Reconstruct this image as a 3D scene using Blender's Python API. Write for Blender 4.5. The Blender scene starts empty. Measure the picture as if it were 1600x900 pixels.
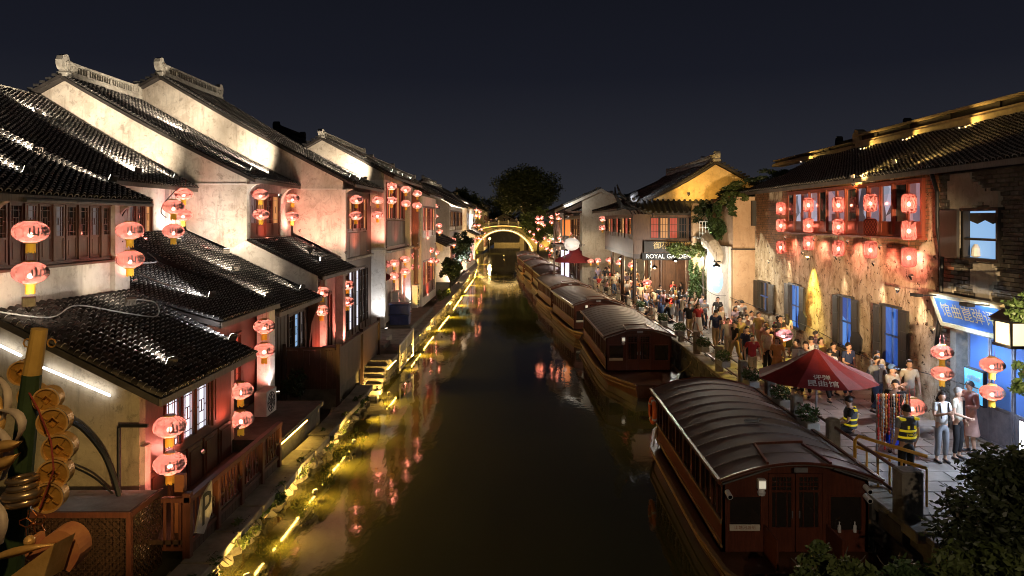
import bpy, bmesh, math, random
import numpy as np
from mathutils import Vector, Matrix, Euler, noise
sc = bpy.context.scene
COL = sc.collection
PI = math.pi
R = math.radians
rnd = random.Random(7)

# ------------------------------------------------------------------ camera
F, U0, V0, H = 1100.0, 820.0, 345.0, 7.0
cd = bpy.data.cameras.new('camera'); cam = bpy.data.objects.new('camera', cd); COL.objects.link(cam)
cam.location = (0, 0, H); cam.rotation_euler = (R(90), 0, 0)
cd.sensor_width = 36; cd.lens = 36 * F / 1600
cd.shift_x = -20 / 1600; cd.shift_y = -105 / 1600
cd.clip_start = 0.1; cd.clip_end = 3000
sc.camera = cam

# ------------------------------------------------------------------ world: night sky over a lit town
w = bpy.data.worlds.new('World'); sc.world = w; w.use_nodes = True
nt = w.node_tree; nt.nodes.clear()
wo = nt.nodes.new('ShaderNodeOutputWorld'); bg = nt.nodes.new('ShaderNodeBackground')
tc = nt.nodes.new('ShaderNodeTexCoord'); sp = nt.nodes.new('ShaderNodeSeparateXYZ')
cr = nt.nodes.new('ShaderNodeValToRGB')
nt.links.new(tc.outputs['Generated'], sp.inputs[0]); nt.links.new(sp.outputs['Z'], cr.inputs[0])
nt.links.new(cr.outputs[0], bg.inputs[0]); nt.links.new(bg.outputs[0], wo.inputs[0])
e = cr.color_ramp.elements
e[0].position = 0.0; e[0].color = (.030, .031, .037, 1)
e[1].position = .45; e[1].color = (.0036, .0042, .0072, 1)
x = e.new(.08); x.color = (.0195, .0205, .0275, 1)
x = e.new(.20); x.color = (.0092, .0102, .0165, 1)
bg.inputs[1].default_value = .80

sc.view_settings.view_transform = 'Standard'; sc.view_settings.look = 'None'
sc.view_settings.exposure = 0.35; sc.view_settings.gamma = 1
sc.view_settings.use_curve_mapping = False
sc.render.engine = 'CYCLES'
cy = sc.cycles
cy.use_denoising = True; cy.filter_width = 1.0
cy.max_bounces = 6; cy.diffuse_bounces = 3; cy.glossy_bounces = 3; cy.transmission_bounces = 4
cy.transparent_max_bounces = 10; cy.sample_clamp_indirect = 2.5; cy.caustics_reflective = False; cy.caustics_refractive = False
cy.use_light_tree = True

def P(u, v, d):
    return Vector(((u - U0) * d / F, d, H - (v - V0) * d / F))

# ------------------------------------------------------------------ node materials
MATS = {}
class NT:
    def __init__(s, name):
        s.m = bpy.data.materials.new(name); s.m.use_nodes = True
        s.t = s.m.node_tree; s.t.nodes.clear()
        s.out = s.n('ShaderNodeOutputMaterial')
        MATS[name] = s.m
    def n(s, typ, **kw):
        nd = s.t.nodes.new(typ)
        for k, v in kw.items(): setattr(nd, k, v)
        return nd
    def l(s, a, b): s.t.links.new(a, b)
    def pos(s, scale=(1, 1, 1)):
        g = s.n('ShaderNodeNewGeometry'); mp = s.n('ShaderNodeMapping'); mp.inputs['Scale'].default_value = scale
        s.l(g.outputs['Position'], mp.inputs[0]); return mp.outputs[0]
    def noise(s, vec, scale, detail=5, rough=.6, dist=0):
        nd = s.n('ShaderNodeTexNoise'); nd.inputs['Scale'].default_value = scale; nd.inputs['Detail'].default_value = detail
        nd.inputs['Roughness'].default_value = rough; nd.inputs['Distortion'].default_value = dist
        s.l(vec, nd.inputs['Vector']); return nd.outputs['Fac']
    def ramp(s, fac, stops):
        r = s.n('ShaderNodeValToRGB'); el = r.color_ramp.elements
        while len(el) < len(stops): el.new(.5)
        for i, (p, c) in enumerate(stops):
            el[i].position = p; el[i].color = (c[0], c[1], c[2], 1) if hasattr(c, '__len__') else (c, c, c, 1)
        s.l(fac, r.inputs[0]); return r.outputs[0]
    def mix(s, fac, a, b, bt='MIX'):
        m = s.n('ShaderNodeMix', data_type='RGBA', blend_type=bt)
        for k, v in ((0, fac), (6, a), (7, b)):
            if hasattr(v, 'is_output'): s.l(v, m.inputs[k])
            elif k == 0: m.inputs[0].default_value = v
            else: m.inputs[k].default_value = (v[0], v[1], v[2], 1)
        return m.outputs[2]
    def bump(s, h, st=.4, dist=.02):
        b = s.n('ShaderNodeBump'); b.inputs['Strength'].default_value = st; b.inputs['Distance'].default_value = dist
        s.l(h, b.inputs['Height']); return b.outputs[0]
    def bsdf(s, col, rough=.6, metal=0, normal=None, spec=.5, **kw):
        p = s.n('ShaderNodeBsdfPrincipled')
        for k, v in (('Base Color', col), ('Roughness', rough)):
            if hasattr(v, 'is_output'): s.l(v, p.inputs[k])
            elif k == 'Base Color': p.inputs[k].default_value = (v[0], v[1], v[2], 1)
            else: p.inputs[k].default_value = v
        p.inputs['Metallic'].default_value = metal; p.inputs['Specular IOR Level'].default_value = spec
        if normal is not None: s.l(normal, p.inputs['Normal'])
        for k, v in kw.items(): p.inputs[k.replace('_', ' ')].default_value = v
        s.l(p.outputs[0], s.out.inputs[0]); return p

def simple(name, a, b=None, scale=3.0, rough=.65, bump=.25, metal=0, spec=.4, rand=0.0, stretch=(1, 1, 1), bd=.01):
    if name in MATS: return MATS[name]
    t = NT(name); v = t.pos(stretch)
    if b is None: b = tuple(c * .7 for c in a)
    f = t.noise(v, scale, 6, .65)
    c = t.ramp(f, [(.3, b), (.7, a)])
    if rand:
        oi = t.n('ShaderNodeObjectInfo')
        k = t.ramp(oi.outputs['Random'], [(0, (1 - rand,) * 3), (1, (1 + rand * .6,) * 3)])
        c = t.mix(1.0, c, k, 'MULTIPLY')
    t.bsdf(c, rough, metal, t.bump(t.noise(v, scale * 5, 4), bump, bd) if bump else None, spec)
    return t.m

def emit(name, col, st, under=None):
    if name in MATS: return MATS[name]
    t = NT(name)
    t.bsdf(under or col, .5, 0, None, .3, Emission_Color=(*col, 1), Emission_Strength=st)
    return t.m

def wood(name, a, b, rough=.42, stretch=(6, 6, .7), rand=.0, scale=4):
    t = NT(name); v = t.pos(stretch)
    f = t.noise(v, scale, 8, .7, .6); g = t.noise(t.pos(), 1.3, 3)
    c = t.ramp(f, [(.3, b), (.68, a)]); c = t.mix(t.ramp(g, [(.35, 0.), (.75, .6)]), c, tuple(x * .55 for x in b))
    if rand:
        oi = t.n('ShaderNodeObjectInfo'); c = t.mix(1.0, c, t.ramp(oi.outputs['Random'], [(0, (1 - rand,) * 3), (1, (1 + rand,) * 3)]), 'MULTIPLY')
    t.bsdf(c, rough, 0, t.bump(f, .3, .006), .45); return t.m

def plaster(name, clean, stain, dark, thr=.5, streak=True, fl=.0):
    t = NT(name); v = t.pos()
    big = t.noise(v, .55, 7, .68, .5); st = t.noise(t.pos((2.2, 2.2, .35)), 1.6, 6, .7); fine = t.noise(v, 9, 5, .75)
    c = t.mix(t.ramp(big, [(thr - .1, 0.), (thr + .17, .85)]), clean, stain)
    c = t.mix(t.ramp(st, [(.52, 0.), (.72, .65)]), c, dark)
    sp_ = t.noise(v, 3.2, 8, .8, .3)
    c = t.mix(t.ramp(sp_, [(.54, 0.), (.62, .6)]), c, dark)
    pt = t.noise(v, 1.5, 8, .78, 1.2); c = t.mix(t.ramp(pt, [(.50, 0.), (.60, .65)]), c, stain)
    c = t.mix(t.ramp(fine, [(.35, .0), (.75, .28)]), c, stain)
    t.bsdf(c, .86, 0, t.bump(fine, .35, .015), .2); return t.m

PL_WHITE = plaster('plaster_white', (.66, .60, .51), (.40, .34, .27), (.15, .125, .10), .49)
PL_CLEAN = plaster('plaster_clean', (.66, .62, .56), (.50, .45, .39), (.30, .26, .21), .55)
PL_DIRTY = plaster('plaster_dirty', (.50, .47, .43), (.27, .235, .21), (.09, .08, .075), .44)
PL_OCHRE = plaster('plaster_ochre', (.44, .37, .25), (.22, .18, .12), (.07, .06, .045), .42)
PINKW = plaster('plaster_pink', (.66, .50, .45), (.50, .37, .33), (.30, .22, .2), .55)  # plaster tinted with the pink light that falls on it
PL_GREY = plaster('plaster_grey', (.38, .35, .29), (.27, .24, .19), (.16, .14, .11), .5)
ROOF = simple('roof_tile', (.062, .060, .058), (.018, .017, .017), 5.5, .92, .5, spec=.08)
ROOF_LIP = simple('roof_tile_edge_lit', (.34, .32, .29), (.09, .085, .08), 9, .9, .3, spec=.1)  # paler than the tile: floodlit rims put into the colour
ROOF_S = simple('roof_tile_single', (.085, .074, .068), (.030, .026, .024), 9, .9, .4, spec=.1, rand=.6)
DECK = simple('roof_underlay', (.045, .038, .034), (.02, .017, .015), 4, .85, .3)
RIDGE = simple('ridge_plaster', (.50, .48, .42), (.22, .20, .17), 4, .8, .3)
WOOD_R = wood('wood_red_brown', (.145, .048, .028), (.065, .022, .014))
WOOD_D = wood('wood_dark', (.085, .042, .024), (.030, .016, .010), .5)
WOOD_B = wood('wood_brown', (.19, .095, .048), (.075, .036, .020), .5)
WOOD_BOAT = wood('wood_boat', (.17, .050, .026), (.07, .022, .012), .30)
WOOD_Y = wood('wood_worn_edge', (.33, .21, .10), (.15, .09, .045), .4)
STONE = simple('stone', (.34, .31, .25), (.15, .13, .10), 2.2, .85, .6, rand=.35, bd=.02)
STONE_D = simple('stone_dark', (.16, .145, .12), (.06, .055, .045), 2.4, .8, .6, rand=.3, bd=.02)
STONE_PALE = simple('stone_pale', (.47, .45, .40), (.28, .26, .22), 3, .8, .4)
MORTAR = simple('mortar', (.23, .20, .16), (.10, .09, .075), 6, .9, .5)
IRON = simple('iron_dark', (.03, .03, .032), (.015, .015, .016), 8, .5, .1, .6)
METAL = simple('metal_grey', (.42, .42, .42), (.25, .25, .25), 8, .4, .1, .7)
WHITE_P = simple('paint_white', (.72, .71, .68), (.55, .53, .50), 6, .5, .1)
YEL_P = simple('paint_yellow', (.75, .42, .06), (.45, .22, .03), 9, .4, .15)
BLACK_P = simple('print_black', (.012, .012, .012), (.008, .008, .008), 4, .7, 0)
CABLE = simple('cable_black', (.015, .015, .015), (.01, .01, .01), 4, .5, 0)
CABLE_W = simple('cable_pale', (.5, .5, .5), (.3, .3, .3), 4, .5, 0)
GLASS_D = NT('glass_dark'); GLASS_D.bsdf((.02, .022, .026), .06, 0, None, .7); GLASS_D = GLASS_D.m
BARK = simple('bark', (.085, .065, .045), (.035, .028, .02), 6, .9, .7)

def leafmat(name, a, b, c=None):
    t = NT(name); f = t.noise(t.pos(), 1.1, 3); g = t.noise(t.pos(), 14, 2)
    col = t.ramp(f, [(.3, b), (.7, a)]); col = t.mix(t.ramp(g, [(.4, 0.), (.8, .6)]), col, c or a)
    p = t.bsdf(col, .5, 0, None, .4)
    tr = t.n('ShaderNodeBsdfTranslucent'); t.l(col, tr.inputs[0]); mx = t.n('ShaderNodeMixShader'); mx.inputs[0].default_value = .3
    t.l(p.outputs[0], mx.inputs[1]); t.l(tr.outputs[0], mx.inputs[2]); t.l(mx.outputs[0], t.out.inputs[0]); return t.m
LEAF = leafmat('leaf_green', (.06, .10, .03), (.028, .055, .016))
LEAF_Y = leafmat('leaf_yellow_green', (.11, .13, .035), (.05, .08, .02))
LEAF_D = leafmat('leaf_dark', (.035, .052, .02), (.016, .028, .011))

# water: murky canal, mirror-like in the long exposure
t = NT('canal_water'); v = t.pos((1, .35, 1))
n1 = t.noise(v, .9, 3, .5, .4); n2 = t.noise(t.pos((1, .6, 1)), 6.0, 2, .5)
h = t.mix(.12, n1, n2)
g = t.noise(t.pos((1, .5, 1)), .35, 4)
t.bsdf(t.ramp(g, [(.3, (.046, .044, .014)), (.7, (.064, .060, .018))]), .05, 0, t.bump(h, .26, .05), .9, IOR=1.45)
WATER = t.m

# ------------------------------------------------------------------ objects
def thing(name, label, cat, loc=(0, 0, 0), group=None, rz=0):
    o = bpy.data.objects.new(name, None); COL.objects.link(o); o.location = loc; o.rotation_euler = (0, 0, rz)
    o.empty_display_size = .2
    o['label'] = label; o['category'] = cat
    if group: o['group'] = group
    return o
def tag(o, label, cat, group=None):
    o['label'] = label; o['category'] = cat
    if group: o['group'] = group
    return o
def root_of(o):
    while o.parent: o = o.parent
    return o
def kids(o): return [c for c in KID.get(o.name, [])]
KID = {}
def link(o, parent=None):
    COL.objects.link(o)
    if parent is not None:
        o.parent = parent; KID.setdefault(parent.name, []).append(o)
    return o
def clone(o, loc=None, rz=None, label=None, group=None, parent=None, scale=None):
    c = o.copy(); link(c, parent)
    if loc is not None: c.location = loc
    if rz is not None: c.rotation_euler = (0, 0, rz)
    if scale is not None: c.scale = (scale,) * 3 if not hasattr(scale, '__len__') else scale
    if label: c['label'] = label
    if group: c['group'] = group
    for ch in kids(o): clone(ch, parent=c)
    return c

class MB:
    def __init__(s): s.v = []; s.f = []; s.m = []; s.mat = 0
    def add(s, vs, fs):
        k = len(s.v); s.v.extend([tuple(p) for p in vs]); s.f.extend([tuple(i + k for i in f) for f in fs]); s.m.extend([s.mat] * len(fs)); return s
    def hexa(s, p):   # 8 points: bottom 4 ccw, top 4
        return s.add(p, [(3, 2, 1, 0), (4, 5, 6, 7), (0, 1, 5, 4), (1, 2, 6, 5), (2, 3, 7, 6), (3, 0, 4, 7)])
    def box(s, x0, x1, y0, y1, z0, z1):
        if x0 > x1: x0, x1 = x1, x0
        return s.hexa([(x0, y0, z0), (x1, y0, z0), (x1, y1, z0), (x0, y1, z0), (x0, y0, z1), (x1, y0, z1), (x1, y1, z1), (x0, y1, z1)])
    def bbox(s, x0, x1, y0, y1, z0, z1, b=.01):   # box with chamfered vertical and top edges
        if x0 > x1: x0, x1 = x1, x0
        a = [(x0 + b, y0), (x1 - b, y0), (x1, y0 + b), (x1, y1 - b), (x1 - b, y1), (x0 + b, y1), (x0, y1 - b), (x0, y0 + b)]
        i = [(x0 + 2 * b, y0 + b), (x1 - 2 * b, y0 + b), (x1 - b, y0 + 2 * b), (x1 - b, y1 - 2 * b), (x1 - 2 * b, y1 - b), (x0 + 2 * b, y1 - b), (x0 + b, y1 - 2 * b), (x0 + b, y0 + 2 * b)]
        vs = [(p[0], p[1], z0) for p in a] + [(p[0], p[1], z1 - b) for p in a] + [(p[0], p[1], z1) for p in i]
        fs = [tuple(range(7, -1, -1)), tuple(range(16, 24))]
        for k in range(8):
            j = (k + 1) % 8; fs += [(k, j, j + 8, k + 8), (k + 8, j + 8, j + 16, k + 16)]
        return s.add(vs, fs)
    def bar(s, p, q, w, h=None, up=(0, 0, 1)):
        p = Vector(p); q = Vector(q); h = h or w; d = (q - p).normalized(); up = Vector(up)
        if abs(d.dot(up)) > .98: up = Vector((1, 0, 0))
        a = d.cross(up).normalized() * w / 2; b = a.cross(d).normalized() * h / 2
        return s.hexa([p - a - b, p + a - b, q + a - b, q - a - b, p - a + b, p + a + b, q + a + b, q - a + b])
    def tube(s, pts, r, n=8, cap=True, closed=False):
        pts = [Vector(p) for p in pts]; N = len(pts); rs = r if hasattr(r, '__len__') else [r] * N
        vs = []; a = None
        for i, p in enumerate(pts):
            if closed: d = pts[(i + 1) % N] - pts[i - 1]
            else: d = pts[min(i + 1, N - 1)] - pts[max(i - 1, 0)]
            d.normalize()
            if a is None: a = d.orthogonal().normalized()
            a = (a - d * a.dot(d)).normalized(); b = d.cross(a)
            for k in range(n):
                th = 2 * PI * k / n; vs.append(p + (a * math.cos(th) + b * math.sin(th)) * rs[i])
        fs = []
        for i in range(N if closed else N - 1):
            j = (i + 1) % N
            for k in range(n):
                l = (k + 1) % n; fs.append((i * n + k, i * n + l, j * n + l, j * n + k))
        if cap and not closed: fs += [tuple(range(n - 1, -1, -1)), tuple(range((N - 1) * n, N * n))]
        return s.add(vs, fs)
    def lathe(s, prof, n=16, c=(0, 0, 0), sq=None):
        c = Vector(c); vs = []
        for r, z in prof:
            for k in range(n):
                th = 2 * PI * k / n; rr = r * (sq(th) if sq else 1)
                vs.append((c.x + rr * math.cos(th), c.y + rr * math.sin(th), c.z + z))
        fs = []
        for i in range(len(prof) - 1):
            for k in range(n):
                l = (k + 1) % n; fs.append((i * n + k, i * n + l, (i + 1) * n + l, (i + 1) * n + k))
        if prof[0][0] > 1e-4: fs.append(tuple(range(n - 1, -1, -1)))
        if prof[-1][0] > 1e-4: fs.append(tuple(range((len(prof) - 1) * n, len(prof) * n)))
        return s.add(vs, fs)
    def ball(s, c, r, n=10, m=7, sc=(1, 1, 1)):
        vs = []; fs = []
        for i in range(m + 1):
            ph = PI * i / m
            for k in range(n):
                th = 2 * PI * k / n
                vs.append((c[0] + r * sc[0] * math.sin(ph) * math.cos(th), c[1] + r * sc[1] * math.sin(ph) * math.sin(th), c[2] + r * sc[2] * math.cos(ph)))
        for i in range(m):
            for k in range(n):
                l = (k + 1) % n; fs.append((i * n + k, (i + 1) * n + k, (i + 1) * n + l, i * n + l))
        return s.add(vs, fs)
    def prism(s, poly, ax, a0, a1):   # polygon in the two other axes, extruded along ax
        n = len(poly)
        def mk(p, a):
            return {'x': (a, p[0], p[1]), 'y': (p[0], a, p[1]), 'z': (p[0], p[1], a)}[ax]
        vs = [mk(p, a0) for p in poly] + [mk(p, a1) for p in poly]
        return s.add(vs, [tuple(range(n - 1, -1, -1)), tuple(range(n, 2 * n))] + [(k, (k + 1) % n, (k + 1) % n + n, k + n) for k in range(n)])
    def strip(s, xs, zb, zt, y0, y1):   # wall slice: for every x a bottom and a top height, between y0 and y1
        n = len(xs); vs = []
        for y in (y0, y1):
            for x, a, b in zip(xs, zb, zt): vs += [(x, y, a), (x, y, b)]
        fs = []
        for i in range(n - 1):
            a = 2 * i; b = a + 2; o = 2 * n
            fs += [(a, b, b + 1, a + 1), (a + o, a + 1 + o, b + 1 + o, b + o), (a, a + o, b + o, b), (a + 1, b + 1, b + 1 + o, a + 1 + o)]
        fs += [(0, 1, 2 * n + 1, 2 * n), (2 * n - 2, 4 * n - 2, 4 * n - 1, 2 * n - 1)]
        return s.add(vs, fs)
    def wall(s, ax, c0, c1, a0, a1, z0, z1, holes=()):  # wall slab with rectangular holes. ax: the axis of its thickness
        A = sorted({a0, a1, *[h[0] for h in holes], *[h[1] for h in holes]}); Z = sorted({z0, z1, *[h[2] for h in holes], *[h[3] for h in holes]})
        A = [a for a in A if a0 <= a <= a1]; Z = [z for z in Z if z0 <= z <= z1]
        solid = {}
        for i in range(len(A) - 1):
            for j in range(len(Z) - 1):
                m = ((A[i] + A[i + 1]) / 2, (Z[j] + Z[j + 1]) / 2)
                solid[i, j] = not any(h[0] < m[0] < h[1] and h[2] < m[1] < h[3] for h in holes)
        def pt(c, a, z): return (c, a, z) if ax == 'x' else (a, c, z)
        for (i, j), ok in solid.items():
            if not ok: continue
            x, y, p, q = A[i], A[i + 1], Z[j], Z[j + 1]
            for c in (c0, c1): s.add([pt(c, x, p), pt(c, y, p), pt(c, y, q), pt(c, x, q)], [(0, 1, 2, 3)])
            if not solid.get((i - 1, j)): s.add([pt(c0, x, p), pt(c1, x, p), pt(c1, x, q), pt(c0, x, q)], [(0, 1, 2, 3)])
            if not solid.get((i + 1, j)): s.add([pt(c0, y, p), pt(c1, y, p), pt(c1, y, q), pt(c0, y, q)], [(0, 1, 2, 3)])
            if not solid.get((i, j - 1)): s.add([pt(c0, x, p), pt(c1, x, p), pt(c1, y, p), pt(c0, y, p)], [(0, 1, 2, 3)])
            if not solid.get((i, j + 1)): s.add([pt(c0, x, q), pt(c1, x, q), pt(c1, y, q), pt(c0, y, q)], [(0, 1, 2, 3)])
        return s
    def xf(s, M, k=0):
        for i in range(k, len(s.v)): s.v[i] = tuple(M @ Vector(s.v[i]))
        return s
    def mesh(s, name, mats, off=(0, 0, 0), smooth=False):
        me = bpy.data.meshes.new(name)
        o = Vector(off)
        me.from_pydata([(a - o.x, b - o.y, c - o.z) for a, b, c in s.v], [], s.f)
        for m in (mats if isinstance(mats, (list, tuple)) else [mats]): me.materials.append(m)
        if any(s.m): me.polygons.foreach_set('material_index', s.m)
        if smooth: me.shade_smooth()
        me.update(); return me
    def build(s, name, mats, parent=None, smooth=False, kind=None, label=None, loc=None):
        off = (0, 0, 0)
        if parent is not None: off = root_of(parent).location
        elif loc is not None: off = loc
        o = bpy.data.objects.new(name, s.mesh(name, mats, off, smooth)); link(o, parent)
        if parent is None and loc is not None: o.location = loc
        if kind: o['kind'] = kind
        if label: o['label'] = label
        return o

def inst(name, me, parent, loc, rot=None, scale=None, mat=None):
    """one more object on a shared mesh; loc in world coordinates when the thing stands unrotated"""
    o = bpy.data.objects.new(name, me); link(o, parent)
    off = root_of(parent).location if parent is not None else Vector((0, 0, 0))
    o.location = Vector(loc) - off
    if rot is not None:
        if isinstance(rot, Matrix): o.rotation_euler = rot.to_euler()
        else: o.rotation_euler = rot
    if scale is not None: o.scale = scale
    if mat is not None:
        o.material_slots[0].link = 'OBJECT'; o.material_slots[0].material = mat
    return o

def np_mesh(name, V, Fq, mat, smooth=False, cols=4):
    me = bpy.data.meshes.new(name); nv = len(V); nf = len(Fq)
    me.vertices.add(nv); me.vertices.foreach_set('co', np.asarray(V, dtype=np.float32).ravel())
    me.loops.add(nf * cols); me.loops.foreach_set('vertex_index', np.asarray(Fq, dtype=np.int32).ravel())
    me.polygons.add(nf); me.polygons.foreach_set('loop_start', np.arange(0, nf * cols, cols, dtype=np.int32))
    me.materials.append(mat)
    me.update(calc_edges=True); me.validate()
    if smooth: me.shade_smooth()
    return me

def spot(parent, loc, target, power, color=(1, .95, .85), angle=70, blend=.6, size=.05, name='lamp'):
    ld = bpy.data.lights.new(name, 'SPOT'); ld.energy = power; ld.color = color; ld.spot_size = R(angle); ld.spot_blend = blend; ld.shadow_soft_size = size
    o = bpy.data.objects.new(name, ld); link(o, parent)
    off = root_of(parent).location if parent is not None else Vector((0, 0, 0))
    o.location = Vector(loc) - off
    o.rotation_euler = (Vector(target) - Vector(loc)).to_track_quat('-Z', 'Y').to_euler(); return o
def point(parent, loc, power, color, size=.05, name='lamp'):
    ld = bpy.data.lights.new(name, 'POINT'); ld.energy = power; ld.color = color; ld.shadow_soft_size = size
    o = bpy.data.objects.new(name, ld); link(o, parent)
    off = root_of(parent).location if parent is not None else Vector((0, 0, 0))
    o.location = Vector(loc) - off; return o

# text as flat mesh
_txt = {}
def text_mesh(s, size=1.0):
    k = (s, size)
    if k in _txt: return _txt[k]
    c = bpy.data.curves.new('text', 'FONT'); c.body = s; c.size = size; c.align_x = 'CENTER'; c.align_y = 'CENTER'; c.resolution_u = 2
    o = bpy.data.objects.new('text', c); COL.objects.link(o)
    dg = bpy.context.evaluated_depsgraph_get(); dg.update()
    me = bpy.data.meshes.new_from_object(o.evaluated_get(dg))
    vs = [tuple(v.co) for v in me.vertices]; fs = [tuple(p.vertices) for p in me.polygons]
    bpy.data.objects.remove(o); _txt[k] = (vs, fs); return _txt[k]
def lettering(parent, s, size, loc, M3, mat, name='lettering', depth=0.0):
    """M3: 3x3 whose columns are text right, text up, outward"""
    vs, fs = text_mesh(s, size); L = Vector(loc)
    mb = MB()
    for dx, dy, dz in ((0, 0, 0), (.009, .004, .002)): mb.add([L + M3 @ (Vector(v) + Vector((dx * size, dy * size, dz))) for v in vs], fs)
    return mb.build(name, mat, parent)
def cols(a, b, c): return Matrix((a, b, c)).transposed()
# ------------------------------------------------------------------ roofs of small curved tiles
class Prof:
    """roof profile: X is the distance from the canal axis; z rises from the eave X0 to the ridge X1"""
    def __init__(s, side, X0, z0, X1, a, b=0.0): s.s, s.X0, s.z0, s.X1, s.a, s.b = side, X0, z0, X1, a, b
    def z(s, X):
        t = X - s.X0; return s.z0 + s.a * t + s.b * t * t
    def sl(s, X): return s.a + 2 * s.b * (X - s.X0)
rng = np.random.default_rng(5)

TILE = None
def tile_mesh():
    global TILE
    if TILE: return TILE
    mb = MB(); r, r2, L, th = .088, .070, .19, .022; n = 5; vs = []
    for (rr, x) in ((r, 0), (r2, L), (r - th, 0), (r2 - th, L)):
        for k in range(n + 1):
            a = PI * k / n; vs.append((x, rr * math.cos(a), rr * math.sin(a)))
    fs = []; m = n + 1
    for k in range(n):
        fs += [(k, k + 1, m + k + 1, m + k), (k, 2 * m + k, 2 * m + k + 1, k + 1), (2 * m + k, 3 * m + k, 3 * m + k + 1, 2 * m + k + 1)]
    mb.add(vs, fs); mb.m = [1 if i % 3 == 1 else 0 for i in range(len(fs))]; TILE = mb.mesh('tile', [ROOF_S, ROOF_LIP]); return TILE

def tile_roof(root, pf, d0, d1, pitch=.22, expo=.10, thick=.14, singles=0, over=.0, Xend=None, deck_mat=None, skip=None):
    s = pf.s; X1 = Xend or pf.X1
    xs = list(np.linspace(pf.X0, X1, 9))
    mb = MB()
    mb.strip([s * x for x in xs], [pf.z(x) - thick for x in xs], [pf.z(x) for x in xs], d0 - over, d1 + over)
    mb.build('roof_deck', deck_mat or DECK, root)
    # eave board
    mb = MB(); mb.box(s * (pf.X0 - .02), s * (pf.X0 - .06), d0 - over, d1 + over, pf.z0 - .15, pf.z0 - .01)
    mb.build('eave_board', WOOD_GREY, root)
    # arc-length table along the slope
    tt = np.linspace(pf.X0 - .05, X1, 400); zz = pf.z(tt); ds = np.hypot(np.diff(tt), np.diff(zz)); S = np.concatenate([[0], np.cumsum(ds)])
    nk = int(S[-1] / expo); sk = np.arange(nk) * expo
    Xk = np.interp(sk, S, tt); Zk = pf.z(Xk); Xn = np.interp(sk + expo, S, tt); Zn = pf.z(Xn)
    nc = max(1, int((d1 - d0 + 2 * over) / pitch)); pit = (d1 - d0 + 2 * over) / nc
    yj = d0 - over + (np.arange(nc) + .5) * pit
    cx = np.repeat(Xk[None], nc, 0); cz = np.repeat(Zk[None], nc, 0); cyy = np.repeat(yj[:, None], nk, 1)
    wob = np.cumsum(rng.normal(0, .0025, (nc, nk)), 1); cyy = cyy + np.clip(wob, -.03, .03) + rng.normal(0, .004, (nc, nk))
    tx = (Xn - Xk) / expo; tz = (Zn - Zk) / expo
    tx = np.repeat(tx[None], nc, 0); tz = np.repeat(tz[None], nc, 0)
    # sagging of the old deck
    sag = .03 * np.sin(cyy * 1.3 + pf.X0) * np.sin(cx * .9)
    cz = cz + sag + rng.normal(0, .004, (nc, nk))
    keep = np.ones(cx.shape, bool)
    if skip is not None: keep &= ~skip(cx, cyy)
    fl = lambda a: a[keep]
    cx, cz, cy_, tx, tz = fl(cx), fl(cz), fl(cyy), fl(tx), fl(tz)
    if singles:
        dist = np.hypot(np.hypot(s * cx, cy_), cz - H); vis = np.abs(s * cx / cy_) < .765
        order = np.argsort(dist + np.where(vis, 0, 1e3)); one = order[:singles]
        msk = np.ones(len(cx), bool); msk[one] = False
        me = tile_mesh()
        for i in one:
            t3 = Vector((s * tx[i], 0, tz[i])).normalized(); y3 = Vector((0, 1, 0)); n3 = t3.cross(y3).normalized()
            if n3.z < 0: y3 = -y3; n3 = -n3
            tl = Matrix((t3, y3, n3)).transposed() @ Matrix.Rotation(.13, 3, 'Y') @ Matrix.Rotation(rng.normal(0, .05), 3, 'Z')
            inst('tile', me, root, (s * cx[i], cy_[i], cz[i] + .04), tl)
        cx, cz, cy_, tx, tz = cx[msk], cz[msk], cy_[msk], tx[msk], tz[msk]
    n = len(cx)
    # cover tiles
    kk = 6; ang = np.linspace(0, PI, kk); r = pit * .38; L = expo * 1.3; th = .024
    temp = []
    for (rr, xx, up) in ((r, 0, .040), (r * .84, L, .0), (r - th, -.004, .030)):
        for a in ang: temp.append((xx, rr * math.cos(a), rr * .9 * math.sin(a) + up))
    temp = np.array(temp)
    jit = rng.normal(0, .05, n); cj, sj = np.cos(jit), np.sin(jit)
    X = temp[None, :, 0] * cj[:, None] - temp[None, :, 1] * sj[:, None]; Y = temp[None, :, 0] * sj[:, None] + temp[None, :, 1] * cj[:, None]; Z = np.repeat(temp[None, :, 2], n, 0)
    V = np.stack([s * (cx[:, None] + X * tx[:, None] - Z * tz[:, None]), cy_[:, None] + Y, cz[:, None] + X * tz[:, None] + Z * tx[:, None]], -1)
    q = []
    for k in range(kk - 1): q += [(k, k + 1, kk + k + 1, kk + k), (k, 2 * kk + k, 2 * kk + k + 1, k + 1)]
    q = np.array(q); Fa = (q[None] + (np.arange(n) * 3 * kk)[:, None, None]).reshape(-1, 4)
    V = V.reshape(-1, 3)
    # trough tiles: shallow stepped channels between the cover rows
    w_ = pit * .5; tp = np.array([(0, -w_, .035), (0, 0, .018), (0, w_, .035), (expo, -w_, .02), (expo, 0, .0), (expo, w_, .02), (0, -w_, .012), (0, 0, -.004), (0, w_, .012)])
    X, Y, Z = [np.repeat(tp[None, :, i], n, 0) for i in range(3)]
    Y = Y + pit * .5
    V2 = np.stack([s * (cx[:, None] + X * tx[:, None] - Z * tz[:, None]), cy_[:, None] + Y, cz[:, None] + X * tz[:, None] + Z * tx[:, None]], -1).reshape(-1, 3)
    q2 = np.array([(0, 1, 4, 3), (1, 2, 5, 4), (6, 7, 1, 0), (7, 8, 2, 1)])
    F2 = (q2[None] + (np.arange(n) * 9)[:, None, None]).reshape(-1, 4) + len(V)
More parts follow.
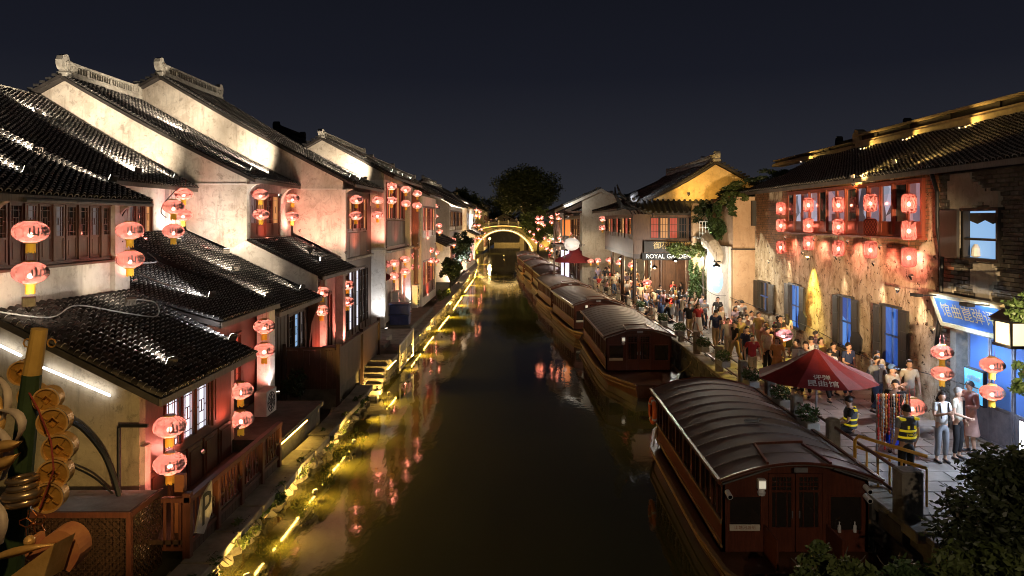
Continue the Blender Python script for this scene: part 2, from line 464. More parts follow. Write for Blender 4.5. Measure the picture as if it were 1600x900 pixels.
    me = np_mesh('roof_tiles', np.concatenate([V, V2]), np.concatenate([Fa, F2]), ROOF); me.materials.append(ROOF_LIP)
    mi = np.concatenate([np.tile([0, 1], len(Fa) // 2), np.zeros(len(F2), int)]).astype(np.int32)
    if len(me.polygons) == len(mi): me.polygons.foreach_set('material_index', mi)
    o = bpy.data.objects.new('roof_tiles', me); link(o, root); o['kind'] = 'stuff'
    me.transform(Matrix.Translation(-root.location))
    return pf
WOOD_GREY = wood('wood_grey_board', (.17, .14, .12), (.075, .06, .05), .6)

def back_slope(root, pf, d0, d1, run=3.0, over=.12):
    s = pf.s; zr = pf.z(pf.X1); mb = MB(); xs = [pf.X1 - .02, pf.X1 + run]
    mb.strip([s * x for x in xs], [zr - .12, zr - run * .55 - .12], [zr + .03, zr - run * .55 + .03], d0 - over, d1 + over)
    mb.build('roof_back_slope', DECK, root)
    mb = MB()
    for k in range(int(run / .24)):
        x = pf.X1 + .1 + k * .24; z = zr - (x - pf.X1) * .55 + .04
        for yy in (d0 - over + .08, d1 + over - .08): mb.box(s * x, s * (x + .2), yy - .09, yy + .09, z - .03, z + .06)
    mb.build('verge_tiles', ROOF, root, kind='stuff')

def ridge(root, pf, d0, d1, h=.42, wdt=.26, fancy=True, mat=None):
    s = pf.s; X = s * pf.X1; z = pf.z(pf.X1) - .03; mat = mat or RIDGE
    mb = MB(); mb.bbox(X - wdt / 2 - .04, X + wdt / 2 + .04, d0, d1, z, z + h * .30)
    mb.bbox(X - wdt / 2, X + wdt / 2, d0 + .05, d1 - .05, z + h * .30, z + h * .42)
    mb.build('ridge_base', mat, root)
    if fancy:
        mb = MB(); mb.bbox(X - wdt / 2 - .03, X + wdt / 2 + .03, d0 + .1, d1 - .1, z + h * .84, z + h); mb.build('ridge_cap', mat, root)
        mb = MB(); y = d0 + .8; k = 0
        while y < d1 - .8:
            wide = k % 9 == 4
            mb.box(X - wdt * .3, X + wdt * .3, y, y + (.16 if wide else .045), z + h * .41, z + h * .85); y += .17 if not wide else .26; k += 1
        mb.build('ridge_lattice', mat, root, kind='stuff')
        for (ya, yb, sg) in ((d0 - .05, d0 + .8, -1), (d1 - .8, d1 + .05, 1)):
            tip = ya if sg < 0 else yb; inn = yb if sg < 0 else ya
            mb = MB()
            pr = [(inn, z + h * .42), (tip, z + h * .42), (tip + sg * .10, z + h * .7), (tip + sg * .12, z + h * 1.0), (tip + sg * .02, z + h * 1.3), (tip - sg * .16, z + h * 1.42), (tip - sg * .30, z + h * 1.36), (tip - sg * .36, z + h * 1.1), (inn, z + h * 1.0)]
            if sg > 0: pr = pr[::-1]
            mb.prism(pr, 'x', X - wdt * .42, X + wdt * .42)
            for q in range(3): mb.box(X - wdt * .52, X + wdt * .52, min(inn, tip) + .1 + q * .22, min(inn, tip) + .2 + q * .22, z + h * .5, z + h * .92)
            mb.build('ridge_finial', mat, root)

def gable(root, s, y, th, pf, Xa, Xb, zb, gap=.16, mat=None, name='gable_wall', n=90):
    """wall across the roof at distance y, under the profile, its foot at zb (number or function of X)"""
    xs = list(np.linspace(Xa, Xb, n)); f = zb if callable(zb) else (lambda X: zb)
    def top(X): return (pf.z(X) if X <= pf.X1 else pf.z(pf.X1) - .55 * (X - pf.X1)) - gap
    mb = MB(); mb.strip([s * x for x in xs], [min(f(x), top(x) - .02) for x in xs], [top(x) for x in xs], y, y + th)
    return mb.build(name, mat or PL_WHITE, root)

# ------------------------------------------------------------------ joinery on canal fronts (plane x = s*X, openings along y)
def leaf_window(root, s, X, ya, yb, za, zb, pane, frame=None, panel=.3, lat=True, name='window', seed=0):
    """one casement: frame with a solid lower panel, lattice bars in front of a pane"""
    frame = frame or WOOD_R; t = .05; x = s * X; xi = s * (X + .05)
    mb = MB(); zp = za + (zb - za) * panel
    mb.box(x, xi, ya, ya + t, za, zb); mb.box(x, xi, yb - t, yb, za, zb)
    mb.box(x, xi, ya + t, yb - t, zb - t, zb); mb.box(x, xi, ya + t, yb - t, za, za + t)
    if panel > 0:
        mb.box(x, xi, ya + t, yb - t, zp - t / 2, zp + t / 2)
        mb.box(s * (X + .015), s * (X + .04), ya + t, yb - t, za + t, zp - t / 2)
        mb.box(s * (X + .005), s * (X + .02), ya + t * 2, yb - t * 2, za + t * 2, zp - t * 1.5)
    w_ = mb.build(name, frame, root)
    if lat:
        mb = MB(); wy = yb - ya - 2 * t; hz = zb - zp - t * 1.5; b = .014; z0 = zp + t / 2
        xa, xb = s * (X + .012), s * (X + .032)
        cells = [(.22, 0, 1), (.78, 0, 1)]
        for (p, a, c) in cells: mb.box(xa, xb, ya + t + wy * p - b / 2, ya + t + wy * p + b / 2, z0 + hz * a, z0 + hz * c)
        for (q, a, c) in ((.14, 0, 1), (.86, 0, 1), (.38, .22, .78), (.62, .22, .78), (.5, 0, .22), (.5, .78, 1)):
            mb.box(xa + s * .002, xb + s * .002, ya + t + wy * a, ya + t + wy * c, z0 + hz * q - b / 2, z0 + hz * q + b / 2)
        mb.box(xa + s * .001, xb + s * .001, ya + t + wy * .5 - b / 2, ya + t + wy * .5 + b / 2, z0 + hz * .38, z0 + hz * .62)
        mb.build('lattice', frame, w_)
    mb = MB(); mb.box(s * (X + .036), s * (X + .042), ya + t * .8, yb - t * .8, zp + (t / 2 if panel > 0 else t), zb - t * .8); mb.build('pane', pane, w_)
    return w_

def window_band(root, s, X, ya, yb, za, zb, n, panes, frame=None, panel=.3, sill=True, lat=True, post=.09):
    frame = frame or WOOD_R
    mb = MB(); mb.box(s * (X - .03), s * (X + .09), ya, yb, zb, zb + .09); mb.box(s * (X - .03), s * (X + .09), ya, yb, za - .07, za)
    wd = (yb - ya) / n
    for k in range(0, n + 1, 2 if n > 3 else 1):
        y = min(ya + k * wd, yb - post); mb.box(s * (X - .035), s * (X + .085), y, y + post, za + .001, zb - .001)
    mb.build('window_frame', frame, root)
    for k in range(n):
        p = panes[k % len(panes)]
        leaf_window(root, s, X, ya + k * wd + .045, ya + (k + 1) * wd - .002, za + .002, zb - .002, p, frame, panel, lat)
    if sill:
        mb = MB(); mb.box(s * (X - .16), s * (X + .1), ya - .1, yb + .1, za - .13, za - .075); mb.build('sill', frame, root)

def plank_wall(root, s, X, ya, yb, za, zb, n, mat, name='plank'):
    """boards side by side, each a part; thin dark gaps between"""
    wd = (yb - ya) / n
    mb = MB(); mb.box(0, s * .04, .006, wd - .006, 0, zb - za); me = mb.mesh(name, mat)
    for k in range(n): inst(name, me, root, (s * (X + rnd.uniform(-.006, .006)), ya + k * wd, za))
    mb = MB(); mb.box(s * (X + .05), s * (X + .08), ya, yb, za, zb); mb.build('board_backing', WOOD_D, root)

def bracket(root, s, X, y, z, mat, w=.12, r=.6, name='bracket'):
    """curved cantilever under an eave, from the wall towards the canal"""
    pts = []; n = 6
    for k in range(n + 1):
        a = PI / 2 * k / n; pts.append((X - r * (1 - math.cos(a)), z - r * 1.35 + r * 1.35 * math.sin(a)))
    poly = [(s * x, z_) for x, z_ in pts] + [(s * X, z)]
    mb = MB(); mb.prism([(X_, Z_) for X_, Z_ in poly], 'y', y, y + w); return mb.build(name, mat, root)

def cable(label, pts, r=.012, mat=None, cat='cable'):
    pts = [Vector(p) for p in pts]; out = []
    for i in range(len(pts) - 1):
        p0 = pts[max(i - 1, 0)]; p1 = pts[i]; p2 = pts[i + 1]; p3 = pts[min(i + 2, len(pts) - 1)]
        for k in range(6):
            t_ = k / 6; out.append(.5 * ((2 * p1) + (p2 - p0) * t_ + (2 * p0 - 5 * p1 + 4 * p2 - p3) * t_ ** 2 + (3 * p1 - p0 - 3 * p2 + p3) * t_ ** 3))
    out.append(pts[-1]); mb = MB(); mb.tube(out, r, 6); o = mb.build('cable', mat or CABLE, None, loc=tuple(pts[0])); return tag(o, label, cat)

# panes
PANE_DK = GLASS_D
PANE_WARM = emit('pane_warm', (.9, .38, .12), .55, (.05, .03, .02))
PANE_WHITE = emit('pane_white', (.85, .86, 1.0), 1.0, (.5, .5, .5))
PANE_BLUE = emit('pane_blue', (.07, .22, .85), .9, (.03, .05, .1))
PANE_RED = emit('pane_red', (.7, .10, .05), .5, (.08, .02, .02))
PANE_DIM = emit('pane_dim', (.35, .30, .30), .22, (.05, .045, .045))
PANE_COOL = emit('pane_cool', (.35, .62, 1.0), .6, (.1, .15, .2))
def roompane(name, a, b, c_, st, sc_=1.6):
    t = NT(name); f = t.n('ShaderNodeTexVoronoi'); f.inputs['Scale'].default_value = sc_; t.l(t.pos((1, 1, .6)), f.inputs['Vector']); sx = t.n('ShaderNodeSeparateColor'); t.l(f.outputs['Color'], sx.inputs[0])
    col = t.ramp(sx.outputs[0], [(.25, a), (.5, b), (.8, c_)]); p = t.bsdf((.03, .03, .035), .12, 0, None, .6, Emission_Strength=st); t.l(col, p.inputs['Emission Color']); return t.m
ROOM_A = roompane('room_pane_pink', (.10, .03, .03), (.46, .24, .26), (.16, .13, .18), .7, 2.2)
ROOM_BL = roompane('room_pane_blue', (.03, .10, .42), (.05, .18, .66), (.12, .34, .90), .6, 1.3)
ROOM_B = roompane('room_pane_pale', (.05, .04, .05), (.45, .48, .62), (.22, .12, .12), .75, 2.6)
DOOR_BL = emit('door_glass_blue', (.06, .16, .5), .22, (.06, .12, .3))  # own glow stands in for blue light falling on the doors
# ------------------------------------------------------------------ lanterns
def silk(name, tint, trans, tr):
    t = NT(name)
    a = t.n('ShaderNodeBsdfTranslucent'); a.inputs[0].default_value = (*tint, 1)
    b = t.n('ShaderNodeBsdfTransparent'); b.inputs[0].default_value = (*trans, 1)
    d = t.n('ShaderNodeBsdfDiffuse'); d.inputs[0].default_value = (tint[0] * .5, tint[1] * .45, tint[2] * .45, 1)
    m0 = t.n('ShaderNodeMixShader'); m0.inputs[0].default_value = .25; t.l(a.outputs[0], m0.inputs[1]); t.l(d.outputs[0], m0.inputs[2])
    m = t.n('ShaderNodeMixShader'); m.inputs[0].default_value = tr
    t.l(m0.outputs[0], m.inputs[1]); t.l(b.outputs[0], m.inputs[2]); t.l(m.outputs[0], t.out.inputs[0]); return t.m
SILK = silk('lantern_silk', (.155, .056, .047), (1, .30, .23), .08)
SILK_RED = silk('lantern_silk_red', (.10, .008, .005), (1, .10, .06), .12)
SILK_PINK = silk('lantern_silk_pink', (.19, .10, .125), (1, .7, .8), .2)
MESHCLOTH = silk('lantern_mesh_cloth', (.125, .034, .026), (1, .25, .18), .14)
BULB = NT('bulb'); BULB.bsdf((1, .8, .6), .5, 0, None, .2, Emission_Color=(1, .80, .66, 1), Emission_Strength=480); BULB = BULB.m
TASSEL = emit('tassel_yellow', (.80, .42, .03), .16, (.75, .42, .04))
GOLD_RIM = simple('rim_gold', (.55, .33, .06), (.4, .22, .04), 6, .45, 0)
CORD = simple('cord_red', (.35, .06, .04), (.2, .03, .02), 6, .8, 0)

def ell(a, b, z, p=2.3):
    """superellipse radius at height z"""
    return a * max(0, 1 - abs(z / b) ** p) ** (1 / 2.0)
def lantern_parts(root, a=.32, b=.215, tint=None, text='山塘', rot=0, simple_=False):
    n = 24 if not simple_ else 14; zs = [-.9, -.78, -.6, -.35, 0, .35, .6, .78, .9]
    prof = [(a * .34, -b)] + [(a * math.sqrt(1 - q * q) * .97 + .03 * a, b * q) for q in zs] + [(a * .34, b)]
    mb = MB(); mb.lathe(prof, n); sh = mb.build('shade', tint or SILK, root, smooth=True)
    if not simple_:
        mb = MB()
        for k in range(12):
            th = 2 * PI * k / 12; mb.tube([(r * 1.006 * math.cos(th), r * 1.006 * math.sin(th), z) for r, z in prof], .0032, 3, cap=False)
        mb.build('rib', CORD, sh, kind='stuff')
    mb = MB(); mb.lathe([(a * .2, b - .008), (a * .36, b - .008), (a * .36, b + .018), (a * .2, b + .018)], 14); mb.build('top_ring', GOLD_RIM, root)
    mb = MB(); mb.lathe([(a * .2, -b - .018), (a * .36, -b - .018), (a * .36, -b + .008), (a * .2, -b + .008)], 14); mb.build('bottom_ring', GOLD_RIM, root)
    mb = MB()
    tw = a * .24
    if simple_: mb.lathe([(tw, -b - .20), (tw * .95, -b - .02)], 8)
    else:
        for k in range(16):
            th = 2 * PI * k / 16; x, y = tw * math.cos(th), tw * math.sin(th); l_ = .19 + .02 * math.sin(k * 2.1)
            mb.bar((x, y, -b - .015), (x * 1.06, y * 1.06, -b - l_), tw * .42, .008, up=(x, y, 0))
    mb.build('tassel', TASSEL, root)
    mb = MB()
    for sg in (-1, 1): mb.bar((sg * a * .2, 0, b), (sg * a * .16, 0, b + .30), .008)
    mb.build('cord', CORD, root)
    bm = bmesh.new(); bmesh.ops.create_icosphere(bm, subdivisions=1, radius=.048); me = bpy.data.meshes.new('bulb'); bm.to_mesh(me); bm.free(); me.materials.append(BULB)
    me.transform(Matrix.Translation((0, 0, -b * .30))); link(bpy.data.objects.new('bulb', me), root)
    if text:
        vs, fs = text_mesh(text, .205); mb = MB(); out = []
        for v, dx, dy, dr in [(v, *q) for q in ((0, 0, 0), (.011, 0, .0015), (0, .009, .003), (.011, .009, .004)) for v in vs]:
            th = -PI / 2 + (v[0] + dx) / a + .38; z = v[1] + dy; r = a * math.sqrt(max(0, 1 - (z / b) ** 2)) * .97 + .03 * a + .017 + dr
            out.append((r * math.cos(th), r * math.sin(th), z))
        for q in range(4): mb.add(out[q * len(vs):(q + 1) * len(vs)], fs)
        mb.build('lettering', BLACK_P, root)
    return root

def proto_lantern(kind):
    root = thing('round_lantern' if kind != 'drum' else 'drum_lantern', 'x', 'lantern')
    if kind == 'drum':
        a, b = .19, .27
        prof = [(a * .55, -b), (a * .85, -b * .93), (a, -b * .75), (a * 1.02, 0), (a, b * .75), (a * .85, b * .93), (a * .55, b)]
        mb = MB(); mb.lathe(prof, 20); sh = mb.build('shade', MESHCLOTH, root, smooth=True)
        mb = MB()
        for sg in (-1, 1):
            for k in range(14):
                pts = []
                for q in range(9):
                    z = -b * .85 + 1.7 * b * q / 8; th = 2 * PI * k / 14 + sg * q * .16
                    r = np.interp(z, [p[1] for p in prof], [p[0] for p in prof]) + .004; pts.append((r * math.cos(th), r * math.sin(th), z))
                mb.tube(pts, .0032, 3, cap=False)
        mb.build('mesh_net', CORD, sh, kind='stuff')
        for z in (-b - .005, b - .015):
            mb = MB(); mb.lathe([(a * .3, z), (a * .6, z), (a * .6, z + .02), (a * .3, z + .02)], 14); mb.build('end_ring', CORD, root)
        mb = MB(); mb.bar((0, 0, b), (0, 0, b + .2), .012); mb.build('cord', CORD, root)
        bm = bmesh.new(); bmesh.ops.create_icosphere(bm, subdivisions=1, radius=.048); me = bpy.data.meshes.new('bulb'); bm.to_mesh(me); bm.free(); me.materials.append(BULB)
        me.transform(Matrix.Translation((0, 0, -.02))); link(bpy.data.objects.new('bulb', me), root)
    else:
        lantern_parts(root, simple_=(kind == 'far'), text=None if kind == 'far' else '山塘', tint={'pink': SILK_PINK, 'red': SILK_RED}.get(kind))
    return root
PROTO = {}
ORD = ['first', 'second', 'third', 'fourth', 'fifth', 'sixth', 'seventh', 'eighth', 'ninth']
USED = set()
def lantern(kind, loc, label, group=None, rz=0, scale=1.0):
    if kind not in PROTO: PROTO[kind] = proto_lantern(kind)
    o = PROTO[kind]
    if kind in USED: o = clone(o)
    USED.add(kind)
    rz += math.atan2(-loc[0], loc[1]) + .15; o.location = loc; o.rotation_euler = (0, 0, rz); o.scale = (scale,) * 3
    o['label'] = label
    if group: o['group'] = group
    elif 'group' in o: del o['group']
    return o
def lat(u, v, d): return P(u, v, d)

G_L = 'red silk lanterns along the west bank'; G_E = 'red silk lanterns on the east bank'
def pair(u, v1, v2, d, where, kind='near', group=G_L, rz=0, scale=1.0):
    lantern(kind, P(u, v1, d), f'upper round pink lantern {where}', group, rz + rnd.uniform(-.15, .15), scale)
    lantern(kind, P(u + rnd.uniform(-1, 1), v2, d), f'lower round pink lantern {where}', group, rz + rnd.uniform(-.3, .3), scale)
pair(48, 362, 426, 13.8, 'in front of the long wooden window band')
pair(203, 360, 405, 17.3, 'before the pilaster ending the window band')
pair(271, 323, 361, 22.0, 'at the bright corner beside the narrow red window')
pair(287, 303, 336, 26.0, 'just behind the pair at the bright wall corner', 'far')
pair(265, 666, 724, 14.3, 'over the balcony, before the bright lattice windows')
pair(376, 610, 655, 18.3, 'over the far end of the dark balcony railing')
pair(413, 510, 547, 21.4, 'before the pink pillar at the eave above the balcony')
pair(407, 304, 335, 28.6, 'left of the small upper window between two big gables')
pair(457, 310, 338, 32.5, 'on the bracket end of the small upper window')
pair(503, 456, 485, 28.8, 'beside the red doorway over the plank fence')
pair(543, 445, 471, 33.0, 'over the chairs at the end of the plank fence')
pair(557, 312, 337, 34.5, 'before the tall dark window under the third roof')
pair(590, 313, 336, 39.2, 'on the pink pilaster above the white pillar', 'far')
pair(612, 291, 313, 40.5, 'at the corner of the tall slatted upper storey', 'far')
pair(634, 296, 318, 44.0, 'at the middle of the tall slatted upper storey', 'far')
pair(652, 302, 321, 47.5, 'ending the slatted upper storey by the brown post', 'far')
pair(602, 413, 433, 41.0, 'just past the white pillar at ground storey', 'far')
pair(616, 411, 431, 42.5, 'second past the white pillar, over the white cooling unit', 'far')
pair(633, 405, 424, 46.0, 'over the blue crates on the landing', 'far')
pair(648, 400, 417, 49.0, 'by the brown post above the landing', 'far')
pair(668, 321, 337, 58.0, 'first beyond the brown post, upper storey', 'far')
pair(679, 322, 338, 60.0, 'second beyond the brown post, upper storey', 'far')
pair(688, 330, 341, 74.0, 'third beyond the brown post, upper storey', 'far')
pair(694, 329, 340, 82.0, 'fourth beyond the brown post, upper storey', 'far')
pair(672, 391, 407, 55.0, 'over the dark doorway past the landing', 'far')
pair(681, 395, 408, 60.0, 'just beyond the dark doorway past the landing', 'far')
for i, (u, v) in enumerate([(692, 384), (698, 380), (703, 377), (708, 374), (697, 390), (703, 386), (709, 382), (691, 397)]):
    lantern('far', P(u, v, 72), f'small red lantern, {["first", "second", "third", "fourth", "fifth", "sixth", "seventh", "lowest"][i]} of the cluster under the small white pent roof', G_L, 0, .9)
for i, (u, v) in enumerate([(705, 329), (712, 333), (725, 329), (730, 331), (725, 337), (731, 338), (744, 328), (749, 331), (744, 337), (749, 338)]):
    lantern('far', P(u, v, 96), f'{["first upper", "second upper", "third upper", "fourth upper", "first lower", "second lower", "fifth upper", "sixth upper", "third lower", "fourth lower"][i]} tiny pink lantern on the white windowed storey near the bridge', G_L, 0, .95)
for i, (u, v) in enumerate([(728, 362), (733, 360), (729, 369), (735, 370), (738, 376), (747, 363), (751, 365), (748, 372), (752, 373)]):
    lantern('far', P(u, v, 98), f'{ORD[i]} tiny pink lantern, counting outward, on the pink ground storey near the bridge', G_L, 0, .9)
# east bank
for c, (u, d, vs) in enumerate([(1220, 31.0, (326, 352, 386)), (1263, 28.0, (320, 352, 380)), (1310, 25.2, (320, 354, 388)), (1360, 22.8, (317, 355, 390)), (1420, 20.3, (318, 360, 402))]):
    for r, v in enumerate(vs):
        dark = c == 3 and r == 1
        o = lantern('drum', P(u, v, d), f'{["top", "middle", "bottom"][r]} {"unlit deep red" if dark else "glowing red mesh"} drum lantern, {["first", "second", "third", "fourth", "fifth"][c]} column from the vines', 'drum lanterns hung before the long red windows', 0, 1.04)
        if dark:
            for ch in list(kids(o)):
                if ch.name.startswith('bulb'): bpy.data.objects.remove(ch); KID[o.name] = [k for k in KID[o.name] if k != ch]; break
for i, (u, v) in enumerate([(1115, 334), (1136, 334), (1115, 352), (1136, 354)]):
    lantern('far', P(u, v, 41), f'{"upper" if i < 2 else "lower"} round lantern in the gap among the vines, {"left" if i % 2 == 0 else "right"} one', G_E, 0, .9)
for i, (u, v) in enumerate([(941.5, 342), (958.5, 342), (941.5, 356), (959, 357)]):
    lantern('far', P(u, v, 58), f'{"upper" if i < 2 else "lower"} {"left" if i % 2 == 0 else "right"} lantern of four on the near corner of the teahouse', G_E, 0, .95)
for i, (u, v) in enumerate([(870, 334), (862, 339), (873, 341), (862, 347), (841, 341), (846, 340), (841, 347), (846, 348)]):
    lantern('far', P(u, v, 66), f'{ORD[i % 4]} small pink lantern {"by the orange screen" if i < 4 else "at the far post"} of the white gabled house', G_E, 0, .85)
for i, (u, v, d) in enumerate([(904, 401, 66), (912, 405, 62), (923, 408, 60), (934, 407, 57), (952, 406, 54), (968, 410, 52), (987, 414, 50), (1011, 441, 43)]):
    lantern('far', P(u, v, d), f'round pink lantern over the crowded quay, {["first", "second", "third", "fourth", "fifth", "sixth", "seventh", "last and lowest"][i]} counting from the far parasol', G_E, 0, .88)
for i, (u, v, d, dt) in enumerate([(1097, 496, 37, 'in front of the vine-covered post'), (1137, 505, 35, 'against the white lit wall panel')]):
    lantern('far', P(u, v, d), f'single round pink lantern {dt}', G_E, 0, 1)
lantern('red', P(1047, 470, 38.6), 'deep red round lantern carried before the person in white dress', G_E, 0, .8)
lantern('pink', P(1224, 523, 25), 'pale pink round lantern above the queue beside the red parasol', G_E)
lantern('near', P(1425, 635, 17.6) , 'large round lantern hanging in front of the guard in the vest', G_E, .3)
for i, (u, v, d) in enumerate([(1472, 550, 17.6), (1472, 583, 17.6), (1550, 570, 16.0), (1550, 613, 16.0)]):
    lantern('near', P(u, v, d), f'{"upper" if i % 2 == 0 else "lower"} round lantern {"beside the brick left of the blue doorway" if i < 2 else "in front of the blue doorway"}', G_E, .2, .80)

for i, (u, v, d) in enumerate([(699, 322, 88), (716, 345, 92), (720, 352, 92), (738, 345, 100), (741, 352, 100), (686, 352, 64), (687, 362, 64), (664, 352, 56), (664, 366, 56), (676, 352, 60), (676, 364, 60), (656, 420, 52), (657, 432, 52), (668, 424, 57)]):
    lantern('far', P(u, v, d), f'small red lantern, {(ORD + ["tenth", "eleventh", "twelfth", "thirteenth", "fourteenth"])[i]} of the loose scatter past the brown post', G_L, 0, .95)
for i, (u, v, d) in enumerate([(851, 372, 84), (858, 376, 80), (866, 380, 76), (874, 372, 76), (882, 378, 72), (890, 366, 70), (896, 374, 68), (834, 366, 100), (828, 362, 108)]):
    lantern('far', P(u, v, d), f'tiny pink lantern, {ORD[i]} of the row before the far shops', G_E, 0, .8)

for i, (u, v, d) in enumerate([(716, 360, 104), (722, 364, 108), (735, 352, 112), (742, 356, 112), (748, 352, 116), (752, 358, 118), (726, 375, 104), (742, 374, 110), (757, 364, 122)]):
    lantern('far', P(u, v, d), f'tiny pink lantern, {ORD[i]} of the last group on the bank before the bridge steps', G_L, 0, 1.0)
for i, (u, v, d) in enumerate([(846, 384, 90), (854, 388, 86), (838, 378, 98), (862, 391, 80), (841, 358, 104), (850, 352, 98), (833, 374, 112)]):
    lantern('far', P(u, v, d), f'tiny pink lantern, {ORD[i]} of the low string over the far crowd', G_E, 0, .9)
# ------------------------------------------------------------------ west (left) bank: fixtures
LENS = emit('floodlight_lens', (1, .93, .78), 12, (.8, .8, .8))
LENS_G = emit('floodlight_lens_gold', (1, .62, .16), 10, (.8, .6, .3))
def flood(loc, target, power, label, color=(1, .90, .72), angle=75, blend=.7, lens=None, size=.22, group='floodlights on the roofs'):
    loc = Vector(loc); t_ = Vector(target); d = (t_ - loc).normalized()
    root = thing('floodlight', label, 'floodlight', loc, group)
    s = size; a = d.cross(Vector((0, 0, 1))).normalized(); b = a.cross(d)
    M3 = Matrix((a, d, b)).transposed()
    mb = MB(); mb.bbox(-s / 2, s / 2, -s * .42, 0, -s * .4, s * .4)
    for k in range(4): mb.box(-s * .4 + k * s * .22, -s * .36 + k * s * .22, -s * .55, -s * .42, -s * .3, s * .3)
    mb.v = [tuple(loc + M3 @ Vector(v)) for v in mb.v]; mb.build('housing', IRON_G, root)
    mb = MB(); mb.box(-s * .42, s * .42, .001, .01, -s * .33, s * .33); mb.v = [tuple(loc + M3 @ Vector(v)) for v in mb.v]; mb.build('lens', lens or LENS, root)
    mb = MB(); mb.bar(loc - b * s * .4 - a * s * .3, loc - Vector((0, 0, s * .95)), .03); mb.bar(loc - b * s * .4 + a * s * .3, loc - Vector((0, 0, s * .95)), .03); mb.build('stand', IRON, root)
    spot(root, loc + d * .06, target, power, color, angle, blend, .06)
    return root
IRON_G = simple('housing_grey', (.30, .27, .24), (.16, .14, .12), 6, .5, .1, .5)
def led_tube(p, q, label, st=9, col=(.9, .92, 1.0)):
    m = emit('led_white', col, 14, (.9, .9, .9)); mb = MB(); mb.tube([p, q], .022, 8); o = mb.build('led_tube', m, None, loc=tuple(p)); return tag(o, label, 'LED tube')

# ---- house A: nearest house (two storeys), canal eave low, gable turned to the viewer
WARM_W = (1, .86, .66)
A = thing('canal_house', 'nearest canal house, window band above its low tiled roof, lattice windows over the balcony', 'house', (-7.5, 13.7, 0))
pA = Prof(-1, 7.0, 3.60, 10.3, .50, .0)
tile_roof(A, pA, 13.45, 18.2, .22, .135, singles=300)
gable(A, -1, 13.7, .22, pA, 7.5, 15.5, .3, .15, PL_OCHRE)
gable(A, -1, 17.95, .2, pA, 7.5, 10.2, .3, .15, PL_CLEAN, 'end_wall')
# canal front of the ground storey: lattice windows, panels
mb = MB(); mb.wall('x', -7.5, -7.68, 13.92, 17.95, .3, 3.45, [(14.6, 16.75, 2.15, 3.32)]); mb.build('front_wall', WOOD_R, A)
leaf = [(14.66, 15.24), (15.40, 15.92), (16.05, 16.62)]
for a, b in leaf: leaf_window(A, -1, 7.48, a, b, 2.15, 3.32, PANE_WHITE, WOOD_R, 0, True)
for k in range(5):
    y = 13.98 + k * .8
    if y < 17.2:
        mb = MB(); mb.box(-7.5, -7.455, y, y + .7, .55, 1.95); mb.box(-7.5, -7.43, y + .08, y + .62, .65, 1.85); mb.build('wood_panel', WOOD_R, A)
mb = MB(); mb.box(-7.5, -7.45, 16.85, 17.85, 2.1, 3.3); mb.box(-7.5, -7.43, 16.95, 17.75, 2.2, 3.2); mb.build('wood_panel', WOOD_R, A)
mb = MB(); mb.box(-7.5, -7.40, 13.72, 13.92, .3, 2.6); mb.build('corner_pier', PINKW if 'PINKW' in globals() else PL_CLEAN, A)
# upper storey set back
XA = 10.3
mb = MB(); mb.wall('x', -XA, -XA - .2, 12.6, 18.15, 4.9, 7.5, [(12.7, 17.5, 6.12, 7.40)]); mb.build('upper_wall', PL_CLEAN, A)
window_band(A, -1, XA - .02, 12.7, 17.48, 6.12, 7.36, 11, [PANE_DK, PANE_DIM, PANE_DK, PANE_DK, PANE_DIM], wood('wood_band', (.12, .055, .034), (.055, .026, .016)), .42)
mb = MB(); mb.box(-XA + .12, -XA, 17.5, 18.15, 5.0, 7.45); mb.build('pilaster', PL_CLEAN, A)
bracket(A, -1, XA, 17.7, 7.4, RIDGE, .14, .5); bracket(A, -1, XA, 13.45, 7.4, RIDGE, .14, .5)
pA2 = Prof(-1, 9.75, 7.52, 19.0, .44, .008)
tile_roof(A, pA2, 12.4, 18.25, .22, .14)
mb = MB(); mb.tube([(-9.66, 13.6, 7.40), (-9.66, 18.25, 7.42)], .05, 8); mb.build('gutter', METAL, A)
gable(A, -1, 18.0, .2, pA2, 10.3, 18.9, 4.6, .15, PL_WHITE, 'far_gable')
# pipes on the gable
mb = MB(); mb.tube([(-7.86, 13.64, .4), (-7.86, 13.64, 3.0)], .035, 8); mb.box(-7.86, -7.3, 13.62, 13.68, 3.0, 3.06); mb.build('drain_pipe', IRON, A)

# balcony
B0 = thing('balcony', 'dark wooden balcony with plank skirt and carved rail over the canal wall', 'balcony', (-6.9, 13.0, .25))
mb = MB(); mb.box(-7.45, -6.25, 13.0, 18.0, 1.02, 1.10); mb.build('floor', WOOD_D, B0)
mb = MB(); mb.bbox(-6.30, -6.16, 12.98, 17.9, 1.80, 1.90); mb.build('handrail', WOOD_R, B0)
for y in (12.98, 14.2, 15.4, 16.6, 17.76):
    mb = MB(); mb.bbox(-6.32, -6.18, y, y + .14, .25, 1.97 if y < 13 else 1.80); mb.build('post', WOOD_R, B0)
mb = MB(); mb.box(-6.29, -6.21, 13.12, 17.8, .98, 1.06); mb.build('bottom_rail', WOOD_R, B0)
me = MB().box(0, .03, 0, .155, 0, .72).mesh('skirt_board', WOOD_D); me2 = MB().box(0, .03, 0, .04, 0, .62).mesh('baluster', WOOD_R)
for k in range(27):
    y = 13.14 + k * .17; inst('skirt_board', me, B0, (-6.26, y, .26)); inst('baluster', me2, B0, (-6.265, y + .05, 1.12))
mb = MB()
for k in range(10):
    y = 13.4 + k * .46; mb.box(-6.22, -6.19, y, y + .2, 1.38, 1.42); mb.box(-6.22, -6.19, y, y + .03, 1.3, 1.5); mb.box(-6.22, -6.19, y + .17, y + .2, 1.3, 1.5)
mb.build('rail_fretwork', WOOD_D, B0)
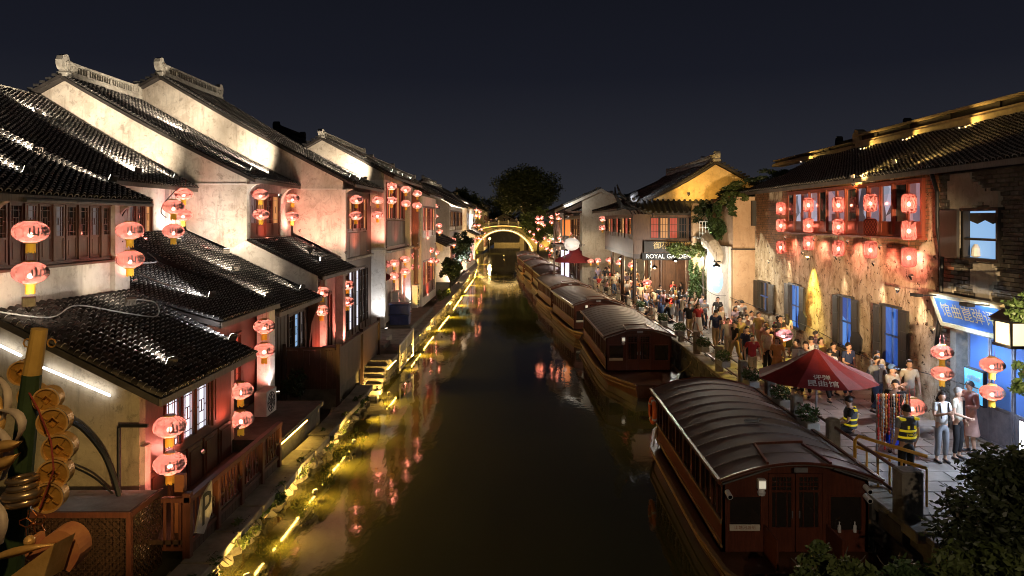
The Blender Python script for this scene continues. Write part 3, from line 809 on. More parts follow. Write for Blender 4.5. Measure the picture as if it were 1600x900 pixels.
mb = MB(); mb.bbox(-6.72, -6.30, 12.98, 13.1, 1.80, 1.88); mb.box(-6.70, -6.30, 13.0, 13.06, .9, .97); mb.build('end_rail', WOOD_R, B0)
for x in (-6.66, -6.52, -6.38):
    mb = MB(); mb.bbox(x - .025, x + .025, 13.0, 13.05, .97, 1.80); mb.build('turned_baluster', WOOD_R, B0)
mb = MB(); mb.box(-6.62, -6.44, 13.3, 13.42, 1.10, 2.2); mb.build('lit_post', simple('wood_orange', (.30, .11, .05), (.2, .07, .03), 5, .5, .2), B0)
# lattice planter box
B1 = thing('lattice_box', 'dark fretwork box with flat lid at the foot of the ochre gable', 'planter box', (-8.0, 12.4, .3))
mb = MB(); mb.bbox(-9.2, -6.98, 12.42, 13.5, 1.78, 1.84); mb.build('lid', STONE_PALE, B1)
mb = MB(); mb.box(-9.22, -6.92, 12.36, 12.42, 1.78, 1.88); mb.box(-9.22, -6.92, 12.36, 12.42, .25, .36); mb.box(-7.0, -6.92, 12.36, 12.43, .36, 1.78); mb.box(-6.98, -6.92, 12.43, 13.5, 1.78, 1.88); mb.box(-6.98, -6.92, 12.43, 13.5, .25, .36); mb.build('frame', WOOD_R, B1)
def fret(mb, pt, w, h, n, m):
    cw, ch = w / n, h / m; b = .009
    for i in range(n):
        for j in range(m):
            x, z = i * cw, j * ch
            for (a0, b0, a1, b1) in ((.18, .18, .82, .18), (.18, .82, .82, .82), (.18, .18, .18, .82), (.82, .18, .82, .82), (0, .5, .18, .5), (.82, .5, 1, .5), (.5, 0, .5, .18), (.5, .82, .5, 1)):
                mb.bar(pt(x + a0 * cw, z + b0 * ch), pt(x + a1 * cw, z + b1 * ch), b * 1.4)
mb = MB(); fret(mb, lambda a, z: (-9.2 + a, 12.39, .36 + z), 2.2, 1.42, 18, 12); mb.build('fretwork_front', WOOD_D, B1, kind='stuff')
mb = MB(); fret(mb, lambda a, z: (-6.95, 12.43 + a, .36 + z), 1.06, 1.42, 9, 12); mb.build('fretwork_side', WOOD_D, B1, kind='stuff')
mb = MB(); mb.box(-9.2, -7.0, 12.6, 12.62, .3, 1.77); mb.build('backing', WOOD_D, B1)
# P board
S0 = thing('parking_board', 'grey kite-shaped board with a black letter P fixed to the balcony rail', 'sign', (-6.15, 13.35, 1.2))
mb = MB(); mb.prism([(13.12, 1.18), (13.45, 1.02), (13.80, 1.30), (13.80, 1.92), (13.38, 1.72)], 'x', -6.16, -6.13); mb.build('board', simple('board_grey', (.40, .38, .36), (.26, .25, .23), 6, .7, .2), S0)
lettering(S0, 'P', .85, (-6.12, 13.53, 1.46), cols((0, 1, 0), (0, .05, 1), (1, 0, 0)), BLACK_P)
# hose, cables and tubes on house A
led_tube(P(-12, 534, 13.6), P(33, 556, 13.6), 'short bright LED tube on the ochre gable, left of the bamboo pole')
led_tube(P(67, 574, 13.6), P(172, 618, 13.6), 'long bright LED tube slanting across the ochre gable')
cable('thick black hose curving down the ochre gable onto the box', [P(100, 655, 13.5), P(128, 668, 13.5), P(160, 705, 13.4), P(178, 745, 13.3), P(188, 780, 13.2)], .055)
cable('thin black pipe slanting to the foot of the hose', [P(112, 728, 13.5), P(150, 748, 13.4), P(182, 778, 13.3)], .02)
cable('pale cable trailing over the tiles of the low roof', [(-10.2, 13.3, 5.32), (-9.6, 14.2, 5.05), (-9.8, 15.4, 5.15), (-9.2, 16.2, 4.88), (-8.9, 17.0, 4.7), (-9.3, 17.7, 4.95), (-9.7, 17.2, 5.1)], .016, CABLE_W)
cable('pale cable looping over the middle low roof', [(-11.9, 22.2, 6.0), (-11.2, 21.4, 5.75), (-11.4, 20.2, 5.75), (-10.2, 19.4, 5.35), (-9.4, 19.5, 5.1), (-9.2, 18.8, 5.0)], .018, CABLE_W)
cable('black cable hanging beside the pilaster at the window band', [P(200, 322, 17.8), P(184, 350, 17.8), P(182, 368, 17.8), P(192, 378, 17.8)], .015)
cable('black cable hanging beside the bright wall corner', [P(276, 296, 24), P(256, 318, 24), P(252, 332, 24), P(260, 340, 24)], .018)

# ---- house B + C: long house set back, low roofs in front
Bh = thing('canal_house', 'long house set back behind two low tiled roofs, with a bright corner', 'house', (-8.5, 18.5, 0))
pB = Prof(-1, 7.95, 4.35, 13.4, .27, .012)
tile_roof(Bh, pB, 18.35, 22.7, .22, .14)
pC = Prof(-1, 8.0, 4.02, 13.4, .44, .006)
tile_roof(Bh, pC, 22.85, 27.6, .22, .15)
mb = MB(); mb.wall('x', -13.4, -13.6, 18.25, 27.6, 4.5, 8.4, [(23.6, 25.3, 6.15, 7.75)]); mb.build('upper_wall', PL_CLEAN, Bh)
window_band(Bh, -1, 13.38, 23.6, 25.3, 6.15, 7.7, 3, [PANE_DIM, PANE_DK, PANE_WARM], WOOD_R, .3)
mb = MB(); mb.box(-13.25, -13.4, 26.2, 27.3, 6.0, 8.3); mb.build('pilaster', PL_CLEAN, Bh)
pBC = Prof(-1, 12.85, 8.28, 19.1, .55, .004)
tile_roof(Bh, pBC, 18.3, 27.55, .24, .15)
ridge(Bh, pBC, 18.3, 27.4, .25, .25, False)
# ground storey fronts
mb = MB(); mb.wall('x', -8.5, -8.7, 18.3, 22.7, .3, 4.2, [(18.9, 21.1, 1.5, 3.7)]); mb.build('front_wall', WOOD_R, Bh)
window_band(Bh, -1, 8.5, 18.9, 21.1, 1.55, 3.6, 4, [PANE_RED, PANE_DK, PANE_RED], WOOD_R, .35)
mb = MB(); mb.bbox(-8.42, -8.02, 22.1, 22.6, .4, 4.15); mb.build('pier', PL_CLEAN, Bh)
mb = MB(); mb.wall('x', -8.45, -8.65, 22.8, 27.55, .5, 3.95, [(25.0, 26.9, 2.2, 3.6)]); mb.build('front_wall', WOOD_D, Bh)
window_band(Bh, -1, 8.42, 25.0, 26.9, 2.2, 3.6, 3, [PANE_DK, PANE_COOL, PANE_DIM], WOOD_D, .1)
for k in range(6):
    mb = MB(); mb.box(-8.40, -8.45, 22.9 + k * .34, 23.18 + k * .34, .9, 3.7); mb.build('plank', WOOD_D, Bh)
mb = MB(); mb.prism([(-8.65, 3.9), (-8.0, 3.9), (-8.3, 3.0), (-8.5, 1.4), (-8.65, 1.4)], 'y', 27.4, 27.6); mb.build('end_bracket', WOOD_B, Bh)

# ---- house D: tall white gable, small upper window, own low roof
D_ = thing('canal_house', 'white gabled house with openwork ridge and small upper window between two lantern pairs', 'house', (-8.5, 27.7, 0))
pD = Prof(-1, 10.55, 8.64, 18.1, .475, .008)
tile_roof(D_, pD, 27.55, 32.85, .25, .17, over=.08)
ridge(D_, pD, 27.5, 33.0, .62, .3); back_slope(D_, pD, 27.5, 32.9)
gable(D_, -1, 27.72, .25, pD, 10.95, 21.0, lambda X: (4.3 + .44 * (X - 8) if X < 13.4 else 8.0), .16, PL_WHITE)
mb = MB(); mb.box(-10.97, -13.6, 27.68, 27.74, 8.42, 8.48); mb.build('string_course', PL_CLEAN, D_)
mb = MB(); mb.wall('x', -10.95, -11.2, 27.97, 33.0, 5.2, 8.6, [(28.1, 31.6, 6.30, 8.2)]); mb.build('upper_wall', PL_DIRTY, D_)
window_band(D_, -1, 11.02, 28.1, 31.6, 6.36, 8.1, 4, [PANE_DIM, PANE_WARM, PANE_DK, PANE_WARM], WOOD_R, .3, sill=False)
mb = MB(); mb.box(-10.8, -11.1, 27.95, 31.8, 6.10, 6.30); mb.build('white_sill', PL_CLEAN, D_)
bracket(D_, -1, 10.95, 27.72, 8.45, PL_CLEAN, .2, .45); bracket(D_, -1, 10.95, 31.65, 8.45, PL_CLEAN, .25, .5)
pDl = Prof(-1, 8.0, 4.80, 10.95, .50, 0)
tile_roof(D_, pDl, 27.75, 33.0, .24, .16)
gable(D_, -1, 27.62, .12, pDl, 8.15, 12.0, lambda X: 4.12 + .44 * (X - 8), .05, PL_CLEAN, 'parapet_wall')
mb = MB(); mb.wall('x', -8.5, -8.7, 27.8, 33.0, .5, 4.75, [(29.3, 31.0, 1.3, 3.9)]); mb.build('front_wall', PINKW, D_) if 'PINKW' in globals() else mb.build('front_wall', PL_CLEAN, D_)
window_band(D_, -1, 8.5, 29.3, 31.0, 1.35, 3.8, 3, [PANE_RED, PANE_DIM, PANE_RED], WOOD_R, .4, sill=False)
plank_wall(D_, -1, 8.42, 27.85, 28.9, .9, 4.5, 5, WOOD_R)
mb = MB(); mb.bbox(-8.47, -8.2, 28.95, 29.25, .5, 4.6); mb.build('post', PL_CLEAN, D_)
mb = MB(); mb.bbox(-8.47, -8.15, 31.6, 32.0, .5, 4.6); mb.build('post', PL_CLEAN, D_)

# ---- house E: second tall gable, canal front two storeys with long dark window
E_ = thing('canal_house', 'tallest white gabled house, weathered wall beside a long dark two-storey window', 'house', (-8.55, 33.0, 0))
pE = Prof(-1, 7.95, 8.72, 17.1, .50, .006)
tile_roof(E_, pE, 32.9, 39.3, .27, .19, over=.08)
ridge(E_, pE, 32.85, 39.5, .62, .3); back_slope(E_, pE, 32.85, 39.4, 4.0)
gable(E_, -1, 33.08, .25, pE, 8.55, 21.5, lambda X: (5.0 + .5 * (X - 8) if X < 10.9 else 8.7), .16, PL_DIRTY if False else PL_WHITE)
mb = MB(); mb.box(-8.57, -11.0, 33.04, 33.08, 8.45, 8.52); mb.build('string_course', PL_CLEAN, E_)
mb = MB(); mb.box(-8.40, -8.60, 33.02, 33.35, 4.4, 8.45); mb.build('corner_pier', PL_CLEAN, E_)
mb = MB(); mb.wall('x', -8.60, -8.8, 33.35, 39.4, .5, 8.5, [(33.5, 38.2, 5.2, 8.3), (33.6, 38.6, 1.2, 4.6)]); mb.build('front_wall', WOOD_D, E_)
window_band(E_, -1, 8.58, 33.5, 38.2, 6.5, 8.2, 6, [PANE_DK, PANE_WARM, PANE_DK, PANE_RED], WOOD_R, .05, sill=False)
plank_wall(E_, -1, 8.60, 33.5, 38.2, 5.2, 6.4, 22, WOOD_B)
mb = MB(); mb.box(-8.45, -8.7, 33.4, 39.4, 5.05, 5.18); mb.build('ledge', STONE_PALE, E_)
window_band(E_, -1, 8.58, 33.6, 38.6, 1.3, 4.5, 7, [PANE_DK, PANE_WHITE, PANE_DIM, PANE_WHITE, PANE_DK, PANE_DK], WOOD_D, .1, sill=False)
bracket(E_, -1, 8.55, 33.1, 8.5, PL_CLEAN, .25, .5); bracket(E_, -1, 8.55, 38.9, 8.5, PL_CLEAN, .25, .5)

# ---- house F: protruding white pillar, tall slatted upper storey
F_ = thing('canal_house', 'house with a bright white pillar and tall slatted upper storey over the landing', 'house', (-7.9, 39.5, 0))
pF = Prof(-1, 7.35, 9.5, 11.4, .54, .0)
tile_roof(F_, pF, 39.4, 50.0, .30, .22, over=.08)
ridge(F_, pF, 39.3, 49.8, .35, .3, True); back_slope(F_, pF, 39.4, 50, 3.5)
gable(F_, -1, 39.6, .25, pF, 7.9, 15.0, lambda X: 5.2 if X < 8.65 else 8.6, .16, PL_WHITE)
mb = MB(); mb.bbox(-8.75, -7.86, 39.5, 39.9, .05, 5.35); mb.build('white_pillar', PL_CLEAN, F_)
mb = MB(); mb.box(-8.78, -7.84, 39.48, 39.92, 5.35, 5.5); mb.build('pillar_cap', STONE_PALE, F_)
mb = MB(); mb.box(-8.70, -7.88, 39.52, 39.9, 5.5, 9.3); mb.build('upper_pilaster', PL_CLEAN, F_)
mb = MB(); mb.wall('x', -7.95, -8.15, 39.9, 50, 5.3, 9.35, [(40.2, 46.6, 5.5, 9.2), (47.2, 49.7, 5.5, 9.2)]); mb.build('upper_wall', PINKW if 'PINKW' in globals() else PL_CLEAN, F_)
window_band(F_, -1, 7.92, 40.2, 46.5, 7.1, 9.1, 9, [PANE_RED, PANE_WARM, PANE_RED, PANE_DK], WOOD_R, .0, sill=False, lat=False)
plank_wall(F_, -1, 7.9, 40.2, 46.5, 5.5, 7.0, 26, WOOD_D)
mb = MB(); mb.bbox(-7.95, -7.6, 46.8, 47.15, .6, 9.3); mb.build('white_post', PL_CLEAN, F_)
mb = MB(); mb.bbox(-7.75, -7.3, 48.4, 48.9, 5.2, 8.9); mb.lathe([(.16, .6), (.16, 5.0), (.3, 5.2)], 8, (-7.52, 48.65, 0)); mb.build('brown_post', WOOD_B, F_)
mb = MB(); mb.wall('x', -8.1, -8.3, 39.9, 50, .6, 5.3, [(42.9, 44.0, .9, 4.6), (45.2, 46.4, 1.0, 4.6)]); mb.build('ground_wall', PL_CLEAN, F_)
mb = MB(); mb.box(-8.12, -8.2, 42.95, 43.95, .9, 4.6); mb.build('door', WOOD_D, F_)
mb = MB(); mb.box(-8.12, -8.2, 45.25, 46.35, 1.0, 4.6); mb.build('door', WOOD_D, F_)
mb = MB(); mb.box(-7.6, -8.0, 40.0, 49.8, 5.18, 5.3); mb.build('ledge', STONE_PALE, F_)

# ---- house behind with dark ridge
K_ = thing('canal_house', 'dark tiled house with raised ridge peeping up behind the tallest gable', 'house', (-16.5, 46, 0))
pK = Prof(-1, 12.2, 10.4, 15.9, .60); tile_roof(K_, pK, 45, 50, .28, .2); ridge(K_, pK, 45, 50.5, .55, .4, True, ROOF); back_slope(K_, pK, 45, 50, 4)
gable(K_, -1, 45.2, .3, pK, 12.4, 19.0, 6, .16, PL_GREY)

# ---- far houses of the west bank
def far_house(s, d0, d1, Xf, ze, Xr, label, slope=.52, wallm=None, zf=.8, win=(6.0, 8.0), panes=None, lowroof=None, floor_mat=None, white_roof=False, low=(1.5, 4.0), fr=None, gx=None):
    h = thing('canal_house', label, 'house', (s * Xf, d0, 0)); wallm = wallm or PL_CLEAN; fr = fr or WOOD_R
    pf = Prof(s, Xf - .6, ze, Xr, slope); tile_roof(h, pf, d0 - .1, d1, .34, .26); ridge(h, pf, d0, d1, .5, .4, d1 - d0 > 4, RIDGE); back_slope(h, pf, d0, d1, Xr - Xf)
    gable(h, s, d0 + .1, .3, pf, Xf, 2 * Xr - Xf, zf, .18, wallm)
    n = max(2, int((d1 - d0) / 1.4)); zs = ze - .1
    mb = MB(); mb.wall('x', s * Xf, s * (Xf + .25), d0 + .4, d1, zf, zs, [(d0 + .8, d1 - .6, win[0], win[1]), (d0 + .8, d1 - .6, low[0], low[1])]); mb.build('front_wall', wallm, h)
    window_band(h, s, Xf + .02, d0 + .8, d1 - .6, win[0], win[1], n, panes or [PANE_DK, PANE_WARM, PANE_DIM], fr, .2, sill=False)
    window_band(h, s, Xf + .02, d0 + .8, d1 - .6, low[0], low[1], n, panes or [PANE_WARM, PANE_DIM, PANE_DK], fr, .3, sill=False)
    if lowroof:
        pl = Prof(s, Xf - lowroof[1], lowroof[0], Xf, .5); tile_roof(h, pl, d0 + .1, d1 - .1, .34, .26)
        gable(h, s, d0 + .2, .2, pl, Xf - lowroof[1] + .3, Xf, lowroof[0] - .5, .1, wallm)
    return h
far_house(-1, 50.3, 58.5, 7.4, 8.9, 11.0, 'narrow reddish house just beyond the brown post', wallm=PL_CLEAN, win=(5.8, 8.0), panes=[PANE_RED, PANE_WARM, PANE_DK])
far_house(-1, 60, 69, 9.0, 8.3, 12.5, 'low house with a small white-lit pent roof over the canal', wallm=PL_CLEAN, lowroof=(4.9, 2.3), win=(6.3, 7.9))
far_house(-1, 71, 86, 7.6, 8.6, 13.5, 'long house with a violet side wall, past the cluster of red lanterns', wallm=PL_CLEAN)
far_house(-1, 88, 104, 7.3, 8.7, 12.5, 'white windowed house over a pink ground storey near the bridge', wallm=PL_CLEAN, lowroof=(5.2, 1.3), panes=[PANE_DIM, PANE_WHITE, PANE_DK], fr=simple('frame_pale', (.5, .48, .44)))
far_house(-1, 107, 122, 9.0, 9.6, 15.5, 'twin gabled house with finials next to the bridge steps', wallm=PL_WHITE)
far_house(-1, 145, 160, 8.5, 9.0, 14, 'distant white house behind the bridge on the lantern side', wallm=PL_WHITE)
far_house(-1, 165, 185, 9.5, 10.5, 16, 'farthest pale roofed house beyond the bridge on the lantern side', wallm=PL_WHITE)
# ------------------------------------------------------------------ setting: water, land, quay
mb = MB(); mb.add([(-40, 2, 0), (40, 2, 0), (60, 420, 0), (-60, 420, 0)], [(0, 1, 2, 3)]); mb.build('water', WATER, None, kind='structure')
GROUND_M = simple('ground_earth', (.09, .08, .065), (.045, .04, .03), .8, .9, .4)
mb = MB(); mb.add([(-900, -60, -1.2), (900, -60, -1.2), (900, 1800, -1.2), (-900, 1800, -1.2)], [(0, 1, 2, 3)])
mb.build('terrain', GROUND_M, None, kind='structure')
LB = [(-5.95, 4), (-5.95, 24), (-6.1, 31), (-6.2, 45), (-6.3, 60), (-7.0, 100), (-9.4, 128), (-9.4, 420)]
mb = MB()
for i in range(len(LB) - 1):
    (xa, ya), (xb, yb) = LB[i], LB[i + 1]
    mb.hexa([(-300, ya, -1), (xa - .5, ya, -1), (xb - .5, yb, -1), (-300, yb, -1), (-300, ya, .42), (xa - .5, ya, .42), (xb - .5, yb, .42), (-300, yb, .42)])
mb.build('west_bank_ground', simple('ground_damp', (.10, .09, .06), (.04, .038, .028), 2, .8, .6), None, kind='structure')
RB = [(7.0, 4), (7.0, 32), (6.35, 43), (5.4, 54), (4.7, 67), (4.1, 76), (2.8, 95), (1.9, 128), (1.9, 420)]
def rbx(d):
    for i in range(len(RB) - 1):
        if RB[i][1] <= d <= RB[i + 1][1]:
            k = (d - RB[i][1]) / (RB[i + 1][1] - RB[i][1]); return RB[i][0] + k * (RB[i + 1][0] - RB[i][0])
    return RB[-1][0]
QZ = 1.4
mb = MB()
for i in range(len(RB) - 1):
    (xa, ya), (xb, yb) = RB[i], RB[i + 1]
    mb.hexa([(xa + .12, ya, -1), (300, ya, -1), (300, yb, -1), (xb + .12, yb, -1), (xa + .12, ya, QZ - .05), (300, ya, QZ - .05), (300, yb, QZ - .05), (xb + .12, yb, QZ - .05)])
Q = mb.build('quay', MORTAR, None, kind='structure')
PAVE = simple('paving_stone', (.30, .28, .25), (.17, .155, .135), 1.6, .62, .35, rand=.25, spec=.5)
pm = [MB().bbox(-.43, .43, -.28, .28, -.06, .04, .01).mesh('paving_slab', PAVE)]
cnt = 0; far = MB()
y = 12.5; row = 0
while y < 62:
    x = rbx(y) + .55 + (row % 2) * .44
    while x < 11.4:
        if cnt < 290 and abs(x / y) < .78: inst('paving_slab', pm[0], Q, (x, y, QZ - .03 + rnd.uniform(-.006, .006)), (0, 0, rnd.uniform(-.01, .01))); cnt += 1
        elif y > 15: far.box(x - .43, x + .43, y - .28, y + .28, QZ - .05, QZ + .01 + rnd.uniform(-.006, .006))
        x += .88
    y += .58; row += 1
far.build('far_paving', PAVE, Q, kind='stuff')
# quay edge stones
ks = MB().bbox(-.24, .24, -.5, .5, -.14, .06, .02).mesh('kerb_stone', STONE)
bl = [MB().bbox(-.12, .12, -.42, .42, -.17, .17, .03).mesh('wall_stone', STONE_D)]
y = 13
while y < 60:
    x = rbx(y); inst('kerb_stone', ks, Q, (x + .2, y, QZ), (0, 0, math.atan2(rbx(y) - rbx(y + 1), 1)))
    if y < 45:
        for k in range(4): inst('wall_stone', bl[0], Q, (x + .06 + rnd.uniform(-.02, .02), y + (k % 2) * .43, .12 + k * .36), (0, 0, rnd.uniform(-.02, .02)))
    y += 1.03

# west bank wall of rough stones, coping slabs and hanging plants
ston = []
for k in range(6):
    bm = bmesh.new(); bmesh.ops.create_icosphere(bm, subdivisions=1, radius=.5)
    for v in bm.verts:
        v.co = Vector((v.co.x * rnd.uniform(.7, 1.1), v.co.y * rnd.uniform(.8, 1.2), v.co.z * rnd.uniform(.6, .95))); v.co *= 1 + .15 * rnd.uniform(-1, 1)
    me = bpy.data.meshes.new('bank_stone'); bm.to_mesh(me); bm.free(); me.materials.append(STONE); ston.append(me)
BW = thing('bank_wall', 'rough stone canal wall lit gold under the balconies, with plants in its joints', 'wall', (-5.9, 12, -.2))
def lbx(d):
    for i in range(len(LB) - 1):
        if LB[i][1] <= d <= LB[i + 1][1]:
            k = (d - LB[i][1]) / (LB[i + 1][1] - LB[i][1]); return LB[i][0] + k * (LB[i + 1][0] - LB[i][0])
    return LB[-1][0]
n_ = 0
y = 11.8
while y < 30:
    for k in range(3):
        s_ = rnd.uniform(.34, .52)
        inst('bank_stone', rnd.choice(ston), BW, (lbx(y) - .15 + rnd.uniform(-.08, .08) - k * .12, y + rnd.uniform(-.1, .1) + (k % 2) * .2, .02 + k * .22), (rnd.uniform(0, 6), rnd.uniform(-.3, .3), rnd.uniform(0, 6)), (s_, s_ * 1.25, s_ * .7)); n_ += 1
    y += rnd.uniform(.36, .5) 
mb = MB(); sv = [tuple(v.co) for v in ston[0].vertices]; sf = [tuple(p.vertices) for p in ston[0].polygons]
while y < 100:
    for k in range(3):
        M4 = Matrix.Translation((lbx(y) - .15 + rnd.uniform(-.1, .1) - k * .1, y, .02 + k * .24)) @ Euler((rnd.uniform(0, 6), 0, rnd.uniform(0, 6))).to_matrix().to_4x4() @ Matrix.Scale(rnd.uniform(.4, .7), 4)
        mb.add([M4 @ Vector(v) for v in sv], sf)
    y += .5
mb.build('far_bank_stones', STONE, BW, kind='stuff')
cop = MB().bbox(-.32, .30, -.62, .62, -.09, .07, .02).mesh('coping_slab', STONE)
y = 12.2
while y < 27.0:
    inst('coping_slab', cop, BW, (lbx(y) - .04 + rnd.uniform(-.03, .03), y, .70 + rnd.uniform(-.02, .02)), (0, 0, rnd.uniform(-.05, .05))); y += 1.27
mb = MB(); y = 36.5
while y < 126:
    x = lbx(y); mb.bbox(x - .5, x + .30, y, y + 1.25, .60 + rnd.uniform(-.02, .02), .76, .02); y += 1.28
mb.build('far_coping', STONE, BW, kind='stuff')
# LED strips under the coping and the ledges
GOLD = emit('led_gold', (1, .60, .10), 38, (.9, .6, .2))
def strip(p, q, label, r=.018, m=None):
    mb = MB(); mb.bar(p, q, r * 2.4, r); o = mb.build('light_strip', m or GOLD, None, loc=tuple(p)); tag(o, label, 'light strip', 'golden light strips on the west bank'); return o
strip((-5.80, 12.4, .59), (-5.80, 15.6, .59), 'golden light strip under the coping below the balcony, nearest one')
strip((-5.80, 16.2, .59), (-5.80, 19.4, .59), 'golden light strip under the coping past the balcony')
strip((-5.80, 20.2, .59), (-5.80, 23.2, .59), 'golden light strip along the planted wall below the plank fence')
strip((-6.32, 18.1, 1.22), (-6.32, 20.4, 1.22), 'golden light strip under the ledge beside the balcony end')
strip((-5.72, 29.3, .82), (-5.72, 31.2, .82), 'golden light strip under the stone landing slab')
strip((-5.90, 36.6, .57), (-5.92, 40.0, .57), 'golden light strip just past the landing')
strip((-5.95, 41.5, .57), (-5.98, 46.0, .57), 'golden light strip below the slatted house')
strip((-6.0, 49, .57), (-6.02, 56, .57), 'golden light strip below the narrow reddish house')
strip((-6.1, 60, .57), (-6.25, 70, .57), 'golden light strip below the low pent roofed house')
strip((-6.4, 75, .57), (-6.6, 90, .57), 'long golden light strip below the violet walled house')
strip((-6.7, 94, .57), (-7.4, 108, .57), 'golden light strip below the pink ground storey near the bridge')
LENS_E = emit('edge_lens', (1, .6, .15), .7, (.8, .6, .3))
def goldlamp(p, t_, power, where, ang=100):
    flood(p, t_, power, f'small golden bank light {where}', (1, .60, .14), ang, .8, LENS_G, .12, 'golden bank lights')
goldlamp((-5.3, 13.4, .25), (-6.6, 14.6, .7), 216, 'at the waterline below the balcony post', 130)
goldlamp((-5.25, 17.6, .25), (-6.5, 18.6, .8), 288, 'at the waterline below the far end of the balcony', 130)
goldlamp((-5.25, 21.6, .25), (-6.6, 22.8, .8), 288, 'at the waterline below the white post', 130)
goldlamp((-5.3, 27.4, .3), (-6.4, 29.4, .8), 384, 'in front of the stone landing', 130)
goldlamp((-5.2, 33.6, .3), (-6.8, 35.6, .9), 336, 'beyond the stone landing', 130)
goldlamp((-5.2, 44, .3), (-7.0, 47, 1.0), 960, 'below the slatted house', 140)
goldlamp((-5.2, 58, .3), (-8.0, 64, 1.0), 1440, 'below the low pent roofed house', 140)
goldlamp((-5.2, 80, .3), (-9.0, 88, 1.2), 2400, 'below the violet walled house', 140)

# ledge by the balcony end
mb = MB(); mb.box(-8.4, -6.28, 18.05, 22.0, 1.26, 1.38); mb.box(-8.4, -6.4, 18.05, 22.0, .42, 1.26)
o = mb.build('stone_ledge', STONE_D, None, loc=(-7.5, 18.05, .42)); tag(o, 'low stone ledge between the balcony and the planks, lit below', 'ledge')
# plank fence deck
FD = thing('plank_fence', 'tall dark vertical plank fence around a raised deck under the pink doorway', 'fence', (-6.5, 24.5, .9))
pk = MB().box(-.012, .012, -.1, .1, 0, 1).mesh('plank', WOOD_D)
for k in range(33):
    inst('plank', pk, FD, (-6.5, 24.6 + k * .2, 1.15), (0, 0, 0), (1, .94, 1.35 + rnd.uniform(-.02, .02)))
for k in range(9): inst('plank', pk, FD, (-6.6 - k * .2, 24.5, 1.15), (0, 0, PI / 2), (1, .94, 1.35 + rnd.uniform(-.02, .02)))
for (x, y) in ((-6.48, 24.48), (-6.48, 28.0), (-6.48, 31.2), (-8.35, 24.48)):
    mb = MB(); mb.bbox(x - .07, x + .07, y - .07, y + .07, .3, 2.72); mb.build('post', WOOD_D, FD)
mb = MB(); mb.bbox(-6.54, -6.42, 24.6, 31.1, 2.52, 2.60); mb.bbox(-8.3, -6.6, 24.44, 24.56, 2.52, 2.60); mb.build('top_rail', WOOD_D, FD)
mb = MB(); mb.box(-8.4, -6.52, 24.5, 31.2, 1.3, 1.36); mb.build('deck', WOOD_D, FD)
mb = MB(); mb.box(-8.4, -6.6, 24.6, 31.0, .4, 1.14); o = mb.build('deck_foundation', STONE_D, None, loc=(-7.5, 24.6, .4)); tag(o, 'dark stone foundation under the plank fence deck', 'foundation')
def chair(x, y, rz, label):
    r = thing('chair', label, 'chair', (x, y, 1.36), 'iron chairs on the fenced deck', rz)
    r_ = r.location.copy(); r.location = (0, 0, 0)
    mb = MB(); mb.bbox(-.22, .22, -.22, .22, .43, .46); mb.build('seat', IRON, r)
    for (a, b) in ((-.19, -.19), (.19, -.19), (-.19, .19), (.19, .19)):
        mb = MB(); mb.tube([(a * 1.1, b * 1.1, 0), (a, b, .43)], .014, 6); mb.build('leg', IRON, r)
    mb = MB(); mb.tube([(-.2, .2, .43), (-.21, .25, .85), (-.1, .27, 1.0), (.1, .27, 1.0), (.21, .25, .85), (.2, .2, .43)], .014, 6); mb.tube([(0, .2, .45), (0, .27, 1.0)], .01, 5); mb.build('backrest', IRON, r)
    r.location = r_; return r
chair(-7.9, 25.1, .4, 'dark iron chair at the corner of the plank fence')
chair(-7.0, 29.6, -2.6, 'dark iron chair at the far end of the fenced deck')
tb = thing('cafe_table', 'small round table with pale top on the fenced deck', 'table', (-7.5, 27.3, 1.36))
mb = MB(); mb.lathe([(0, 2.08), (.38, 2.08), (.38, 2.12), (0, 2.12)], 16, (-7.5, 27.3, 0)); mb.build('table_top', STONE_PALE, tb)
mb = MB(); mb.tube([(-7.5, 27.3, 1.38), (-7.5, 27.3, 2.08)], .03, 8); mb.lathe([(.22, 1.37), (.2, 1.4), (.03, 1.42)], 12, (-7.5, 27.3, 0)); mb.build('pedestal', IRON, tb)

# stone landing with steps
LD = thing('stone_landing', 'stone landing with golden steps going down to the water below the white pillar', 'steps', (-6.6, 29, 0))
for k in range(7):
    z = .12 + k * .17; y0 = 27.4 + k * .36
    mb = MB(); mb.bbox(-7.9, -5.75 + rnd.uniform(-.05, .05), y0, y0 + .48, z - .17, z, .02); mb.build('step', STONE, LD)
for (x0, x1, y0, y1, z0, z1) in ((-8.2, -5.65, 30.0, 31.4, .9, 1.08), (-8.3, -5.7, 31.45, 33.2, 1.0, 1.2), (-8.3, -6.0, 33.3, 36.0, .85, 1.02), (-8.3, -6.1, 36.1, 39.2, .85, 1.0), (-8.2, -6.3, 31.6, 33.0, 1.21, 1.42), (-8.2, -6.7, 33.5, 35.5, 1.03, 1.3)):
    mb = MB(); mb.bbox(x0, x1, y0, y1, z0, z1, .02); mb.build('slab', STONE, LD)
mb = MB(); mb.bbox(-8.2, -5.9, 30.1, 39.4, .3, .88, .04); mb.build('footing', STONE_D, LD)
nb = thing('white_frame_panel', 'slanted white framed panel standing on the edge of the landing', 'panel', (-5.62, 32.2, .2))
mb = MB(); mb.bar((-5.58, 31.5, 1.42), (-5.42, 34.2, 1.75), .05, .08); mb.bar((-5.58, 31.5, .35), (-5.42, 34.2, .55), .05, .08); mb.bar((-5.58, 31.5, .3), (-5.58, 31.5, 1.45), .06); mb.bar((-5.42, 34.2, .45), (-5.42, 34.2, 1.8), .06); mb.bar((-5.5, 32.8, .4), (-5.5, 32.8, 1.6), .05); mb.build('frame', WHITE_P, nb)
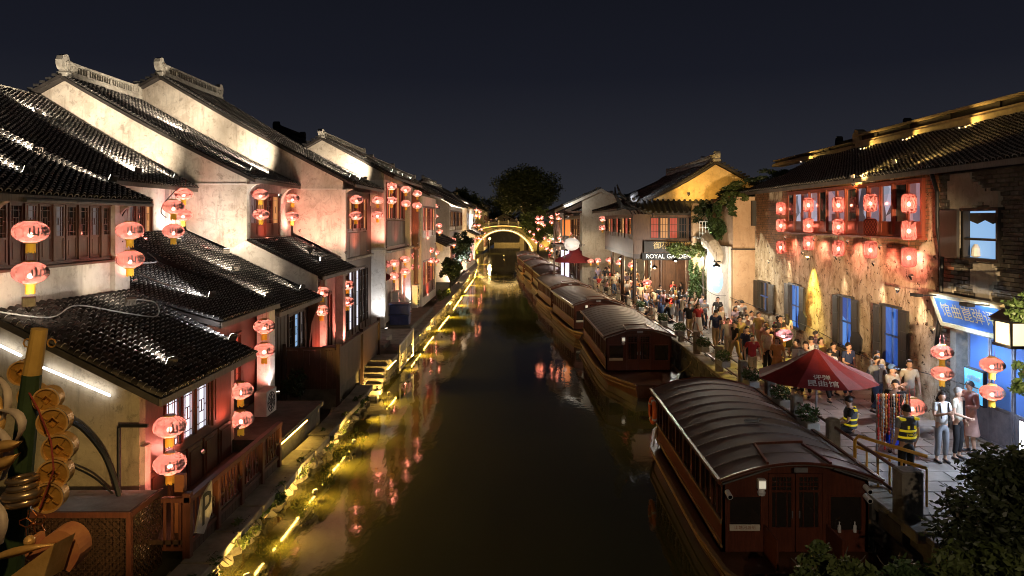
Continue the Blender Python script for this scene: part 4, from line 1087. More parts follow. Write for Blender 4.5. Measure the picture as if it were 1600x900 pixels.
mb = MB(); mb.hexa([(-5.60, 31.55, .95), (-5.57, 31.55, .95), (-5.43, 34.1, 1.2), (-5.46, 34.1, 1.2), (-5.60, 31.55, 1.38), (-5.57, 31.55, 1.38), (-5.43, 34.1, 1.7), (-5.46, 34.1, 1.7)]); mb.build('board', simple('board_cream', (.55, .50, .38), (.4, .36, .27), 5, .6, .2), nb)
BLUEC = simple('crate_blue', (.05, .07, .20), (.03, .04, .12), 5, .5, .1)
for i, (z, lab) in enumerate([(1.05, 'blue plastic crate, lower of the stack on the landing'), (1.66, 'blue plastic crate, upper of the stack on the landing')]):
    c = thing('crate', lab, 'crate', (-7.1, 40.6, z), 'blue crates on the landing')
    mb = MB(); mb.bbox(-7.75, -6.65, 40.3, 41.0, z, z + .52, .04); mb.build('body', BLUEC, c); mb = MB(); mb.box(-7.79, -6.61, 40.26, 41.04, z + .52, z + .59); mb.build('lid', BLUEC, c)
mb = MB(); mb.bbox(-8.2, -6.4, 39.5, 49, .42, 1.03, .03); o = mb.build('quay_step', STONE_D, None, loc=(-7.3, 39.5, .42)); tag(o, 'low stone quay step at the foot of the slatted house', 'step')
def ac(x, y, z, w_, h_, label, fans=1, s=-1):
    r = thing('cooling_unit', label, 'air conditioner', (x, y, z), 'outdoor cooling units')
    mb = MB(); mb.bbox(x - .18, x + .18, y, y + w_, z, z + h_, .02); mb.build('housing', WHITE_P, r)
    for k in range(fans):
        cz = z + h_ * (k + .5) / fans; cy = y + w_ * .45; rr = min(w_, h_ / fans) * .4; xx = x - s * .185
        mb = MB()
        for q in (.35, .7, 1): mb.tube([(xx, cy + rr * q * math.cos(a * PI / 8), cz + rr * q * math.sin(a * PI / 8)) for a in range(16)], .012, 4, closed=True)
        for a in range(4): mb.bar((xx, cy, cz), (xx, cy + rr * math.cos(a * PI / 2), cz + rr * math.sin(a * PI / 2)), .015)
        mb.build('fan_grille', IRON, r)
    return r
ac(-7.65, 41.6, 1.05, 1.0, 1.75, 'tall two-fan cooling unit on the landing beside the white pillar', 2)
ac(-7.2, 46.0, 1.3, .9, 1.5, 'white cooling unit on the landing by the white post', 2)
ac(-7.55, 20.1, 1.4, .8, .7, 'pale cooling unit on the ledge beyond the balcony', 1)

# ---- roof floodlights (each lights the roof and walls up-slope of it)
KW = (1, .82, .61)
def rflood(x, y, z, tx, ty, tz, p, lab, ang=70, col=KW): return flood((x, y, z + .2), (tx, ty, tz), p, lab, col, ang)
rflood(-7.5, 14.9, 3.85, -10.3, 15.6, 5.4, 122, 'boxy floodlight on the nearest low roof above the lattice windows', 80, (1, .92, .80))
rflood(-7.5, 18.0, 3.85, -10.6, 18.4, 5.7, 136, 'boxy floodlight at the far corner of the nearest low roof', 70, (.95, .93, .95))
rflood(-9.05, 20.3, 4.7, -13.2, 20.8, 6.2, 187, 'boxy floodlight on the middle low roof under the pale cable', 80, (.97, .93, .90))
rflood(-8.6, 23.6, 4.3, -12.6, 27.4, 6.9, 302, 'floodlight on the low roof facing the pink stained gable', 85)
rflood(-8.5, 26.8, 4.3, -12.5, 27.2, 6.0, 108, 'floodlight at the low roof corner beside the parapet', 70)
rflood(-10.6, 15.0, 7.9, -15.0, 15.6, 10.0, 187, 'floodlight on the nearest upper roof at the picture edge', 60)
rflood(-10.5, 17.9, 7.9, -15.5, 18.0, 10.4, 172, 'floodlight on the nearest upper roof by the eave corner', 60)
rflood(-12.2, 17.6, 8.6, -17.0, 20.0, 11.4, 302, 'silver floodlight standing midway up the nearest upper roof', 70)
rflood(-13.3, 24.2, 8.55, -17.0, 27.6, 10.2, 1620, 'floodlight on the set-back roof turned to the first tall gable', 95)
rflood(-13.2, 26.6, 8.5, -18.0, 26.9, 11.2, 259, 'dark floodlight at the corner of the set-back roof', 60)
rflood(-11.0, 28.4, 8.9, -16.5, 28.8, 11.8, 345, 'floodlight at the near eave of the first tall roof', 55)
rflood(-11.2, 31.0, 8.95, -15.0, 33.0, 10.9, 1404, 'floodlight at the far eave of the first tall roof, facing the second gable', 100)
rflood(-8.3, 33.6, 8.95, -13.0, 33.9, 11.6, 302, 'first of three floodlights at the eave of the tallest roof', 55)
rflood(-8.3, 35.6, 8.95, -13.0, 36.0, 11.6, 252, 'second of three floodlights at the eave of the tallest roof', 60)
rflood(-8.6, 37.8, 9.1, -10.8, 39.6, 10.1, 1080, 'third of three floodlights at the eave of the tallest roof', 105)
rflood(-7.7, 41.0, 9.7, -11.0, 41.2, 11.2, 187, 'first of three floodlights at the eave over the slatted storey', 80)
rflood(-7.7, 44.5, 9.7, -11.0, 44.8, 11.2, 187, 'second of three floodlights at the eave over the slatted storey', 80)
rflood(-7.7, 47.8, 9.7, -11.0, 48.2, 11.2, 187, 'third of three floodlights at the eave over the slatted storey', 80)
rflood(-8.6, 29.6, 5.2, -12.0, 27.9, 5.7, 7, 'small floodlight above the plank fence eave', 60)
rflood(-10.2, 24.8, 5.15, -12.8, 27.6, 7.4, 302, 'floodlight low on the roof below the bright wall corner', 110)
rflood(-9.2, 30.2, 5.6, -9.6, 33.0, 6.8, 259, 'floodlight on the small roof facing the weathered wall', 110)
rflood(-17.0, 24.6, 10.6, -19.0, 27.7, 11.6, 540, 'floodlight added high on the set-back roof below the first openwork ridge', 130)  # added to fill the dim upper part of the first gable
rflood(-14.6, 30.2, 10.85, -18.0, 33.0, 13.2, 540, 'floodlight added high on the first tall roof below the second openwork ridge', 130)  # added to brighten the upper part of the second gable
rflood(-11.2, 26.4, 5.7, -12.0, 27.7, 7.4, 120, 'floodlight under the weathered gable on the low roof', 140, (1, .80, .62))
# wall and pillar uplights
flood((-7.6, 38.6, 1.1), (-8.3, 39.5, 3.2), 420, 'small white uplight at the foot of the white pillar', (.93, .95, 1), 80, .8, None, .14, 'small uplights')
flood((-7.75, 22.0, 1.65), (-8.25, 22.3, 3.2), 60, 'small white uplight at the foot of the pink pier', (.93, .95, 1), 90, .8, None, .14, 'small uplights')
flood((-9.5, 27.3, 8.0), (-10.9, 27.75, 8.1), 45, 'small spot on the left bracket of the small upper window', (1, .95, .9), 120, .8, None, .12, 'small uplights')
flood((-7.6, 46.6, 1.6), (-7.8, 46.9, 4.0), 200, 'small white uplight at the foot of the white post', (.93, .95, 1), 90, .8, None, .14, 'small uplights')
rflood(-9.3, 13.2, 5.3, -10.3, 14.6, 5.8, 43, 'floodlight lying on the nearest low roof against the white wall, at the picture edge', 120)
rflood(-9.2, 16.4, 4.95, -10.3, 17.4, 6.0, 43, 'floodlight lying on the nearest low roof by the pilaster', 120)
rflood(-12.6, 25.6, 6.1, -13.5, 27.6, 8.2, 115, 'floodlight at the bright wall corner, behind the lantern pair', 130, (.95, .95, 1))
# far west roofs
for i, (x, y, z, tx, ty, tz, p, lab) in enumerate([(-7.4, 53, 9.2, -11, 54, 10.6, 300, 'on the narrow reddish house'), (-8.0, 61, 5.6, -9.4, 66, 6.2, 500, 'on the small pent roof'), (-8.0, 74, 9.1, -12.5, 77, 11.4, 700, 'on the violet walled house'), (-9, 84, 9.4, -11, 88, 10, 900, 'facing the gable of the white windowed house'), (-7.4, 92, 9.2, -11, 96, 11, 600, 'on the white windowed house'), (-6.2, 92, 5.9, -7.4, 96, 7.0, 500, 'on the pent roof of the white windowed house'), (-9, 103, 10, -12, 107, 11.5, 1500, 'facing the twin gabled house'), (-9.2, 112, 10, -13, 115, 13, 900, 'on the twin gabled house'), (-6.8, 74.5, 2.2, -7.6, 80, 6, 500, 'low against the violet side wall')]):
    flood((x, y, z), (tx, ty, tz), p * 8, f'distant floodlight {lab}', (.75, .68, 1.0) if 'violet side' in lab else KW, 110, .8)

# pink wall washers under the eaves and golden edge lamps added to make the water glow
def washer(x, y, z, tx, ty, tz, p, where, ang=120):
    flood((x, y, z), (tx, ty, tz), p * 2.7, f'small pink wall washer {where}', (1, .27, .20), ang, .9, LENS_P, .10, 'pink wall washers')
LENS_P = emit('washer_lens', (1, .35, .28), .6, (.6, .3, .3))
washer(-9.9, 17.9, 5.5, -10.4, 17.8, 6.6, 14, 'at the pilaster ending the window band')
washer(-12.7, 26.0, 6.5, -13.4, 26.6, 7.4, 40, 'by the lantern pair at the bright wall corner')
washer(-7.85, 21.5, 1.7, -8.4, 22.2, 3.4, 40, 'below the pier over the balcony end')
washer(-7.8, 28.4, 1.5, -8.6, 28.6, 3.2, 70, 'beside the red doorway over the fence')
washer(-7.8, 31.6, 1.5, -8.5, 31.9, 3.4, 70, 'behind the iron chair at the fence end')
washer(-10.3, 32.2, 6.6, -11.3, 32.2, 7.6, 70, 'under the right bracket of the small upper window')
washer(-8.2, 32.2, 5.6, -8.9, 33.1, 7.2, 60, 'low on the weathered wall under the third roof')
washer(-7.6, 38.7, 5.6, -8.3, 39.5, 7.6, 130, 'on the cap of the white pillar')
washer(-7.2, 43.5, 5.5, -8.0, 43.0, 7.6, 90, 'on the ledge below the slatted storey')
washer(-7.2, 47.4, 5.5, -7.9, 47.6, 7.6, 90, 'on the ledge beside the brown post')
washer(-7.3, 41.8, 1.3, -8.2, 42.0, 3.4, 130, 'at the foot of the first door past the white pillar')
washer(-7.3, 45.0, 1.2, -8.2, 45.0, 3.4, 130, 'between the two doors on the landing')
washer(-7.3, 48.4, 1.2, -8.2, 48.2, 3.4, 120, 'behind the brown post at ground level')
washer(-6.8, 53.5, 1.0, -7.4, 54, 4.5, 260, 'at the foot of the narrow reddish house')
washer(-6.8, 53.5, 5.3, -7.4, 54, 7.5, 200, 'halfway up the narrow reddish house')
washer(-6.9, 66, 3.3, -8.8, 66, 4.2, 250, 'under the small pent roof')
washer(-6.2, 93, 1.2, -7.2, 94, 3.6, 700, 'at the near part of the pink ground storey')
washer(-6.4, 100, 1.2, -7.2, 101, 3.6, 700, 'at the far part of the pink ground storey')
washer(-6.6, 78, 1.5, -7.5, 79, 4.5, 400, 'behind the dark leafy waterside tree')
for k, (y, p) in enumerate([(12.8, 60), (15.2, 80), (17.6, 110), (20.0, 150), (22.4, 160), (24.8, 170), (27.0, 190), (33.0, 210), (36.5, 230), (40.5, 260), (45, 300), (51, 480), (58, 800), (66, 1100), (76, 1600), (88, 2200)]):
    x = lbx(y) + .36
    flood((x, y, .62), (x + .75, y, 0), p * 2.5, f'{(ORD + ["tenth", "eleventh", "twelfth", "thirteenth", "fourteenth", "fifteenth", "sixteenth"])[k]} added golden lamp, counting from the viewer, on the canal wall edge over the water', (1, .60, .09), 112, 1.0, LENS_E, .09, 'added golden edge lamps over the water')  # lamps added to spread a golden glow on the water

washer(-7.0, 15.3, 2.0, -7.5, 15.0, 2.9, 26, 'added on the nearest balcony below the lattice windows', 140)  # this and the next washers added to lift the dark timber fronts
washer(-7.0, 17.2, 2.0, -7.5, 17.4, 2.9, 30, 'added on the nearest balcony beyond the lattice windows', 140)
washer(-6.7, 13.6, 2.1, -7.5, 13.9, 2.4, 14, 'added at the corner of the ochre gable', 140)
washer(-7.8, 19.5, 1.7, -8.5, 19.8, 3.0, 50, 'added below the dark middle window behind the balcony', 140)
washer(-12.0, 26.4, 5.9, -12.0, 27.7, 6.9, 50, 'added at the foot of the first tall gable', 140)  # gable washers added in place of the lanterns' pink glow
washer(-9.6, 31.9, 5.9, -9.8, 33.0, 7.2, 60, 'added at the foot of the second tall gable', 140)
washer(-10.4, 29.5, 6.2, -11.0, 29.6, 7.4, 40, 'below the small upper window', 140)
washer(-12.9, 24.0, 6.3, -13.4, 24.3, 7.2, 30, 'below the small red window', 140)
washer(-7.9, 35.5, 5.5, -8.6, 35.6, 7.0, 60, 'below the tall dark window under the third roof', 140)

for (x, y, z, tx, ty, tz, p, l) in [(-6.6, 70, .9, -7.6, 74, 3.5, 900, 'below the violet walled house'), (-6.7, 84, 1.0, -7.6, 87, 4.0, 1300, 'between the violet wall and the white windowed storey'), (-7.4, 106, 1.0, -9, 110, 4.5, 2200, 'before the twin gabled house')]:
    flood((x, y, z), (tx, ty, tz), p, f'warm facade lamp {l}', (1, .70, .42), 140, .9, LENS_E, .2, 'added warm facade lamps')  # lamps added to brighten the dark far bank

washer(-9.3, 31.2, 5.3, -10.2, 33.0, 6.2, 60, 'in the corner of the small roof against the second tall gable', 150)
# ------------------------------------------------------------------ east (right) bank
LENS_S = emit('small_lens', (1, .85, .6), .8, (.6, .5, .4))
ROOF_P = Prof(1, 11.05, 8.42, 15.2, .40, .013)
WORN = NT('wall_worn'); t = WORN; v = t.pos()
big = t.noise(v, .7, 7, .7, .6); st = t.noise(t.pos((2, 2, .4)), 1.5, 6, .7); sm = t.noise(v, 4.6, 8, .75, .3); fine = t.noise(v, 14, 4, .7); pa = t.noise(v, .33, 4, .6, .4)
c = t.ramp(big, [(.38, (.26, .19, .12)), (.46, (.48, .39, .26)), (.55, (.60, .51, .37)), (.64, (.70, .63, .51))])
c = t.mix(t.ramp(st, [(.5, 0.), (.7, .7)]), c, (.20, .12, .055))
# fallen plaster shows brick courses
bt = t.n('ShaderNodeTexBrick'); mp = t.n('ShaderNodeMapping'); g = t.n('ShaderNodeNewGeometry'); mp.inputs['Rotation'].default_value = (R(90), 0, R(90))
sx = t.n('ShaderNodeSeparateXYZ'); cb = t.n('ShaderNodeCombineXYZ'); t.l(g.outputs['Position'], sx.inputs[0]); t.l(sx.outputs['Y'], cb.inputs[0]); t.l(sx.outputs['Z'], cb.inputs[1])
t.l(cb.outputs[0], bt.inputs['Vector']); bt.inputs['Scale'].default_value = 1; bt.inputs['Brick Width'].default_value = .30; bt.inputs['Row Height'].default_value = .11; bt.inputs['Mortar Size'].default_value = .012
bt.inputs['Color1'].default_value = (.30, .14, .07, 1); bt.inputs['Color2'].default_value = (.19, .10, .06, 1); bt.inputs['Mortar'].default_value = (.11, .08, .05, 1)
top = t.ramp(sx.outputs['Z'], [(0, 0.), (1, 0.)])
mr = t.n('ShaderNodeMapRange'); mr.inputs['From Min'].default_value = 4.6; mr.inputs['From Max'].default_value = 6.6; mr.inputs['To Min'].default_value = 0; mr.inputs['To Max'].default_value = .17; t.l(sx.outputs['Z'], mr.inputs[0])
ad = t.n('ShaderNodeMath', operation='ADD'); t.l(pa, ad.inputs[0]); t.l(mr.outputs[0], ad.inputs[1])
msk = t.ramp(ad.outputs[0], [(.57, 0.), (.62, 1.)])
c = t.mix(msk, c, bt.outputs['Color'])
fl = t.ramp(sm, [(.57, 0.), (.605, 1.)]); c = t.mix(fl, c, (.055, .035, .02))
wide = t.noise(t.pos((1, 1, .55)), 1.9, 9, .8, .8); c = t.mix(t.ramp(wide, [(.50, 0.), (.62, .75)]), c, (.15, .085, .035)); c = t.mix(t.ramp(wide, [(.30, .7), (.40, 0.)]), c, (.68, .62, .50))
hh = t.mix(msk, fine, bt.outputs['Fac'])
t.bsdf(c, .85, 0, t.bump(t.mix(fl, hh, (0, 0, 0)), .6, .03), .2); WORN = WORN.m
PL_ORANGE = plaster('plaster_tan', (.46, .33, .22), (.36, .24, .15), (.22, .14, .09), .5)
BRICK = simple('brick', (.15, .135, .11), (.07, .062, .05), 5, .85, .6, rand=.55, bd=.02)
BRICK_R = simple('brick_red', (.26, .10, .055), (.12, .05, .03), 5, .85, .6, rand=.5, bd=.02)
SHUT = wood('shutter_black', (.035, .028, .022), (.014, .012, .010), .55)
BLUEWOOD = simple('paint_blue', (.05, .12, .42), (.03, .08, .28), 3, .5, .2)

WOOD_RR = wood('wood_deep_red', (.30, .060, .030), (.14, .030, .016))
R1 = thing('quay_house', 'long weathered ochre house with red window band and blue lit windows', 'house', (11.5, 15.5, QZ))
wins = [(29.3, 30.4, 2.5, 4.27), (24.6, 25.6, 2.5, 4.27), (21.5, 22.55, 2.5, 4.3)]
holes = [w_ for w_ in wins] + [(20.2, 30.6, 6.5, 8.2)]
mb = MB(); mb.wall('x', 11.5, 11.85, 19.6, 35.2, QZ - .05, 8.5, holes + [(33.0, 34.4, 2.7, 4.05)]); mb.build('front_wall', WORN, R1)
tile_roof(R1, ROOF_P, 14.2, 36.0, .24, .125, thick=.12)
window_band(R1, 1, 11.42, 20.2, 30.6, 6.58, 8.15, 13, [ROOM_A, PANE_DK, ROOM_B, ROOM_A, ROOM_B, PANE_DK, ROOM_A], WOOD_RR, .24, lat=False)
YRIDGE = simple('ridge_tan', (.42, .33, .20), (.25, .19, .12), 4, .8, .3)
def bigridge(d0, d1, z, h, lab='ridge'):
    mb = MB(); mb.bbox(14.9, 15.5, d0, d1, z, z + h * .35); mb.bbox(14.97, 15.43, d0, d1, z + h * .37, z + h * .52); mb.build('ridge_base', YRIDGE, R1)
    mb = MB(); mb.bbox(14.92, 15.48, d0, d1, z + h * .88, z + h); mb.build('ridge_cap', YRIDGE, R1)
    mb = MB(); y = d0
    while y < d1: mb.box(15.05, 15.35, y, y + .22, z + h * .5, z + h * .9); y += 2.6
    mb.box(15.12, 15.3, d0, d1, z + h * .5, z + h * .89); mb.build('ridge_slats', DECK, R1)
zr = ROOF_P.z(15.2)
bigridge(14.5, 31.8, zr - .06, .64); bigridge(32.2, 42.5, zr - .06, .38); 
mb = MB(); mb.prism([(31.5, zr + .2), (32.2, zr + .2), (32.25, zr + .6), (32.0, zr + .85), (31.7, zr + .72)], 'x', 15.0, 15.4); mb.build('ridge_finial', YRIDGE, R1)
back_slope(R1, ROOF_P, 14.2, 36, 3)
# tile ends catching the light along the eave
def shutter_window(y0, y1, z0, z1, pane, open_out=True):
    fr = MB(); fr.box(11.42, 11.72, y0, y0 + .06, z0, z1); fr.box(11.42, 11.72, y1 - .06, y1, z0, z1); fr.box(11.38, 11.72, y0 - .05, y1 + .05, z1, z1 + .07); fr.box(11.38, 11.72, y0 - .05, y1 + .05, z0 - .07, z0)
    f = fr.build('window', SHUT, R1)
    mb = MB(); mb.box(11.53, 11.55, y0 + .06, y1 - .06, z0, z1); mb.build('pane', pane, f)
    mb = MB(); m = (z0 + z1) / 2; mb.box(11.49, 11.525, y0 + .06, y1 - .06, m - .03, m + .03); mb.box(11.49, 11.525, (y0 + y1) / 2 - .025, (y0 + y1) / 2 + .025, z0, z1)
    for k in range(1): mb.box(11.49, 11.525, y0 + .06, y0 + .11, z0, z1)
    mb.build('glazing_bar', BLUEWOOD, f)
    w_ = (y1 - y0) * .50
    for (yy, sg) in ((y0, -1), (y1, 1)):
        mb = MB(); a = yy + sg * .02; b = yy + sg * (w_)
        mb.box(11.40, 11.46, min(a, b), max(a, b), z0, z1)
        for q in (0.04, .36, .68):
            mb.box(11.385, 11.40, min(a, b) + .05, max(a, b) - .05, z0 + (z1 - z0) * q, z0 + (z1 - z0) * (q + .28))
        mb.build('shutter', SHUT, R1)
for i, w_ in enumerate(wins): shutter_window(*w_, ROOM_BL)
shutter_window(33.0, 34.4, 2.7, 4.05, PANE_DK)
# protruding tan block at the far end
mb = MB(); mb.box(10.4, 11.5, 35.2, 39.0, QZ - .05, 8.2); mb.build('tan_block', PL_ORANGE, R1)
mb = MB(); mb.box(11.3, 11.5, 34.95, 35.2, 6.75, 8.0); mb.build('dark_shutter', SHUT, R1)
mb = MB(); mb.box(10.30, 11.5, 35.12, 35.2, 5.55, 5.62); mb.build('string_course', IRON, R1)
# near brick end
mb = MB(); mb.wall('x', 11.62, 12.0, 14.0, 19.6, QZ - .05, 8.3, [(17.1, 18.5, 6.05, 7.25), (16.1, 18.7, QZ, 4.1)]); mb.build('brick_core', MORTAR, R1)
bm_ = MB().bbox(-.06, .06, -.145, .145, -.045, .045, .006).mesh('brick', BRICK); bmr = MB().bbox(-.06, .06, -.145, .145, -.045, .045, .006).mesh('brick', BRICK_R)
plq = lambda y, z: .9 * noise.noise(Vector((y * 1.1, z * 1.1, 3.1))) + .55 * math.exp(-((y - 18.1) / 1.0) ** 2 - ((z - 7.5) / .7) ** 2) + .42 * math.exp(-((y - 17.8) / .9) ** 2 - ((z - 5.6) / .4) ** 2) - .1
cand = []
z = QZ + .1; row = 0
while z < 8.2:
    y = 14.6 + (row % 2) * .15
    while y < 19.6:
        ok = not (16.95 < y < 18.65 and 5.95 < z < 7.35) and not (16.0 < y < 18.8 and z < 4.2)
        pl = plq(y, z) > .24 and z > 4.5     # patches where plaster still covers the brick
        if ok and not pl: cand.append((y, z))
        y += .31
    z += .108; row += 1
cand.sort(key=lambda p: (11.6 / p[0] > .72, math.hypot(11.6, p[0], p[1] - 7)))
rest = MB()
for i, (y, z) in enumerate(cand):
    if i < 290: inst('brick', bmr if (z < 4.6 or (y > 19 and z < 6)) else bm_, R1, (11.60 + rnd.uniform(-.012, .012), y, z), (0, 0, rnd.uniform(-.02, .02)))
    else: k = rnd.uniform(-.012, .012); rest.box(11.54 + k, 11.66 + k, y - .145, y + .145, z - .045, z + .045)
rest.build('far_bricks', BRICK, R1, kind='stuff')
NY, NZ = 46, 46; pv = {}
for i in range(NY + 1):
    for j in range(NZ + 1):
        y = 14.6 + 5.0 * i / NY; z = 4.3 + 3.95 * j / NZ; q = plq(y, z) + .10 * noise.noise(Vector((y * 4, z * 4, 0)))
        pv[i, j] = (y, z, q)
for i in range(NY):
    for j in range(NZ):
        y, z, q = pv[i, j]
        if not (q > .20 and not (16.9 < y < 18.6 and 5.9 < z < 7.3)): pv.pop((i, j))
for k in [k for k in pv if k[0] >= NY or k[1] >= NZ]: pv.pop(k)
while pv:                                   # every island of plaster is a piece of its own
    st_ = [next(iter(pv))]; mb = MB(); nc_ = 0
    while st_:
        k = st_.pop()
        if k not in pv: continue
        y, z, q = pv.pop(k); nc_ += 1; mb.box(11.50, 11.62, y, y + 5.0 / NY, z, z + 3.95 / NZ); st_ += [(k[0] + 1, k[1]), (k[0] - 1, k[1]), (k[0], k[1] + 1), (k[0], k[1] - 1)]
    if nc_ > 5: mb.build('plaster_patch', PL_GREY, R1)
# upper small window with open shutters
fr = MB(); fr.box(11.48, 11.7, 17.1, 17.17, 6.05, 7.25); fr.box(11.48, 11.7, 18.43, 18.5, 6.05, 7.25); fr.box(11.46, 11.7, 17.05, 18.55, 7.25, 7.33); fr.box(11.46, 11.7, 17.05, 18.55, 5.97, 6.05); fr.box(11.5, 11.6, 17.17, 18.43, 6.5, 6.56)
f = fr.build('window', SHUT, R1); mb = MB(); mb.box(11.66, 11.68, 17.17, 18.43, 6.05, 7.25); mb.build('pane', PANE_COOL, f)
mb = MB(); mb.box(11.36, 11.44, 18.52, 19.3, 6.02, 7.28); mb.build('shutter', SHUT, R1)
mb = MB(); mb.prism([(17.2, 7.2), (18.4, 7.2), (18.4, 7.0), (18.1, 6.92), (17.8, 7.02), (17.5, 6.92), (17.2, 7.0)], 'x', 11.63, 11.65); mb.build('valance', simple('cloth_dark', (.10, .085, .07)), f)
mb = MB(); mb.lathe([(.05, 6.06), (.12, 6.1), (.1, 6.3), (.04, 6.4)], 10, (11.6, 18.1, 0)); mb.build('jar', WHITE_P, f)
mb = MB(); mb.tube([(11.42, 19.75, 8.3), (11.42, 19.5, 7.8), (11.4, 19.45, 6.8), (11.4, 19.25, 6.0), (11.4, 19.3, 4.6), (11.42, 19.6, 3.2)], .055, 8); mb.build('drain_pipe', IRON, R1)
# doorway: blue lit
mb = MB(); mb.box(11.45, 11.62, 16.0, 18.85, 4.1, 4.35); mb.box(11.45, 11.62, 18.7, 18.95, QZ, 4.1); mb.box(11.45, 11.62, 15.85, 16.1, QZ, 4.1); mb.build('door_frame', simple('wood_dull', (.22, .19, .16), (.12, .1, .08), 6, .7, .3), R1)
for (a, b) in ((16.1, 16.95), (16.97, 17.8), (17.82, 18.68)):
    leaf_window(R1, 1, 11.75, a, b, QZ, 4.08, DOOR_BL, simple('door_wood', (.20, .20, .22), (.10, .10, .12), 4, .6, .2), .35, False, 'door')
# sign board with frame, leaning out
SB = thing('shop_sign', 'long blue sign with gold Chinese characters in a pale carved frame over the blue doorway', 'sign', (11.2, 17.6, 4.6))
M3 = cols(Vector((0, -1, 0)), Vector((-.34, 0, .94)).normalized(), Vector((-.94, 0, -.34)).normalized())
cen = Vector((11.22, 17.75, 4.62))
def sbx(x0, x1, y0, y1, z0, z1, nm, m):
    mb = MB(); mb.bbox(x0, x1, y0, y1, z0, z1, .006); mb.v = [tuple(cen + M3 @ Vector(v)) for v in mb.v]; mb.build(nm, m, SB)
CREAM = simple('frame_cream', (.55, .50, .34), (.38, .33, .2), 8, .6, .3)
sbx(-1.32, 1.32, -.36, .36, -.03, .03, 'board', simple('sign_blue', (.045, .13, .40), (.03, .09, .30), 3, .4, .1))
for a in ((-1.44, 1.44, .36, .47, -.04, .06), (-1.44, 1.44, -.47, -.36, -.04, .06), (-1.44, -1.32, -.36, .36, -.04, .06), (1.32, 1.44, -.36, .36, -.04, .06)): sbx(*a, 'frame', CREAM)
lettering(SB, '馆曲崑弹评', .44, cen + M3 @ Vector((-.05, 0, .038)), M3, simple('gold_letter', (.75, .62, .28), (.6, .48, .2), 5, .35, 0, .6))
for x in (-1.1, 1.05):
    mb = MB(); mb.bar(cen + M3 @ Vector((x, .42, .05)), cen + M3 @ Vector((x, .62, .55)), .03); mb.bbox(-.16, .16, -.1, .1, -.04, .04); k = len(mb.v) - 24
    C2 = cen + M3 @ Vector((x, .62, .55))
    for i in range(k, len(mb.v)): mb.v[i] = tuple(C2 + Vector((mb.v[i][1], mb.v[i][0], mb.v[i][2])))
    mb.build('sign_lamp', IRON, SB)
    spot(SB, C2 - Vector((0, 0, .06)), cen + M3 @ Vector((x * .6, -.4, -.3)), 110, (.70, .85, 1), 120, .9)
# box lantern on the wall
BL = thing('box_lamp', 'glowing square box lamp with dark frame at the picture edge beside the blue sign', 'lamp', (10.9, 15.75, 4.4))
PANEL_L = emit('lamp_paper', (1, .80, .48), 1.1, (.8, .7, .5))
for (a, b, c_, d_) in ((10.72, 11.18, 15.5, 15.52), (10.72, 11.18, 16.0, 16.02)): mb = MB(); mb.box(a, b, c_, d_, 4.25, 4.72); mb.build('panel', PANEL_L, BL)
for x in (10.70, 11.18): mb = MB(); mb.box(x, x + .02, 15.52, 16.0, 4.25, 4.72); mb.build('panel', PANEL_L, BL)
mb = MB()
for x in (10.68, 11.18):
    for y in (15.47, 16.0): mb.box(x, x + .045, y, y + .045, 4.2, 4.78)
mb.box(10.64, 11.26, 15.43, 16.09, 4.74, 4.80); mb.box(10.66, 11.24, 15.45, 16.07, 4.18, 4.24)
mb.prism([(10.6, 4.8), (11.3, 4.8), (10.95, 5.0)], 'y', 15.4, 16.12); mb.build('frame', IRON, BL)
mb = MB(); mb.bar((11.0, 15.76, 4.95), (11.55, 15.76, 5.0), .04); mb.build('arm', IRON, BL)
point(BL, (10.5, 15.6, 4.3), 10, (1, .75, .42), .15)
def lightbox(y0, y1, z0, z1, x, m, label, txt=None):
    r = thing('light_box', label, 'lit sign', (x, (y0 + y1) / 2, z0)); mb = MB(); mb.bbox(x, x + .1, y0 - .04, y1 + .04, z0 - .04, z1 + .04); mb.build('case', IRON, r)
    mb = MB(); mb.box(x - .008, x, y0, y1, z0, z1); mb.build('face', m, r)
    if txt:
        for k, (s_, sz, dz) in enumerate(txt): lettering(r, s_, sz, (x - .012, (y0 + y1) / 2, z1 - dz), cols((0, -1, 0), (0, 0, 1), (-1, 0, 0)), WHITE_P if m is not LBW else simple('print_grey', (.3, .3, .32)))
LBW = emit('lightbox_white', (.88, .9, 1.0), 2.2, (.8, .8, .8)); LBB = emit('lightbox_blue', (.08, .42, .75), .9, (.1, .4, .6))
lightbox(14.95, 15.5, 1.75, 2.6, 10.9, LBW, 'bright white standing light box at the foot of the brick wall')
lightbox(17.3, 18.0, 2.45, 3.25, 11.25, LBB, 'light blue poster beside the blue doorway', [('山塘昆曲', .15, .2), ('评弹', .2, .45), ('演出', .12, .65)])
spot(R1, (10.7, 15.2, 3.6), (9.2, 16.2, 1.4), 330, (.62, .76, 1), 150, .8, .2)
# small wall things
for i, (y, z) in enumerate([(28.9, 2.9), (24.2, 2.8)]):
    mb = MB(); poly = [(y + .42 * math.cos(a * PI / 4 + .3) * (1.1 if a % 2 else .95), z + .42 * math.sin(a * PI / 4 + .3)) for a in range(8)]; mb.prism(poly, 'x', 11.36, 11.42)
    o = mb.build('wall_plaque', BLACK_P, None, loc=(11.4, y, z)); tag(o, f'dark irregular wooden plaque on the ochre wall {"under the yellow light" if i == 0 else "left of the nearest blue window"}', 'plaque', 'dark plaques on the ochre wall')
